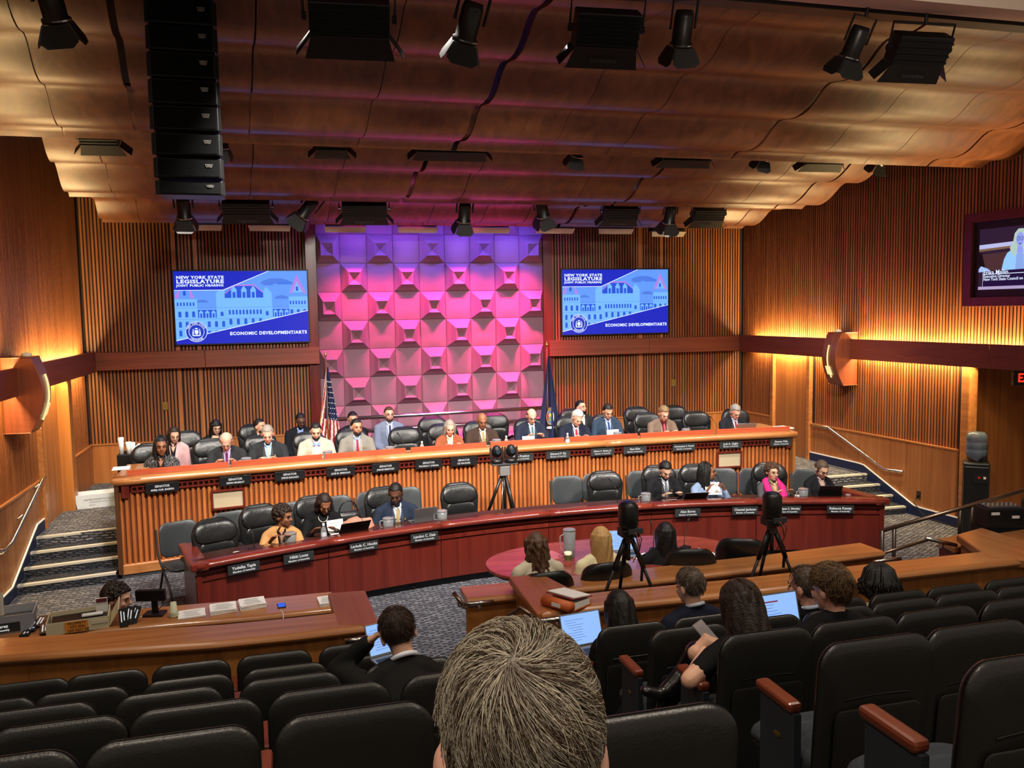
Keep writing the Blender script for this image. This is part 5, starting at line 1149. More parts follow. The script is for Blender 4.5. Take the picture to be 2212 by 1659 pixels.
# ------------------------------------------------------------------ screens
SB1, SB2, SB3, SKY, SWH = emit('screen_blue', '#0420c4', .85), emit('screen_deep', '#0430b4', 1.0), emit('screen_mid', '#1c4fd8', .9), emit('screen_sky', '#5a92f0', 1.0), emit('screen_white', '#d8e4ff', 1.0)
SBU, SRD, SWI = emit('screen_building', '#6fb0ff', 1.0), emit('screen_red', '#b080e0', .9), emit('screen_window', '#1858d8', .9)
SCL = emit('screen_cloud', '#4878dc', .95)
def screen(x0, label):
    W_, Hh = 2.229, 1.254; zt = 4.091
    t = thing('wall_screen', label, 'screen', (x0, YB - .10, zt - Hh), 0)
    B().box((W_ / 2, .03, Hh / 2), (W_ + .05, .07, Hh + .05)).ob('bezel', BLKP, t, bevel=.006)
    def P(pts, m, k, name='picture'):
        return B().poly([(u * W_, -.007 - .0006 * k, (1 - v) * Hh) for u, v in pts]).ob(name, m, t)
    mb_ = {}
    def add(pts, m, k): mb_.setdefault((m.name, k), (B(), m))[0].poly([(u * W_, -.007 - .0006 * k, (1 - v) * Hh) for u, v in pts])
    def rect(a, b, c, d, m, k): add([(a, b), (c, b), (c, d), (a, d)], m, k)
    rect(0, 0, 1, 1, SKY, 0)
    for cx_, cy_, w_, h_ in ((.76, .16, .17, .08), (.84, .17, .10, .05), (.70, .18, .06, .03), (.8, .37, .08, .05), (.2, .41, .07, .04)):
        add([(cx_ + w_ * math.cos(PI * i / 12) * .7, cy_ + .02 - h_ * math.sin(PI * i / 12)) for i in range(13)], SCL, 1)
    # building
    rect(.0, .38, .165, 1, SBU, 2); rect(.165, .52, .31, 1, SBU, 2); rect(.38, .36, .66, 1, SBU, 2); rect(.305, .30, .385, 1, SBU, 2); rect(.645, .30, .725, 1, SBU, 2); rect(.725, .52, .86, 1, SBU, 2); rect(.855, .36, 1, 1, SBU, 2)
    for c_ in (.345, .685): add([(c_ - .04, .31), (c_, .22), (c_ + .04, .31)], SBU, 2)
    add([(.37, .30), (.44, .19), (.59, .18), (.66, .30), (.66, .37), (.37, .37)], SB3, 3); add([(.37, .31), (.44, .19), (.59, .18), (.665, .30), (.655, .30), (.585, .195), (.445, .205), (.38, .31)], SRD, 4); rect(.44, .185, .585, .205, SRD, 4)
    for c_ in (.44, .515, .585): rect(c_ - .02, .26, c_ + .02, .37, SBU, 4); add([(c_ - .025, .27), (c_, .20), (c_ + .025, .27)], SBU, 4); rect(c_ - .011, .29, c_ + .011, .37, SWI, 5)
    add([(.92, .06), (.985, .30), (.86, .30)], SBU, 3); add([(.92, .05), (.86, .31), (.885, .31), (.92, .15)], SRD, 4); add([(.92, .05), (.99, .31), (.965, .31), (.92, .15)], SRD, 4); rect(.918, .05, .922, .12, SRD, 4); rect(.912, .22, .93, .28, SWI, 5)
    add([(.0, .37), (.03, .25), (.04, .25), (.035, .37)], SRD, 4); add([(.145, .37), (.12, .25), (.11, .25), (.115, .37)], SRD, 4); rect(.065, .265, .085, .33, SWI, 5)
    for (a, c, n, y0, y1) in ((.01, .15, 6, .425, .475), (.855, .99, 6, .42, .47)):
        for i in range(n): q = a + (c - a) * (i + .5) / n; rect(q - .006, y0, q + .006, y1, SWI, 5)
    for (a, c, n, y0, y1) in ((.01, .16, 3, .55, .63), (.39, .65, 10, .535, .60), (.85, 1, 3, .54, .62), (.38, .66, 5, .66, .74), (.22, .38, 3, .69, .77), (.01, .16, 3, .69, .77), (.01, .16, 3, .81, .89), (.22, .48, 5, .82, .87), (.325, .365, 1, .56, .62), (.665, .705, 1, .56, .62)):
        for i in range(n):
            q = a + (c - a) * (i + .5) / n; r_ = min(.011, (c - a) / n * .28); add([(q - r_, y1), (q - r_, y0 + .012)] + [(q - r_ * math.cos(PI * j / 5), y0 + .012 - .014 * math.sin(PI * j / 5)) for j in range(1, 5)] + [(q + r_, y0 + .012), (q + r_, y1)], SWI, 5)
    for a, c in ((.167, .305), (.728, .855)):
        rect(a, .53, c, .64, SB3, 3)
        for i in range(3): q = a + (c - a) * (i + .5) / 3; rect(q - .014, .56, q + .014, .64, SBU, 4); add([(q - .02, .57), (q, .535), (q + .02, .57)], SBU, 4); rect(q - .007, .58, q + .007, .64, SWI, 5)
    for y_ in (.655, .79, .50): rect(0, y_, .66 if y_ > .5 else 1, y_ + .004, SCL, 4)
    # banners
    add([(0, 0), (.70, 0), (.36, .255), (0, .255)], SB1, 7); add([(.70, 0), (.712, 0), (.365, .263), (0, .263), (0, .253), (.36, .253)], SWH, 6)
    add([(0, .955), (1, .565), (1, 1), (0, 1)], SB1, 7); add([(0, .945), (1, .555), (1, .566), (0, .957)], SWH, 6)
    for (mn, k), (b_, m) in mb_.items(): tag(b_.ob('picture', m, t), kind='stuff')
    def tx(s, u, v, size, w_, k=8, m=SWH): return text(s, size, m, t, T(u * W_, -.007 - .0006 * k, (1 - v) * Hh) @ FACE, 0, align='LEFT', bold=size * .045, fit=w_, font_sp=1.12)
    tx('NEW YORK STATE', .02, .085, .068, .775); tx('LEGISLATURE', .02, .142, .086, .775); tx('JOINT PUBLIC HEARING', .02, .195, .054, .775); tx('ECONOMIC DEVELOPMENT/ARTS', .397, .868, .076, 1.31)
    # seal
    cx_, cy_, r_ = .15, .83, .175
    def disc(r, m, k, n=36): B().poly([(cx_ * W_ + r * math.cos(2 * PI * i / n), -.007 - .0006 * k, (1 - cy_) * Hh + r * math.sin(2 * PI * i / n)) for i in range(n)]).ob('seal', m, t)
    disc(.178, SWH, 8); disc(.170, SB2, 9); disc(.128, SWH, 10); disc(.120, SB2, 11)
    for s_, a0, da, fl_ in (('NEW YORK STATE', 155, -130 / 13, 1), ('LEGISLATURE', 232, 76 / 10, -1)):
        for i, ch in enumerate(s_):
            if ch == ' ': continue
            a = R(a0 + da * i); text(ch, .040, SWH, t, T(cx_ * W_ + .149 * math.cos(a), -.007 - .0006 * 12, (1 - cy_) * Hh + .149 * math.sin(a)) @ MX.Rotation(-(a - PI / 2 * fl_), 4, 'Y') @ FACE, 0, bold=.001)
    b_ = B(); X_, Z_ = cx_ * W_, (1 - cy_) * Hh; Y_ = -.0150
    def q_(pts): b_.poly([(X_ + a, Y_, Z_ + c) for a, c in pts])
    q_([(-.03, .03), (.03, .03), (.033, -.02), (0, -.055), (-.033, -.02)]); q_([(-.075, -.06), (-.055, -.075), (.055, -.075), (.075, -.06), (.05, -.055), (-.05, -.055)])
    for s in (-1, 1): q_([(s * .045, -.05), (s * .07, -.05), (s * .062, .03), (s * .05, .03)]); q_([(s * .05 + .008 * math.cos(a_), .04 + .010 * math.sin(a_)) for a_ in [2 * PI * i / 8 for i in range(8)]])
    q_([(-.03, .05), (0, .042), (.03, .05), (.012, .065), (-.012, .065)]); b_.ob('seal_figures', SWH, t)
    return t
screen(-1.807, 'left wall screen showing a blue hearing title card'); screen(5.219, 'right wall screen showing a blue hearing title card')
# side monitor on the right wall
yA, yBm = 11.05, 9.0
def RWm(y, z, off=.0): return V((xr(y) - off, y, z))
sm_ = thing('framed_monitor', 'red framed side monitor on the right wall showing a speaking woman', 'screen', RWm(10.05, 4.1), 0)
ra = math.atan2(-.075, 1)  # local x runs towards the viewer along the wall
sm_.rotation_euler = (0, 0, -PI / 2 + math.atan(.075))
tl, bl_ = at(2097, 476, X=xr(10.6) - .1), at(2088, 648, X=xr(10.6) - .1)
zt_, zb_ = tl.z, bl_.z; yl = tl.y; sm_.location = (xr(yl) - .08, yl, zb_)
MW, MH = 1.42, zt_ - zb_
for c_, d_ in (((MW / 2, 0, MH + .03), (MW + .26, .10, .13)), ((MW / 2, 0, -.03), (MW + .26, .10, .13)), ((-.06, 0, MH / 2), (.13, .10, MH)), ((MW + .06, 0, MH / 2), (.13, .10, MH))): B().box(c_, d_).ob('frame_bar', W_RED, sm_, bevel=.004)
B().box((MW / 2, .02, MH / 2), (MW, .03, MH)).ob('bezel', mat('bezel_navy', '#12141c', .4), sm_)
def mp(pts, m, k, name='picture'): return B().poly([(u, -.002 - .0008 * k, v) for u, v in pts]).ob(name, m, sm_)
L0_, R0_, T0_, B0_ = .10, MW - .1, MH - .14, .14
mp([(L0_, B0_), (R0_, B0_), (R0_, T0_), (L0_, T0_)], emit('tv_wall', '#2c1c34', .8), 0)
hT = T0_ - B0_
def uv(u, v): return (L0_ + u * (R0_ - L0_), T0_ - v * hT)
mp([uv(0, .26), uv(1, .22), uv(1, .28), uv(0, .33)], emit('tv_rail', '#b8bce8', .9), 1); mp([uv(0, .33), uv(1, .28), uv(1, .31), uv(0, .37)], emit('tv_rail2', '#8a6a50', .7), 1)
mp([uv(.04, .42), uv(1, .36), uv(1, .7), uv(.1, .7)], emit('tv_wood', '#4c3034', .8), 1)
mp([uv(0, .38), uv(.04, .40), uv(.09, .66), uv(0, .66)], emit('tv_dark', '#0b0a12', .5), 2); mp([uv(0, .66), uv(.03, .61), uv(.13, .66), uv(.15, .7), uv(0, .71)], emit('tv_paper', '#9cb8f0', 1), 3)
jk, hr, fc, dk = emit('tv_jacket', '#8cc0f8', 1), emit('tv_hair', '#a8c0b8', 1), emit('tv_face', '#8a98e8', 1), emit('tv_line', '#1c2050', .6)
mp([uv(.30, .70), uv(.33, .52), uv(.37, .42), uv(.45, .35), (uv(.66, .33)), uv(.74, .42), uv(.80, .70)], jk, 3)
mp([uv(.42, .42), uv(.40, .34), uv(.44, .25), uv(.455, .12), uv(.50, .05), uv(.56, .05), uv(.60, .12), uv(.62, .28), uv(.66, .38), uv(.63, .46), uv(.50, .44), uv(.45, .48)], hr, 4)
mp([(uv(.525 + .045 * math.cos(a), .22 + .115 * math.sin(a))) for a in [2 * PI * i / 20 for i in range(20)]], fc, 5)
mp([uv(.50, .33), uv(.555, .33), uv(.57, .42), uv(.53, .46), uv(.49, .42)], fc, 5); mp([uv(.49, .40), uv(.57, .40), uv(.585, .70), uv(.475, .70)], emit('tv_shirt', '#88a8e8', .9), 4)
for c_ in (.503, .549):
    for r_, m_, k_ in ((.019, dk, 6), (.015, fc, 7)): mp([uv(c_ + r_ * math.cos(a), .205 + r_ * 1.9 * math.sin(a)) for a in [2 * PI * i / 14 for i in range(14)]], m_, k_)
    mp([uv(c_ - .005, .205), uv(c_, .195), uv(c_ + .005, .205), uv(c_, .212)], dk, 8)
mp([uv(.512, .285), uv(.528, .280), uv(.545, .285), uv(.528, .30)], dk, 6)
mp([uv(.06, .70), uv(1, .68), uv(1, .95), uv(.06, .95)], emit('tv_caption', '#1c0c3c', .8), 6); mp([uv(.06, .745), uv(1, .74), uv(1, .75), uv(.06, .755)], SWH, 7); mp([uv(0, .95), uv(1, .95), uv(1, 1), uv(0, 1)], emit('tv_strip', '#b8a8d0', .8), 6); mp([uv(.06, .70), uv(.063, .70), uv(.063, .95), uv(.06, .95)], SWH, 8)
for s_, v_, z_ in (('Erika Mallin', .722, .085), ('Executive Director', .785, .055), ('New York State Council on the Arts', .835, .055)):
    a_ = uv(.07, v_); text(s_, z_, SWH, sm_, T(a_[0], -.010, a_[1]) @ FACE, 0, align='LEFT', bold=.001)
# ================================================================== FLAGS
def flag(px, pytop, Y, label, kind):
    
    top = at(px, pytop, Y=Y); z0 = PLAT; t = thing('flag', label, 'flag', (top.x, Y, z0), R(0))
    H_ = top.z - z0
    B().tube([(0, 0, .03), (0, 0, H_)], .014, 8).ob('pole', wood('pole_wood', '#6a3a1c', '#8a5228', 'z'), t, True)
    B().lathe([(.001, 0), (.16, 0), (.16, .02), (.04, .06), (.02, .1)], 16).ob('base', GOLD, t, True)
    B().lathe([(.001, 0), (.02, .005), (.026, .03), (.012, .06), (.001, .10)], 12, c=(0, 0, H_)).ob('finial', GOLD, t, True)
    # cloth hanging in folds: columns u (folds) x rows v
    nu, nv = 34, 40; ht = H_ - .22; 
    def pt(u, v):
        spread = .03 + .34 * min(1, v * 1.3); side = (u - .5) * spread * 2.1
        fold = .035 * math.sin(u * 17 + v * 1.5) * min(1, v * 3 + .2)
        return V((side * .55 + .02 + v * .015, -.035 + fold - .02 * math.cos(u * 9), H_ - .18 - v * (ht - .55 * (1 - u) * (1 - .0) * (.35)) + .06 * u * v))
    bb = B(); bb.v = [tuple(pt(i / nu, j / nv)) for j in range(nv + 1) for i in range(nu + 1)]
    bb.f = [(j * (nu + 1) + i, j * (nu + 1) + i + 1, (j + 1) * (nu + 1) + i + 1, (j + 1) * (nu + 1) + i) for j in range(nv) for i in range(nu)]
    FR, FW_, FB, FG = mat('flag_red', '#a8232e', .8), mat('flag_white', '#d8d2cc', .8), mat('flag_blue', '#1d2850', .8), mat('fringe', '#c89a3c', .7)
    mi = []
    for j in range(nv):
        for i in range(nu):
            if j >= nv - 1 or i == 0 and kind == 'us': mi.append(3)
            elif kind == 'us': mi.append(2 if (j < nv * .50 and i > nu * .30 - j * .2) else int((i + j * .45) / 3.2) % 2)
            else: mi.append(2)
    bb.mi = mi; bb.ob('cloth', [FR, FW_, FB, FG], t, True)
    if kind == 'us':
        sb = B()
        for j in range(5, 20, 2):
            for i in range(13 + (j // 2) % 2 * 2, nu, 5):
                c = pt((i + .5) / nu, (j + .5) / nv) + V((0, -.012, 0)); sb.poly([tuple(c + V(((.013 if k % 2 == 0 else .005) * math.sin(PI * k / 5), 0, (.013 if k % 2 == 0 else .005) * math.cos(PI * k / 5)))) for k in range(10)])
        sb.ob('stars', FW_, t)
    else:
        c = pt(.5, .60) + V((0, -.035, 0)); e = B()
        def el(cx, cz, rx, rz, m, k, n=20): B().poly([(c.x + cx + rx * math.cos(2 * PI * i / n), c.y - .001 * k, c.z + cz + rz * math.sin(2 * PI * i / n)) for i in range(n)]).ob('crest', m, t)
        el(0, 0, .075, .14, mat('crest_gold', '#b89a58', .7), 0); el(0, 0, .062, .12, mat('crest_blue', '#4a6aa0', .7), 1); el(0, -.03, .05, .05, mat('crest_green', '#6a8a60', .7), 2); el(0, .04, .03, .03, mat('crest_sun', '#d8b050', .7), 3)
        el(-.05, .0, .016, .08, FR, 4); el(.05, 0, .016, .08, FW_, 4); el(0, .15, .04, .03, mat('crest_eagle', '#8a6a40', .7), 4); el(0, -.19, .075, .025, FW_, 4)
    return t
flag(703, 770, 14.6, 'United States flag hanging on a pole left of the draped panel', 'us')
flag(1181, 748, 14.6, 'dark blue state flag with a crest right of the draped panel', 'st')
# ------------------------------------------------------------------ curved timber loudspeaker housings on the side walls
def wallbox(name, corners, side, label):
    """corners: world y range and z range of the curved front"""
    y0, y1, z0, z1, X = corners; t = thing(name, label, 'loudspeaker', (X, (y0 + y1) / 2, z0), 0)
    hy = (y1 - y0) / 2; Hh = z1 - z0; s = side; n = 12; vs = []; 
    def prof(v): return .34 + .17 * math.sin(PI * min(1, v * .9 + .1)) - .10 * (1 - v)
    bb = B()
    for i in range(n + 1):
        v = i / n; d = prof(v); z = v * Hh; vs += [(-s * .0, hy, z), (-s * d * .92, hy * .62, z), (-s * d, -hy, z), (0, -hy * .9, z)]
    fs = []
    for i in range(n):
        for k in range(4):
            k2 = (k + 1) % 4; fs.append((i * 4 + k, i * 4 + k2, i * 4 + 4 + k2, i * 4 + 4 + k))
    fs += [(0, 1, 2, 3), tuple(n * 4 + k for k in (3, 2, 1, 0))]
    bb.add(vs, fs); bb.ob('housing', wood('speaker_housing_wood', '#703824', '#8c4a30', 'z', .35, .6, .2, .02), t, bevel=.01)
    a = V((-s * .5, -hy * .2, Hh * .45))
    def fp(u, v, o=.012): # point on the curved front: u across, v up
        d = prof(v); p0 = V((-s * d * .92, hy * .62, v * Hh)); p1 = V((-s * d, -hy, v * Hh)); q = lerp(p0, p1, u); nrm = V((p1.y - p0.y, -(p1.x - p0.x), 0)).normalized(); nrm = nrm if nrm.x * -s > 0 else -nrm
        return q + nrm * o
    LM = emit('ornament_light', '#ffe6a0', .9)  # gold ornament, its shine put into the material as emission
    B().tube([fp(.45, .14 + .62 * i / 8) for i in range(9)], .013, 6).ob('ornament_bar', LM, t)
    B().prism([fp(.30, .20), fp(.62, .19), fp(.60, .36), (fp(.28, .36))], V((-s * .012, 0, 0))).ob('ornament_plate', LM, t)
    B().lathe([(.001, .05), (.05, .04), (.06, .02), (.06, 0), (.001, 0)], 16, c=(-s * .22, 0, Hh)).ob('sensor_cap', CREAM, t, True)
    return t
p0, p1 = at(1855, 842, X=9.0), at(1855, 720, X=9.0)
wallbox('wall_loudspeaker', (12.30, 12.82, p0.z + .02, p1.z - .0, xr(12.55) - .02), 1, 'curved red timber loudspeaker with gold ornament on the right wall')
p0, p1 = at(60, 950, X=-2.85), at(60, 775, X=-2.85)
wallbox('wall_loudspeaker', (11.15, 11.75, p0.z, p1.z, XL + .02), -1, 'curved red timber loudspeaker at the left picture edge')
# ------------------------------------------------------------------ handrails
def rail(label, pts, r, m, brk, name='handrail', off=V((0, 0, 0))):
    t = thing(name, label, 'handrail', (0, 0, 0)); B().tube(pts, r, 10).ob('rail_tube', m, t, True)
    for k, q in enumerate(brk):
        B().tube([q, q + off * .6 + V((0, 0, -.05)), q + off], .012, 6).ob('bracket', m, t, True)
    return t
X_ = XL + .10
hp = [at(-12, 1192, X=X_), at(10, 1189, X=X_), at(26, 1172, X=X_), at(92, 1036, X=X_), at(98, 1030, X=X_)]
rail('steel handrail on the left wall above the steps', hp, .021, STEEL, [at(15, 1189, X=X_), at(50, 1112, X=X_), at(85, 1046, X=X_)], off=V((-.10, 0, 0)))
hp = [at(px, py, X=xr(yy) - .1) for px, py, yy in ((1757, 919, 13.5), (1788, 923, 13.2), (1911, 1014, 11.8), (1950, 1019, 11.3))]
rail('steel handrail on the right wall above the steps', hp, .021, STEEL, [lerp(hp[0], hp[1], .7), lerp(hp[1], hp[2], .5), lerp(hp[2], hp[3], .5)], off=V((.10, 0, 0)))
bt_ = thing('barrier_rail', 'long bronze handrail on posts sloping up to the right edge', 'handrail', (0, 0, 0))
ra_, rb_ = at(1906, 1146, Y=7.9), at(2230, 1054, Y=7.5)
B().tube([ra_, rb_], .024, 10).ob('rail_tube', BRONZE, bt_, True)
for f_ in (.0, .08, .52, .60): q = lerp(ra_, rb_, f_); B().tube([q, V((q.x, q.y, .05 if f_ < .3 else .6))], .022, 8).ob('post', mat('bronze_post', '#5a4f48', .35, .8), bt_, True)
qa, qb = at(1890, 1200, Y=7.7), at(2003, 1167, Y=7.7)
B().tube([qa, qb], .018, 8).ob('lower_tube', BRONZE, bt_, True)
def shortrail(label, a, c, Y, n=1):
    q0, q1 = at(*a, Y=Y), at(*c, Y=Y); t = thing('grab_rail', label, 'handrail', q0); d = q1 - q0
    B().tube([(0, 0, 0), d], .020, 10).ob('rail_tube', STEEL, t, True)
    for k in range(n): B().tube([d * (.6), d * .6 + V((0, .03, -.06)), d * .6 + V((0, .10, -.06))], .013, 6).ob('bracket', STEEL, t, True)
shortrail('short steel rail at the left aisle end of the middle barrier', (1000, 1306), (1066, 1300), 6.75)
shortrail('short steel rail on the right barrier behind the grey haired head', (1155, 1342), (1246, 1334), 5.80)
shortrail('short steel rail beneath the return of the left barrier', (745, 1386), (800, 1378), 5.95)
shortrail('short bronze rail at the right end of the middle barrier', (1888, 1214), (1945, 1206), 6.75)
shortrail('short steel rail below the ledge at the far right', (2000, 1163), (2066, 1178), 7.0)
t = thing('grab_rail', 'dark slanted rail tube leaning beside the right barrier return', 'handrail', at(1125, 1312, Y=5.95)); o_ = at(1160, 1338, Y=5.9) - at(1125, 1312, Y=5.95); o2 = at(1100, 1330, Y=6.1) - at(1125, 1312, Y=5.95)
B().tube([o2, (0, 0, 0), o_], .018, 8).ob('rail_tube', BRONZE, t, True)
t = thing('grab_rail', 'dark slanted rail tube at the left tip of the middle barrier', 'handrail', at(980, 1281, Y=6.9)); o_ = at(1000, 1306, Y=6.8) - at(980, 1281, Y=6.9)
B().tube([(0, 0, 0), o_], .018, 8).ob('rail_tube', BRONZE, t, True); B().tube([o_ * .5, o_ * .5 + V((.0, .0, -.06)), o_ * .8 + V((.05, 0, -.06))], .010, 6).ob('bracket', STEEL, t, True)
# ------------------------------------------------------------------ water cooler, mixer, exit sign
wc = at(2108, 1140, z=.0); wc = V((9.72, 9.85, 0)); wx = px_x(2108, 9.9, .9)
t = thing('water_cooler', 'black water cooler with a clear bottle in the lobby opening', 'water cooler', (wx, 9.9, 0), R(-40))
B().box((0, 0, .50), (.33, .33, 1.0)).ob('cabinet', BLKP, t, bevel=.02); B().box((0, 0, 1.02), (.34, .34, .05)).ob('cabinet_top', BLKP, t, bevel=.02)
B().box((.06, -.17, .82), (.2, .02, .12)).ob('tap_recess', BLACK, t); B().box((.03, -.185, .84), (.03, .02, .03)).ob('tap', mat('tap_red', '#c02018', .4), t); B().box((.10, -.185, .84), (.03, .02, .03)).ob('tap', PAPER, t)
bz = 1.06; B().lathe([(.03, 0), (.05, .02), (.12, .06), (.135, .09), (.135, .16), (.128, .17), (.135, .18), (.135, .27), (.128, .28), (.135, .29), (.135, .36), (.10, .41), (.001, .42)], 24, c=(0, 0, bz)).ob('bottle', mat('bottle_blue', '#a8c4e8', .06, trans=.85), t, True)
t = thing('cup_dispenser', 'black tube shaped cup dispenser standing behind the water cooler', 'dispenser', (px_x(2140, 9.8, 1.1), 9.95, .75), 0)
B().tube([(0, 0, 0), (.02, 0, .55)], .055, 14).ob('tube', BLKP, t, True); B().box((-.02, -.03, -.06), (.05, .05, .12)).ob('cup_end', GOLD, t)
B().box((0, .06, -.37), (.1, .06, .76)).ob('stand', BLKP, t)
mx = thing('mixer_case', 'black audio mixer box with knobs on the barrier at the right edge', 'mixer', at(2157, 1150, Y=7.35), R(-14)); mx.location.z = .90
B().box((0, 0, .11), (.40, .26, .22)).ob('case', BLKP, mx, bevel=.008); B().box((0, 0, .228), (.36, .22, .012)).ob('control_panel', GREYP, mx)
for i in range(7):
    for j in range(2): B().tube([(-.15 + .05 * i, -.04 + .08 * j, .232), (-.15 + .05 * i, -.04 + .08 * j, .25)], .010, 8).ob('knob', mat('knob_grey', '#a8a49c', .5), mx)
B().box((-.12, -.134, .17), (.09, .004, .03)).ob('label_strip', PAPER, mx); B().box((.10, -.134, .13), (.08, .004, .03)).ob('label_strip', PAPER, mx)
B().box((0, 0, -.04), (.44, .3, .08)).ob('feet', BLACK, mx)
e_ = at(2192, 817, Y=9.6); t = thing('exit_sign', 'red lit exit sign hanging in the lobby opening', 'sign', (e_.x + .12, 9.55, e_.z), R(-12))
B().box((.05, .03, 0), (.42, .05, .20)).ob('sign_box', BLACK, t, bevel=.006); text('EXIT', .17, emit('exit_red', '#ff2818', 2.2), t, T(.05, -.002, 0) @ FACE, 0, bold=.004, sx=.85)
B().box((.05, .03, .17), (.03, .03, .16)).ob('hanger', BLACK, t)
# wall plates and outlet
for px, py, l in ((357, 877, 'brass wall plate on the left slatted wall'), (1454, 827, 'brass wall plate on the right slatted wall')):
    p_ = at(px, py, Y=YB - .03); t = thing('wall_plate', l, 'switch', (p_.x, YB - .035, p_.z)); B().box((0, 0, 0), (.085, .012, .14)).ob('plate', mat('old_brass', '#8a7434', .45, .4), t, bevel=.003); B().box((0, -.008, 0), (.02, .01, .04)).ob('toggle', GOLD, t)
yo = 11.55
for _ in range(5): yo = at(1985, 1069, X=xr(yo) - .03).y
p_ = at(1985, 1069, X=xr(yo) - .03); t = thing('wall_outlet', 'dark wall outlet with a plugged cable on the right wainscot', 'outlet', p_); B().box((-.005, 0, 0), (.012, .08, .12)).ob('plate', mat('outlet_brown', '#2a2622', .5), t); B().box((-.025, 0, -.02), (.03, .03, .04)).ob('plug', BLACK, t)
g0 = at(1995, 1110, z=.02); t = thing('cable', 'thin black cable running from the wall outlet down to the floor', 'cable', (0, 0, 0)); fl0 = at(2010, 1122, z=.015); fl1 = at(2075, 1140, z=.015)
B().tube([p_ + V((-.04, 0, -.03)), lerp(p_, fl0, .3) + V((-.12, .05, 0)), lerp(p_, fl0, .75) + V((-.1, 0, 0)), fl0, fl1], .007, 5).ob('cord', BLACK, t, True)
# ------------------------------------------------------------------ mail bin on the platform, black box behind the tweed woman
def obox(w_, d_, h_, th, m, t, name='bin_body', taper=1.0):
    bb = B(); x, y = w_ / 2, d_ / 2; k = taper
    vs = [(-x * k, -y * k, 0), (x * k, -y * k, 0), (x * k, y * k, 0), (-x * k, y * k, 0), (-x, -y, h_), (x, -y, h_), (x, y, h_), (-x, y, h_)]
    vi = [(-x * k + th, -y * k + th, th), (x * k - th, -y * k + th, th), (x * k - th, y * k - th, th), (-x * k + th, y * k - th, th), (-x + th, -y + th, h_), (x - th, -y + th, h_), (x - th, y - th, h_), (-x + th, y - th, h_)]
    bb.add(vs + vi, [(0, 3, 2, 1), (0, 1, 5, 4), (1, 2, 6, 5), (2, 3, 7, 6), (3, 0, 4, 7), (8, 9, 10, 11), (8, 12, 13, 9), (9, 13, 14, 10), (10, 14, 15, 11), (11, 15, 12, 8), (4, 5, 13, 12), (5, 6, 14, 13), (6, 7, 15, 14), (7, 4, 12, 15)]); return bb.ob(name, m, t)
p_ = at(212, 1092, z=PLAT); t = thing('mail_bin', 'white corrugated mail bin standing at the top of the left steps', 'box', (p_.x, p_.y, PLAT), R(12)); MB = mat('mail_bin', '#d4dce4', .6)
obox(.62, .32, .21, .012, MB, t, taper=.9)
text('UNITED STATES POSTAL SERVICE', .032, INK, t, T(.06, -.158, .13) @ FACE, 0, sx=1.05); text('MAXIMUM PENALTY FOR THEFT OR MISUSE', .018, INK, t, T(.06, -.155, .09) @ FACE, 0); text('MAY 16', .022, INK, t, T(-.08, -.150, .045) @ FACE, 0)
p_ = at(263, 1000, Y=13.3); t = thing('side_cabinet', 'dark box on the platform left of the tweed jacket woman with cups on it', 'cabinet', (px_x(266, 13.3, .9), 13.3, PLAT), 0); tz = at(266, 978, Y=13.3).z - PLAT
B().box((.14, 0, tz / 2), (.34, .4, tz)).ob('cabinet_body', BLKP, t, bevel=.01)
for i, (dx, h_) in enumerate(((.02, .24), (.12, .17), (.17, .16))):
    c = thing('cup_stack', ['tallest white paper cup stack on the dark cabinet', 'middle white paper cup stack on the dark cabinet', 'right white paper cup stack beside the napkins'][i], 'cups', (t.location.x + dx, 13.2, PLAT + tz), 0, 'paper cups on the dark cabinet')
    B().lathe([(.001, 0), (.030, 0), (.040, h_), (.034, h_), (.001, h_ - .02)], 14).ob('cups', PAPER, c, True)
    for k in range(3): B().lathe([(.031 + .01 * (k / 3), 0), (.037 + .003 * k, .004), (.031 + .01 * (k / 3), .008)], 14, c=(0, 0, h_ * (.5 + .16 * k))).ob('rim', PAPER, c, True)
c = thing('napkins', 'crumpled white napkins beside the paper cups', 'napkins', (t.location.x + .27, 13.2, PLAT + tz), 0); bb = B(); bb.ell((0, 0, .06), (.08, .06, .07), 14, 10); bb.v = [(x * (1 + .25 * noise.noise(V((x, y, z)) * 30)), y, max(0, z * (1 + .3 * noise.noise(V((x, y, z)) * 25 + V((3, 1, 2)))))) for x, y, z in bb.v]; bb.ob('paper_pile', PAPER, c)
# ------------------------------------------------------------------ small desk objects
ICE = mat('clear_acrylic', '#eef2f4', .1, trans=.82)
def pitcher(px, py, Y, z, label, h=.15, grp='clear water pitchers'):
    x = px_x(px, Y, z + h / 2); t = thing('water_pitcher', label, 'pitcher', (x, Y, z), 0, grp)
    B().lathe([(.001, .004), (.052, .004), (.056, .02), (.066, h), (.062, h), (.053, .022), (.001, .02)], 18).ob('jug', ICE, t, True)
    B().lathe([(.001, .02), (.052, .02), (.058, h * .5), (.001, h * .5)], 18).ob('water', mat('water', '#c8d4dc', .1, trans=.7), t, True)
    B().lathe([(.001, h + .012), (.05, h + .012), (.068, h + .004), (.068, h - .004), (.001, h - .004)], 18).ob('lid', ICE, t, True)
    B().tube([(-.062, 0, h * .85), (-.10, 0, h * .8), (-.10, 0, h * .35), (-.058, 0, h * .25)], .009, 6).ob('handle', ICE, t, True); return t
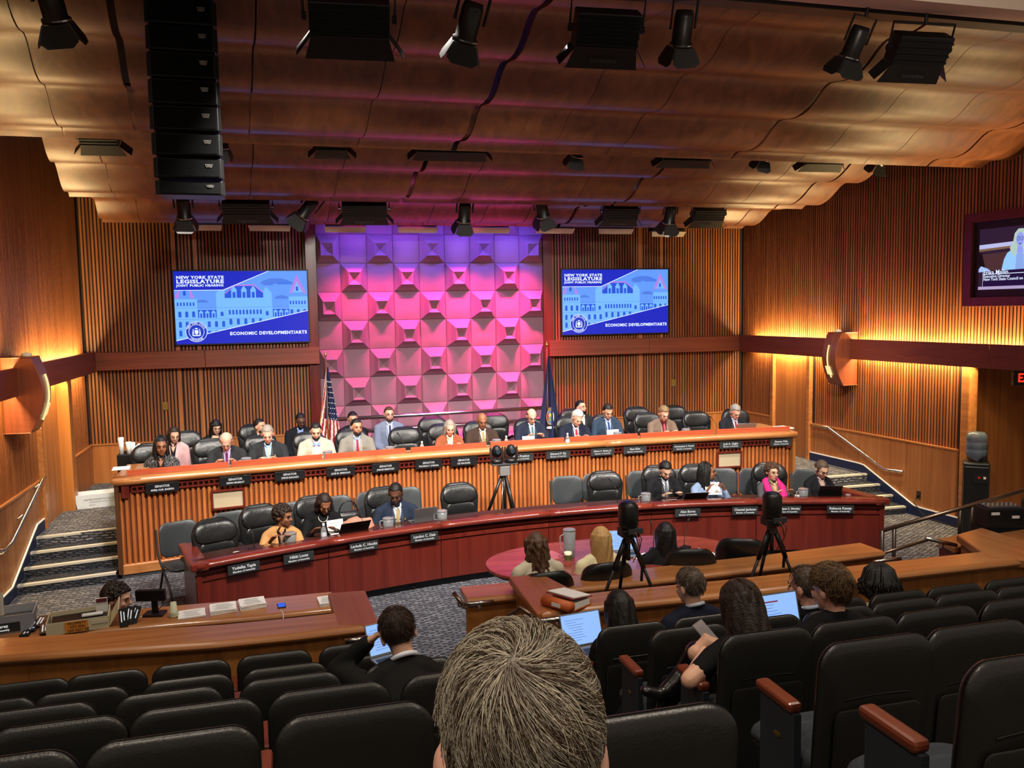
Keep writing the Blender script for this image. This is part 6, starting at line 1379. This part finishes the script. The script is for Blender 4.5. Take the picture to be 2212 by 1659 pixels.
for px, off, f, z, l in ((532, .22, fU, 1.235, 'pitcher between the bald man and the green tie man'), (708, .25, fU, 1.235, 'pitcher before the bow tie man'), (842, .22, fU, 1.235, 'pitcher beside the hand of the pale suit man'), (1073, .22, fU, 1.235, 'pitcher before the brown suit man'), (1334, .22, fU, 1.235, 'pitcher before the man with glasses on his head'), (1482, .22, fU, 1.235, 'pitcher between taupe jacket man and empty chair'),
                     (628, .20, fL, .735, 'pitcher before the tan blazer woman'), (839, .20, fL, .735, 'pitcher before the navy suit man at the lower desk'), (955, .22, fL, .735, 'pitcher left of the empty chair near the tripod'), (1395, .20, fL, .735, 'pitcher before the bearded man in black'), (1735, .20, fL, .735, 'pitcher between pink scarf and dark suit women')):
    y = f(px_x(px, f(3), z)) + off
    for _ in range(3): y = f(px_x(px, y, z)) + off
    pitcher(px, 0, y, z, 'clear water ' + l)
def on(px, f, off, z):
    y = f(3)
    for _ in range(4): y = f(px_x(px, y, z)) + off
    return V((px_x(px, y, z), y, z)), math.atan((f(px_x(px, y, z) + .05) - f(px_x(px, y, z) - .05)) / .1)
def bottle(p_, label, grp='small clear water bottles', lab=None):
    t = thing('water_bottle', label, 'bottle', p_, 0, grp); B().lathe([(.001, 0), (.030, 0), (.032, .02), (.032, .12), (.026, .15), (.012, .17), (.012, .185), (.001, .185)], 14).ob('bottle_body', ICE, t, True)
    B().lathe([(.001, .205), (.014, .205), (.014, .183), (.001, .183)], 12).ob('cap', PAPER, t); B().lathe([(.0335, .06), (.0335, .11)], 14).ob('bottle_label', mat('label_blue', lab or '#c8d0dc', .5), t)
for px, f, off, z, l, lb_ in ((1226, fU, .10, 1.305 - .07, 'bottle before the white haired man', None), (1094, fU, .2, 1.235, 'bottle right of the brown suit man', None), (700, fL, .18, .735, 'bottle with blue label before the woman in black', '#2848a0'), (912, fU, .2, 1.235, 'bottle beside the tall empty leather chair', None)):
    bottle(on(px, f, off, z)[0], 'small water ' + l, lab=lb_)
def laptop(p_, rz, label, w_=.32, col='silver', open_=100, screen=None, d_=.22, tilt=0, cat='laptop', lift=None):
    """origin at the hinge; keyboard towards -y, lid at the back"""
    t = thing('laptop', label, cat, p_, rz); m = mat('laptop_silver', '#8f9092', .35, .7) if col == 'silver' else BLKP
    B().box((0, -d_ / 2, .008), (w_, d_, .014)).ob('keyboard_base', m, t, bevel=.003); B().box((0, -d_ * .42, .0165), (w_ * .88, d_ * .45, .002)).ob('keys', BLACK, t)
    a = R(open_ - 90); q = T(0, 0, .016) @ MX.Rotation(-a, 4, 'X')
    B().box((0, .004, d_ / 2), (w_, .007, d_), m=q).ob('lid', m, t, bevel=.002)
    if screen:
        B().box((0, -.0005, d_ / 2 + .003), (w_ * .94, .002, d_ * .90), m=q).ob('display', emit('display_blue', '#8fb8f4', .95), t)
        sb = B(); rnd = random.Random(len(label))
        for k in range(9): sb.box((-w_ * .2 + rnd.uniform(-.02, .04), -.002, d_ * (.2 + .075 * k)), (w_ * rnd.uniform(.25, .5), .0008, .0025), m=q)
        sb.ob('screen_lines', emit('display_lines', '#4a6cb8', .7), t)
        if screen == 2: B().box((-w_ * .18, -.0022, d_ * .80), (w_ * .5, .0008, .008), m=q).ob('screen_lines', emit('display_red', '#8a2a48', .7), t)
    return t
for px, f, off, z, l, w_, c_, o_ in ((1608, fU, .22, 1.235, 'grey laptop before the red tie man at the right end of the upper desk', .33, 'silver', 115), (918, fL, .28, .735, 'silver laptop right of the navy suit man', .30, 'silver', 112), (762, fL, .26, .735, 'black laptop case before the navy suit man and the woman in black', .36, 'black', 130), (1498, fL, .26, .735, 'black laptop between bearded man and pale blue dress', .32, 'black', 140), (1790, fL, .24, .735, 'black tablet before the dark suit woman', .30, 'black', 120)):
    p_, a = on(px, f, off, z); laptop(p_, a + PI, l, w_, c_, o_)
def mic(p_, rz, label, L_=.3, lean_=.12):
    t = thing('microphone', label, 'microphone', p_, rz, 'gooseneck microphones'); B().box((0, 0, .012), (.09, .12, .024)).ob('base', BLKP, t, bevel=.006)
    B().tube([(0, .03, .02), (0, .02, .1), (0, -.02, L_ * .7), (lean_ * .3, -lean_, L_)], .004, 6).ob('gooseneck', BLACK, t, True); B().tube([(lean_ * .3, -lean_, L_), (lean_ * .4, -lean_ * 1.35, L_ + .02)], .010, 8).ob('capsule', BLACK, t, True)
for px, f, off, z, l in ((552, fU, .25, 1.235, 'black microphone by the green tie man'), (872, fU, .25, 1.235, 'black microphone before the tall empty leather chair'), (865, fL, .25, .735, 'black microphone before the navy suit man at the lower desk'), (783, fL, .3, .735, 'black microphone over the black laptop case'), (1437, fL, .25, .735, 'black microphone before the bearded man'), (1332, fL, .3, .735, 'black microphone by the empty chair behind the left camera'), (1560, fL, .3, .735, 'black microphone right of the pale blue dress woman'), (548, fL, .3, .735, 'black microphone left of the tan blazer woman'), (1548, fU, .2, 1.235, 'black microphone right of the empty chair on the upper desk')):
    p_, a = on(px, f, off, z); mic(p_, a + PI, l)
TZ = .74
for px, py, rz, l in ((1412, 1190, 2.6, 'black gooseneck microphone between blonde and black haired witnesses'), (1480, 1185, 2.2, 'black gooseneck microphone right of the black haired witness')):
    p_ = at(px, py, z=TZ); mic(p_, rz, l, .26, .16)
def paper(p_, rz, label, w_=.216, d_=.28, n=1, h=None, m=None, curl=0, group=None, lines=True):
    t = thing('paper_stack' if n > 1 else 'paper_sheet', label, 'papers', p_, rz, group); h = h or .004; rnd = random.Random(len(label))
    for k in range(min(n, 6)):
        B().box((0, 0, h * (k + .5) / min(n, 6)), (w_, d_, h / min(n, 6) * .8)).ob('sheet', m or PAPER, t, rot=(0, 0, rnd.uniform(-.05, .05) if n > 1 else 0))
    if lines:
        sb = B()
        for k in range(9): sb.box((rnd.uniform(-.01, .01), -d_ * .36 + k * d_ * .085, h + .0006), (w_ * rnd.uniform(.5, .75), .003, .0006))
        sb.ob('print', mat('print_grey', '#8a8a8c', .8), t)
    return t
def sheet_up(p_, rz, tilt, label, w_=.20, h=.20):
    t = thing('paper_sheet', label, 'papers', p_, rz); t.rotation_euler = (tilt, 0, rz); bb = B(); n = 6
    bb.v = [(-w_ / 2 + w_ * i / n, .05 * math.sin(PI * j / n) , h * j / n) for j in range(n + 1) for i in range(n + 1)]; bb.f = [(j * 7 + i, j * 7 + i + 1, j * 7 + 8 + i, j * 7 + 7 + i) for j in range(n) for i in range(n)]
    bb.ob('sheet', PAPER, t, True); sb = B()
    for k in range(1, 6): y_ = .05 * math.sin(PI * k / 6); sb.box((0, y_ - .003, h * k / 6), (w_ * .7, .001, .004))
    sb.ob('print', mat('print_grey', '#8a8a8c', .8), t); return t
for px, f, off, z, l, t_ in ((1148, fU, .30, 1.25, 'white sheets held by the bald man in navy', -.9), (1330, fU, .32, 1.25, 'sheet held by the man with glasses on his head', -.7), (733, fL, .30, .76, 'sheet held up by the woman in black', -.8), (1545, fL, .34, .80, 'sheet held by the pale blue dress woman', -.8)):
    p_, a = on(px, f, off, z); sheet_up(p_, a, t_, l)
for px, f, off, z, l in ((1200, fU, .3, 1.236, 'white sheet before the bald man in navy'), (1452, fL, .26, .736, 'open pages before the bearded man'), (1560, fL, .26, .736, 'white pages right of the pale blue dress woman'), (851, fL, .2, .736, 'white pages before the navy suit man at the lower desk'), (1668, fL, .3, .736, 'white pages before the pink scarf woman')):
    p_, a = on(px, f, off, z); paper(p_, a, l)
p_ = at(262, 1012, z=1.30); paper(V((p_.x, p_.y, 1.302)), .1, 'white sheet on the left end of the upper desk', lines=False)
p_ = at(1692, 925, z=1.30); paper(V((p_.x, p_.y, 1.302)), .1, 'papers on the right end of the upper desk', n=2, h=.02)
for px, py, l in ((1515, 1195, 'papers at the right of the witness table'), (1395, 1205, 'loose sheets between the blonde and black haired witnesses'), (1190, 1200, 'pink folder at the left of the witness table')):
    paper(at(px, py, z=TZ), .3, l, m=mat('pink_paper', '#b86070', .8) if 'pink' in l else None, lines='pink' not in l)
p_ = at(1230, 1205, z=TZ); pitcher(1230, 0, p_.y, TZ, 'tall clear water carafe on the witness table', .30)
def cup(p_, label, c='#e8e0c0', r=.040, h=.10, grp=None, c2=None):
    t = thing('paper_cup', label, 'cup', p_, 0, grp); B().lathe([(.001, 0), (r * .75, 0), (r, h), (r * .9, h), (r * .68, .01), (.001, .01)], 16).ob('cup_body', mat('cup_' + c[1:], c, .6), t, True)
    if c2: B().lathe([(r * .80, h * .2), (r * .96, h * .75)], 16).ob('cup_print', mat('cup_' + c2[1:], c2, .6), t, True)
    return t
cup(at(1227, 1213, z=TZ), 'green printed paper cup on the witness table', c2='#5a7a38')
p_ = at(1352, 1196, z=TZ + .0); laptop(at(1348, 1193, z=TZ), R(-8), 'open laptop with blue screen on the witness table', .30, 'silver', 112, 1)
t = thing('microphone_puck', 'round black conference puck at the right of the witness table', 'device', at(1474, 1196, z=TZ)); B().lathe([(.001, .02), (.05, .018), (.06, 0)], 16).ob('puck', BLKP, t, True)
t = thing('phone', 'black phone lying on papers at the witness table', 'phone', at(1500, 1197, z=TZ + .006), .6); B().box((0, 0, .005), (.075, .15, .009)).ob('phone_body', BLACK, t, bevel=.003)
cup(on(1762 - 40, fL, .2, .736)[0] + V((0, 0, 0)), 'small cup left of the clear pitcher at the right', '#f0ece0', .03, .07)
p_, a = on(1832, fL, .22, .736); t = thing('candle_jar', 'small red jar right of the black tablet', 'jar', p_); B().lathe([(.001, 0), (.035, 0), (.035, .055), (.001, .055)], 14).ob('jar_body', mat('jar_red', '#a02030', .2), t, True); B().lathe([(.001, .075), (.036, .072), (.036, .055)], 14).ob('jar_lid', ICE, t, True)
p_, a = on(977, fL, .22, .736); t = thing('lidded_cup', 'small pale green lidded cup before the empty chair', 'cup', p_); B().lathe([(.001, 0), (.035, 0), (.04, .03), (.001, .03)], 14).ob('cup_body', mat('cup_green', '#9ab090', .5), t, True)
p_, a = on(512, fL, .30, .736); t = thing('mouse', 'white disc shaped device on the left end of the lower desk', 'device', p_); B().ell((0, 0, .012), (.05, .035, .014), 14, 8).ob('shell', PAPER, t, True)
# handbag and coats
yb = fL(px_x(752, 11, .7)) + 1.2; t = thing('handbag', 'black handbag on the stacking chair behind the woman in black', 'handbag', (px_x(752, yb, .7), yb, .50), .2)
B().pad(.36, .30, .16, .08, m=T(0, 0, .15)).ob('bag_body', LEATHER, t, True); B().tube([(.12 * math.cos(PI * i / 10), -.02, .28 + .16 * math.sin(PI * i / 10)) for i in range(11)], .010, 6).ob('strap', LEATHER, t, True)
p_, a = on(775, fL, .55, .62); t = thing('folded_coat', 'salmon pink coat bundled beside the woman in black', 'coat', p_); bb = B(); bb.ell((0, .05, .09), (.22, .15, .13), 24, 16); bb.v = [(x + .03 * noise.noise(V((x, y, z)) * 9), y, z + .05 * noise.noise(V((x, y, z)) * 11)) for x, y, z in bb.v]; bb.ob('cloth', mat('salmon_cloth', '#c4806c', .85, bump=.4, bs=20), t, True)
# desktop name holders on the upper desk
for px, l in ((463, 'small dark desk sign before the bald man'), (758, 'small dark desk sign before the red tie man'), (1050, 'small dark desk sign before the brown suit man'), (1250, 'small dark desk sign before the white haired man')):
    p_, a = on(px, fU, .2, 1.235); t = thing('desk_sign', l, 'sign', p_, a, 'small desk signs'); B().prism([(-.12, -.02, 0), (.12, -.02, 0), (.12, 0, .13), (-.12, 0, .13)], (0, .01, 0)).ob('sign_face', BLKP, t); B().box((0, -.012, .075), (.16, .006, .02)).ob('strip', mat('sign_gold', '#b8a070', .4, .4), t)
# ------------------------------------------------------------------ cameras on tripods
def tripod(t, h, spread, m=BLKP, legs=3, a0=.5, r=.016):
    for k in range(3):
        a = a0 + 2 * PI * k / 3; f_ = V((spread * math.cos(a), spread * math.sin(a), .01)); tp = V((.03 * math.cos(a), .03 * math.sin(a), h))
        g = B().tube([tp, lerp(tp, f_, .5)], r * 1.3, 8).ob('leg', m, t, True); B().tube([lerp(tp, f_, .45), f_], r * .8, 8).ob('leg_tube', m, g, True); B().tube([lerp(tp, f_, .47), lerp(tp, f_, .53)], r * 1.7, 8).ob('leg_lock', m, g, True)
        B().tube([lerp(tp, f_, .55), V((0, 0, h * .42))], r * .5, 6).ob('spreader', m, t, True)
    B().tube([(0, 0, h * .4), (0, 0, h + .03)], r * 1.2, 8).ob('centre_column', m, t, True)
y0_ = fL(3) + .95; x0_ = px_x(1090, y0_, .8); t = thing('camera_tripod', 'tall black and silver tripod carrying twin cameras between the desks', 'tripod', (x0_, y0_, 0)); hz = at(1090, 1006, Y=y0_).z
tripod(t, hz - .12, .46, a0=.9, r=.018); B().box((0, 0, hz - .06), (.14, .12, .14)).ob('tripod_head', mat('head_silver', '#9a9c9c', .4, .5), t, bevel=.01)
for k in (-1, 1): B().tube([(k * .02, -.03, hz - .13), (k * .10, -.16, .5)], .009, 6).ob('silver_tube', STEEL, t, True)
B().box((0, 0, hz + .03), (.36, .16, .02)).ob('camera_plate', GREYP, t, bevel=.004)
for k, l in ((-1, 'left of the twin black dome cameras on the silver headed tripod'), (1, 'right of the twin black dome cameras on the silver headed tripod')):
    c = thing('dome_camera', l, 'camera', (x0_ + k * .10, y0_, hz + .04), 0, 'twin cameras'); c.scale = (1.2,) * 3
    B().lathe([(.001, 0), (.065, 0), (.072, .02), (.066, .05), (.001, .06)], 20).ob('base', BLKP, c, True)
    for s in (-1, 1): B().prism([(s * .062, -.05, .04), (s * .062, .05, .04), (s * .062, .04, .17), (s * .062, -.02, .19)], (s * .012, 0, 0)).ob('side_arm', BLKP, c, bevel=.004)
    B().ell((0, 0, .135), (.056, .068, .072), 18, 14).ob('head', BLKP, c, True); B().tube([(0, -.05, .14), (0, -.078, .14)], .034, 16).ob('lens_barrel', BLACK, c, True); B().lathe([(.001, 0), (.026, 0)], 16, MX.Translation((0, -.0785, .14)) @ MX.Rotation(PI / 2, 4, 'X')).ob('lens', mat('lens_glass', '#2a3440', .05), c, True)
def ptz(px, pytop, pyleg, Y, label, pxf):
    pt_ = at(px, pytop, Y=Y); z1 = pt_.z; zf = 0.0; t = thing('camera_tripod', 'black tripod ' + label, 'tripod', (pt_.x, Y, 0)); hh = at(px, pyleg, Y=Y).z
    sc2 = (z1 - hh)
    for k, a in enumerate((PI * .98, -PI * .08, PI * .5)):
        f_ = V((.23 * math.cos(a), .20 * math.sin(a), hh - .42)); tp = V((.03 * math.cos(a), .03 * math.sin(a), hh + .08)); g = B().tube([tp, lerp(tp, f_, .5)], .022, 8).ob('leg', BLKP, t, True); B().tube([lerp(tp, f_, .45), f_ + (f_ - tp) * .3], .015, 8).ob('leg_tube', BLACK, g, True)
    B().tube([(0, 0, hh - .1), (0, 0, z1 - .34)], .018, 8).ob('centre_column', BLKP, t, True); B().box((0, 0, hh + .09), (.07, .07, .07)).ob('collar', GREYP, t, bevel=.01)
    B().tube([(0, 0, z1 - .36), (0, 0, z1 - .31)], .036, 12).ob('head', mat('red_knob', '#7a1a1a', .4), t, True)
    B().tube([(.05, 0, z1 - .35), (.12, -.02, z1 - .52), (.11, -.02, z1 - .70)], .008, 6).ob('pan_handle', BLKP, t, True); B().tube([(.12, -.02, z1 - .55), (.11, -.02, z1 - .70)], .013, 8).ob('handle_grip', BLACK, t, True)
    c = thing('dome_camera', 'black motorised camera ' + label, 'camera', (pt_.x, Y, z1 - .30), PI, 'cameras on the two front tripods')
    B().tube([(0, 0, .06), (0, 0, .10), (0, 0, .26), (0, 0, .29)], [(.075, .08), (.085, .09), (.085, .09), (.055, .07)], 20).ob('shell', BLKP, c, True)
    B().box((0, 0, .03), (.15, .15, .07)).ob('base', BLACK, c, bevel=.01); B().box((-.03, .08, .055), (.13, .03, .045)).ob('connector_panel', GREYP, c)
    B().ell((0, .01, .292), (.05, .05, .012), 14, 8).ob('top_cap', mat('cap_blue', '#20284c', .3), c, True)
    for k in range(3): B().tube([(-.05 + .03 * k, .09, .05), (-.06 + .02 * k, .14, .0), (-.05, .12, -.1), (-.02, .05, -.22)], .004, 5).ob('cable', mat('cable_red', '#a04838', .5) if k == 1 else BLACK, c, True)
ptz(1357, 1082, 1185, 6.55, 'left, standing on the middle barrier before the witnesses', 0)
ptz(1668, 1062, 1165, 6.60, 'right, standing on the middle barrier before the pink scarf woman', 0)
# ------------------------------------------------------------------ things on the staff desk at left
ZS_ = .78
t = thing('open_box', 'cream cardboard box with an orange property label on the staff desk', 'box', at(172, 1352, z=ZS_), R(8)); CB = mat('carton_cream', '#cfc4a0', .85)
obox(.46, .30, .10, .008, CB, t); OR = mat('label_orange', '#e08c2c', .7); B().box((-.01, -.1535, .05), (.17, .003, .088)).ob('orange_label', OR, t)
for k, s_ in enumerate(('PROPERTY', 'NYS SEN.', 'DO NOT RE')): text(s_, .028, INK, t, T(-.005 + .005 * k, -.156, .078 - .029 * k) @ FACE, 0, bold=.0006)
B().box((.16, -.1535, .065), (.12, .003, .03)).ob('print_strip', mat('strip_pale', '#d8ccb0', .8), t); B().box((0, .02, .06), (.40, .22, .02)).ob('black_folders', BLACK, t, rot=(0, 0, .05)); B().box((.1, .0, .085), (.16, .05, .02)).ob('white_bottle', PAPER, t, bevel=.008)
B().prism([(.23, -.15, .02), (.23, .15, .02), (.30, .14, .16), (.30, -.14, .14)], (.008, 0, 0)).ob('side_flap', CB, t); B().box((.17, .07, .13), (.09, .02, .12)).ob('card', mat('card_white', '#dcd8d0', .7), t)
B().box((.17, .056, .175), (.08, .008, .03)).ob('card_header', mat('card_header', '#5a1a28', .6), t)
t = thing('plastic_tub', 'grey translucent plastic tub at the left picture edge', 'tub', at(14, 1358, z=ZS_), R(8)); TB = mat('tub_grey', '#b4b6bc', .35, trans=.3)
obox(.44, .30, .15, .010, TB, t, taper=.92); B().box((0, 0, .05), (.38, .24, .08)).ob('contents', mat('contents_grey', '#3c3e46', .6), t)
B().box((-.03, -.145, .055), (.30, .006, .075)).ob('nameplate', mat('plate_grey', '#2b2d2e', .5), t); text('Alvarez', .036, WHT, t, T(-.02, -.150, .068) @ FACE, 0, bold=.0008); text('Member of Assembly', .022, WHT, t, T(-.05, -.150, .036) @ FACE, 0, bold=.0006)
t = thing('paper_sheet', 'cream sheet standing in the plastic tub at the left edge', 'papers', at(0, 1340, z=ZS_ + .05), R(5)); B().box((-.02, 0, .10), (.11, .004, .26)).ob('sheet', mat('cream_paper', '#e4dac4', .8), t); sb = B(); [sb.box((-.02, -.004, .02 + .02 * k), (.07, .001, .003)) for k in range(8)]; sb.ob('print', mat('print_grey', '#8a8a8c', .8), t)
for i, (px, py, rz, l) in enumerate(((62, 1362, .5, 'fanned nameplate between tub and box, lower'), (74, 1352, .55, 'fanned nameplate between tub and box, middle'), (88, 1342, .6, 'fanned nameplate between tub and box, upper'), (96, 1358, .75, 'fanned nameplate touching the box'))):
    t = thing('nameplate', 'black ' + l, 'nameplate', at(px, py, z=ZS_ + .006 + .006 * i), rz + PI * .33, 'loose nameplates on the staff desk'); B().box((0, 0, .003), (.26, .07, .006)).ob('plate', BLKP, t); bb = B(); [bb.box((0, .012 - .022 * k, .0065), (.17 - .03 * k, .010, .001)) for k in range(2)]; bb.ob('lettering', WHT, t)
for i, (px, py, rz, l) in enumerate(((268, 1330, -.1, 'left plate of the black plates leaning by the monitor'), (278, 1326, .12, 'middle plate of the black plates leaning by the monitor'), (286, 1324, .3, 'right plate of the black plates leaning by the monitor'))):
    t = thing('nameplate', l, 'nameplate', at(px, py + 24, z=ZS_), 0, 'upright nameplates on the staff desk'); t.rotation_euler = (-.35, rz, 0); B().box((0, 0, .075), (.065, .006, .15)).ob('plate', BLACK, t); bb = B(); [bb.box((-.014 + .022 * k, -.004, .085), (.008, .001, .09 - .02 * k)) for k in range(2)]; bb.ob('lettering', WHT, t)
t = thing('monitor', 'small black desktop monitor seen from its back on the staff desk', 'monitor', at(333, 1330, z=ZS_), R(-12)); B().box((0, .02, .012), (.17, .13, .02)).ob('foot', BLKP, t, bevel=.005); B().box((0, .03, .08), (.05, .02, .14)).ob('neck', BLKP, t)
B().box((-.01, .0, .19), (.25, .035, .10), m=MX.Rotation(.12, 4, 'X')).ob('display_case', BLKP, t, bevel=.006); B().tube([(.08, -.02, .17), (.09, -.03, .1), (.03, -.01, .05)], .004, 5).ob('cable', BLACK, t, True)
t = thing('cup_stack', 'stack of pale green paper cups right of the small monitor', 'cups', at(376, 1333, z=ZS_)); B().lathe([(.001, 0), (.035, 0), (.035, .045), (.030, .05), (.024, .13), (.001, .13)], 16).ob('cups', mat('cup_pale', '#c8cca8', .6), t, True)
for k in range(3): B().lathe([(.035, 0), (.037, .005), (.035, .01)], 16, c=(0, 0, .01 + .014 * k)).ob('rim', mat('cup_pale', '#c8cca8', .6), t, True)
for px, py, h_, rz, l in ((414, 1327, .012, .12, 'leftmost low stack of white sheets on the staff desk'), (482, 1318, .035, .1, 'second stack of white sheets on the staff desk'), (545, 1309, .045, .15, 'thickest stack of white sheets on the staff desk'), (704, 1302, .03, .1, 'stack of white sheets beside the barrier return')):
    paper(at(px, py, z=ZS_ + .001), rz, l, .216 if px < 700 else .13, .20, 6, h_, group='sheet stacks on the staff desk')
t = thing('pens', 'few pens lying left of the small monitor foot', 'pens', at(308, 1333, z=ZS_ + .004), .8)
for k in range(3): B().tube([(0, .012 * k, 0), (.10, .02 * k - .01, 0)], .004, 5).ob('pen', PAPER if k else mat('pen_red', '#b04030', .5), t)
t = thing('phone', 'phone with blue screen charging on the staff desk', 'phone', at(608, 1309, z=ZS_ + .001), .1); B().box((0, 0, .005), (.07, .12, .008)).ob('phone_body', BLACK, t, bevel=.002); B().box((0, 0, .0098), (.06, .105, .001)).ob('display', emit('phone_blue', '#2c60e0', .9), t)
p0, p1 = at(606, 1316, z=ZS_ + .003), at(612, 1342, z=ZS_ - .03)
t = thing('cable', 'white charging cable hanging from the phone on the staff desk', 'cable', (0, 0, 0)); B().tube([p0, lerp(p0, p1, .5) + V((.012, 0, .01)), p1 + V((0, -.01, .0)), p1 + V((.01, -.02, -.1))], .003, 5).ob('cord', PAPER, t, True)
# ------------------------------------------------------------------ binder on the right barrier
p_ = at(1225, 1306, z=.962); t = thing('ring_binder', 'orange ring binder with a white spine label lying open on the right barrier', 'binder', p_, R(32)); OB = mat('binder_orange', '#c8622c', .5)
B().tube([(-.13, -.15, .045), (-.13, .13, .045)], .045, 16).ob('spine', OB, t, True); B().box((.0, -.01, .006), (.26, .28, .006)).ob('cover', OB, t, bevel=.002); B().box((.0, -.01, .086), (.26, .28, .006), m=MX.Rotation(R(8), 4, 'Y')).ob('cover', mat('binder_inside', '#7a2420', .5), t, bevel=.002)
B().box((.0, -.01, .035), (.215, .27, .045)).ob('pages', PAPER, t); B().box((.0, -.01, .096), (.215, .27, .008), m=MX.Rotation(R(8), 4, 'Y')).ob('top_pages', PAPER, t); B().box((-.176, -.03, .05), (.002, .09, .03)).ob('spine_label', PAPER, t)
for s in (-1, 1): B().tube([(-.09, s * .07, .02), (-.09, s * .07, .07)], .005, 6).ob('ring', STEEL, t)
# ------------------------------------------------------------------ laptops, phones in the audience
laptop(at(1262, 1400, Y=5.62), R(8), 'open laptop with blue screen on the lap of the black haired woman', .33, 'silver', 108, 1, .24)
laptop(at(1683, 1376, Y=4.30), R(4), 'open laptop with blue spreadsheet between the long haired woman and the men', .33, 'silver', 105, 2, .24)
laptop(at(842, 1418, Y=4.85), R(20), 'small bright tablet before the man holding his ear', .25, 'silver', 112, 1, .19)
p_ = at(1523, 1366, Y=4.02); t = thing('phone', 'grey phone in the hand of the long haired woman', 'phone', p_, R(10)); t.rotation_euler = (R(-50), R(-24), R(8)); B().box((0, 0, 0), (.07, .008, .14)).ob('phone_body', mat('phone_grey', '#5a5658', .3, .3), t, bevel=.004); B().box((0, -.005, 0), (.062, .002, .13)).ob('display', mat('phone_display', '#8a8488', .15), t)
# crossed bare knee and boot of the long haired woman (leg of the same person)
bb = B(); k0, k1, k2 = at(1535, 1400, Y=4.02), at(1508, 1392, Y=4.22), at(1500, 1425, Y=4.25)
rp = b4[0]
def loc(v): return (rp.matrix_basis.inverted() @ v)
rp.matrix_basis
bb.limb([loc(at(1600, 1440, Y=3.74)), loc(at(1560, 1404, Y=3.84)), loc(at(1526, 1388, Y=3.88)), loc(at(1504, 1410, Y=3.88))], [.075, .068, .056, .050], 12)
mk('crossed_leg', vox(bb, .012, 3), skinm('l'), rp, True)
bb = B(); bb.limb([loc(at(1503, 1408, Y=3.90)), loc(at(1478, 1450, Y=3.97)), loc(at(1448, 1483, Y=3.95)), loc(at(1438, 1498, Y=3.95))], [.058, .055, .045, .048], 12); bb.limb([loc(at(1444, 1492, Y=3.95)), loc(at(1422, 1500, Y=3.94)), loc(at(1394, 1492, Y=3.94))], [(.042, .045), (.042, .035), (.035, .028)], 12); bb.limb([loc(at(1436, 1506, Y=3.95)), loc(at(1424, 1536, Y=3.94))], [.032, .026], 10)
mk('boot', vox(bb, .010, 2), mat('boot_leather', '#151214', .28), rp, True)
bpy.data.scenes.remove(TMP)
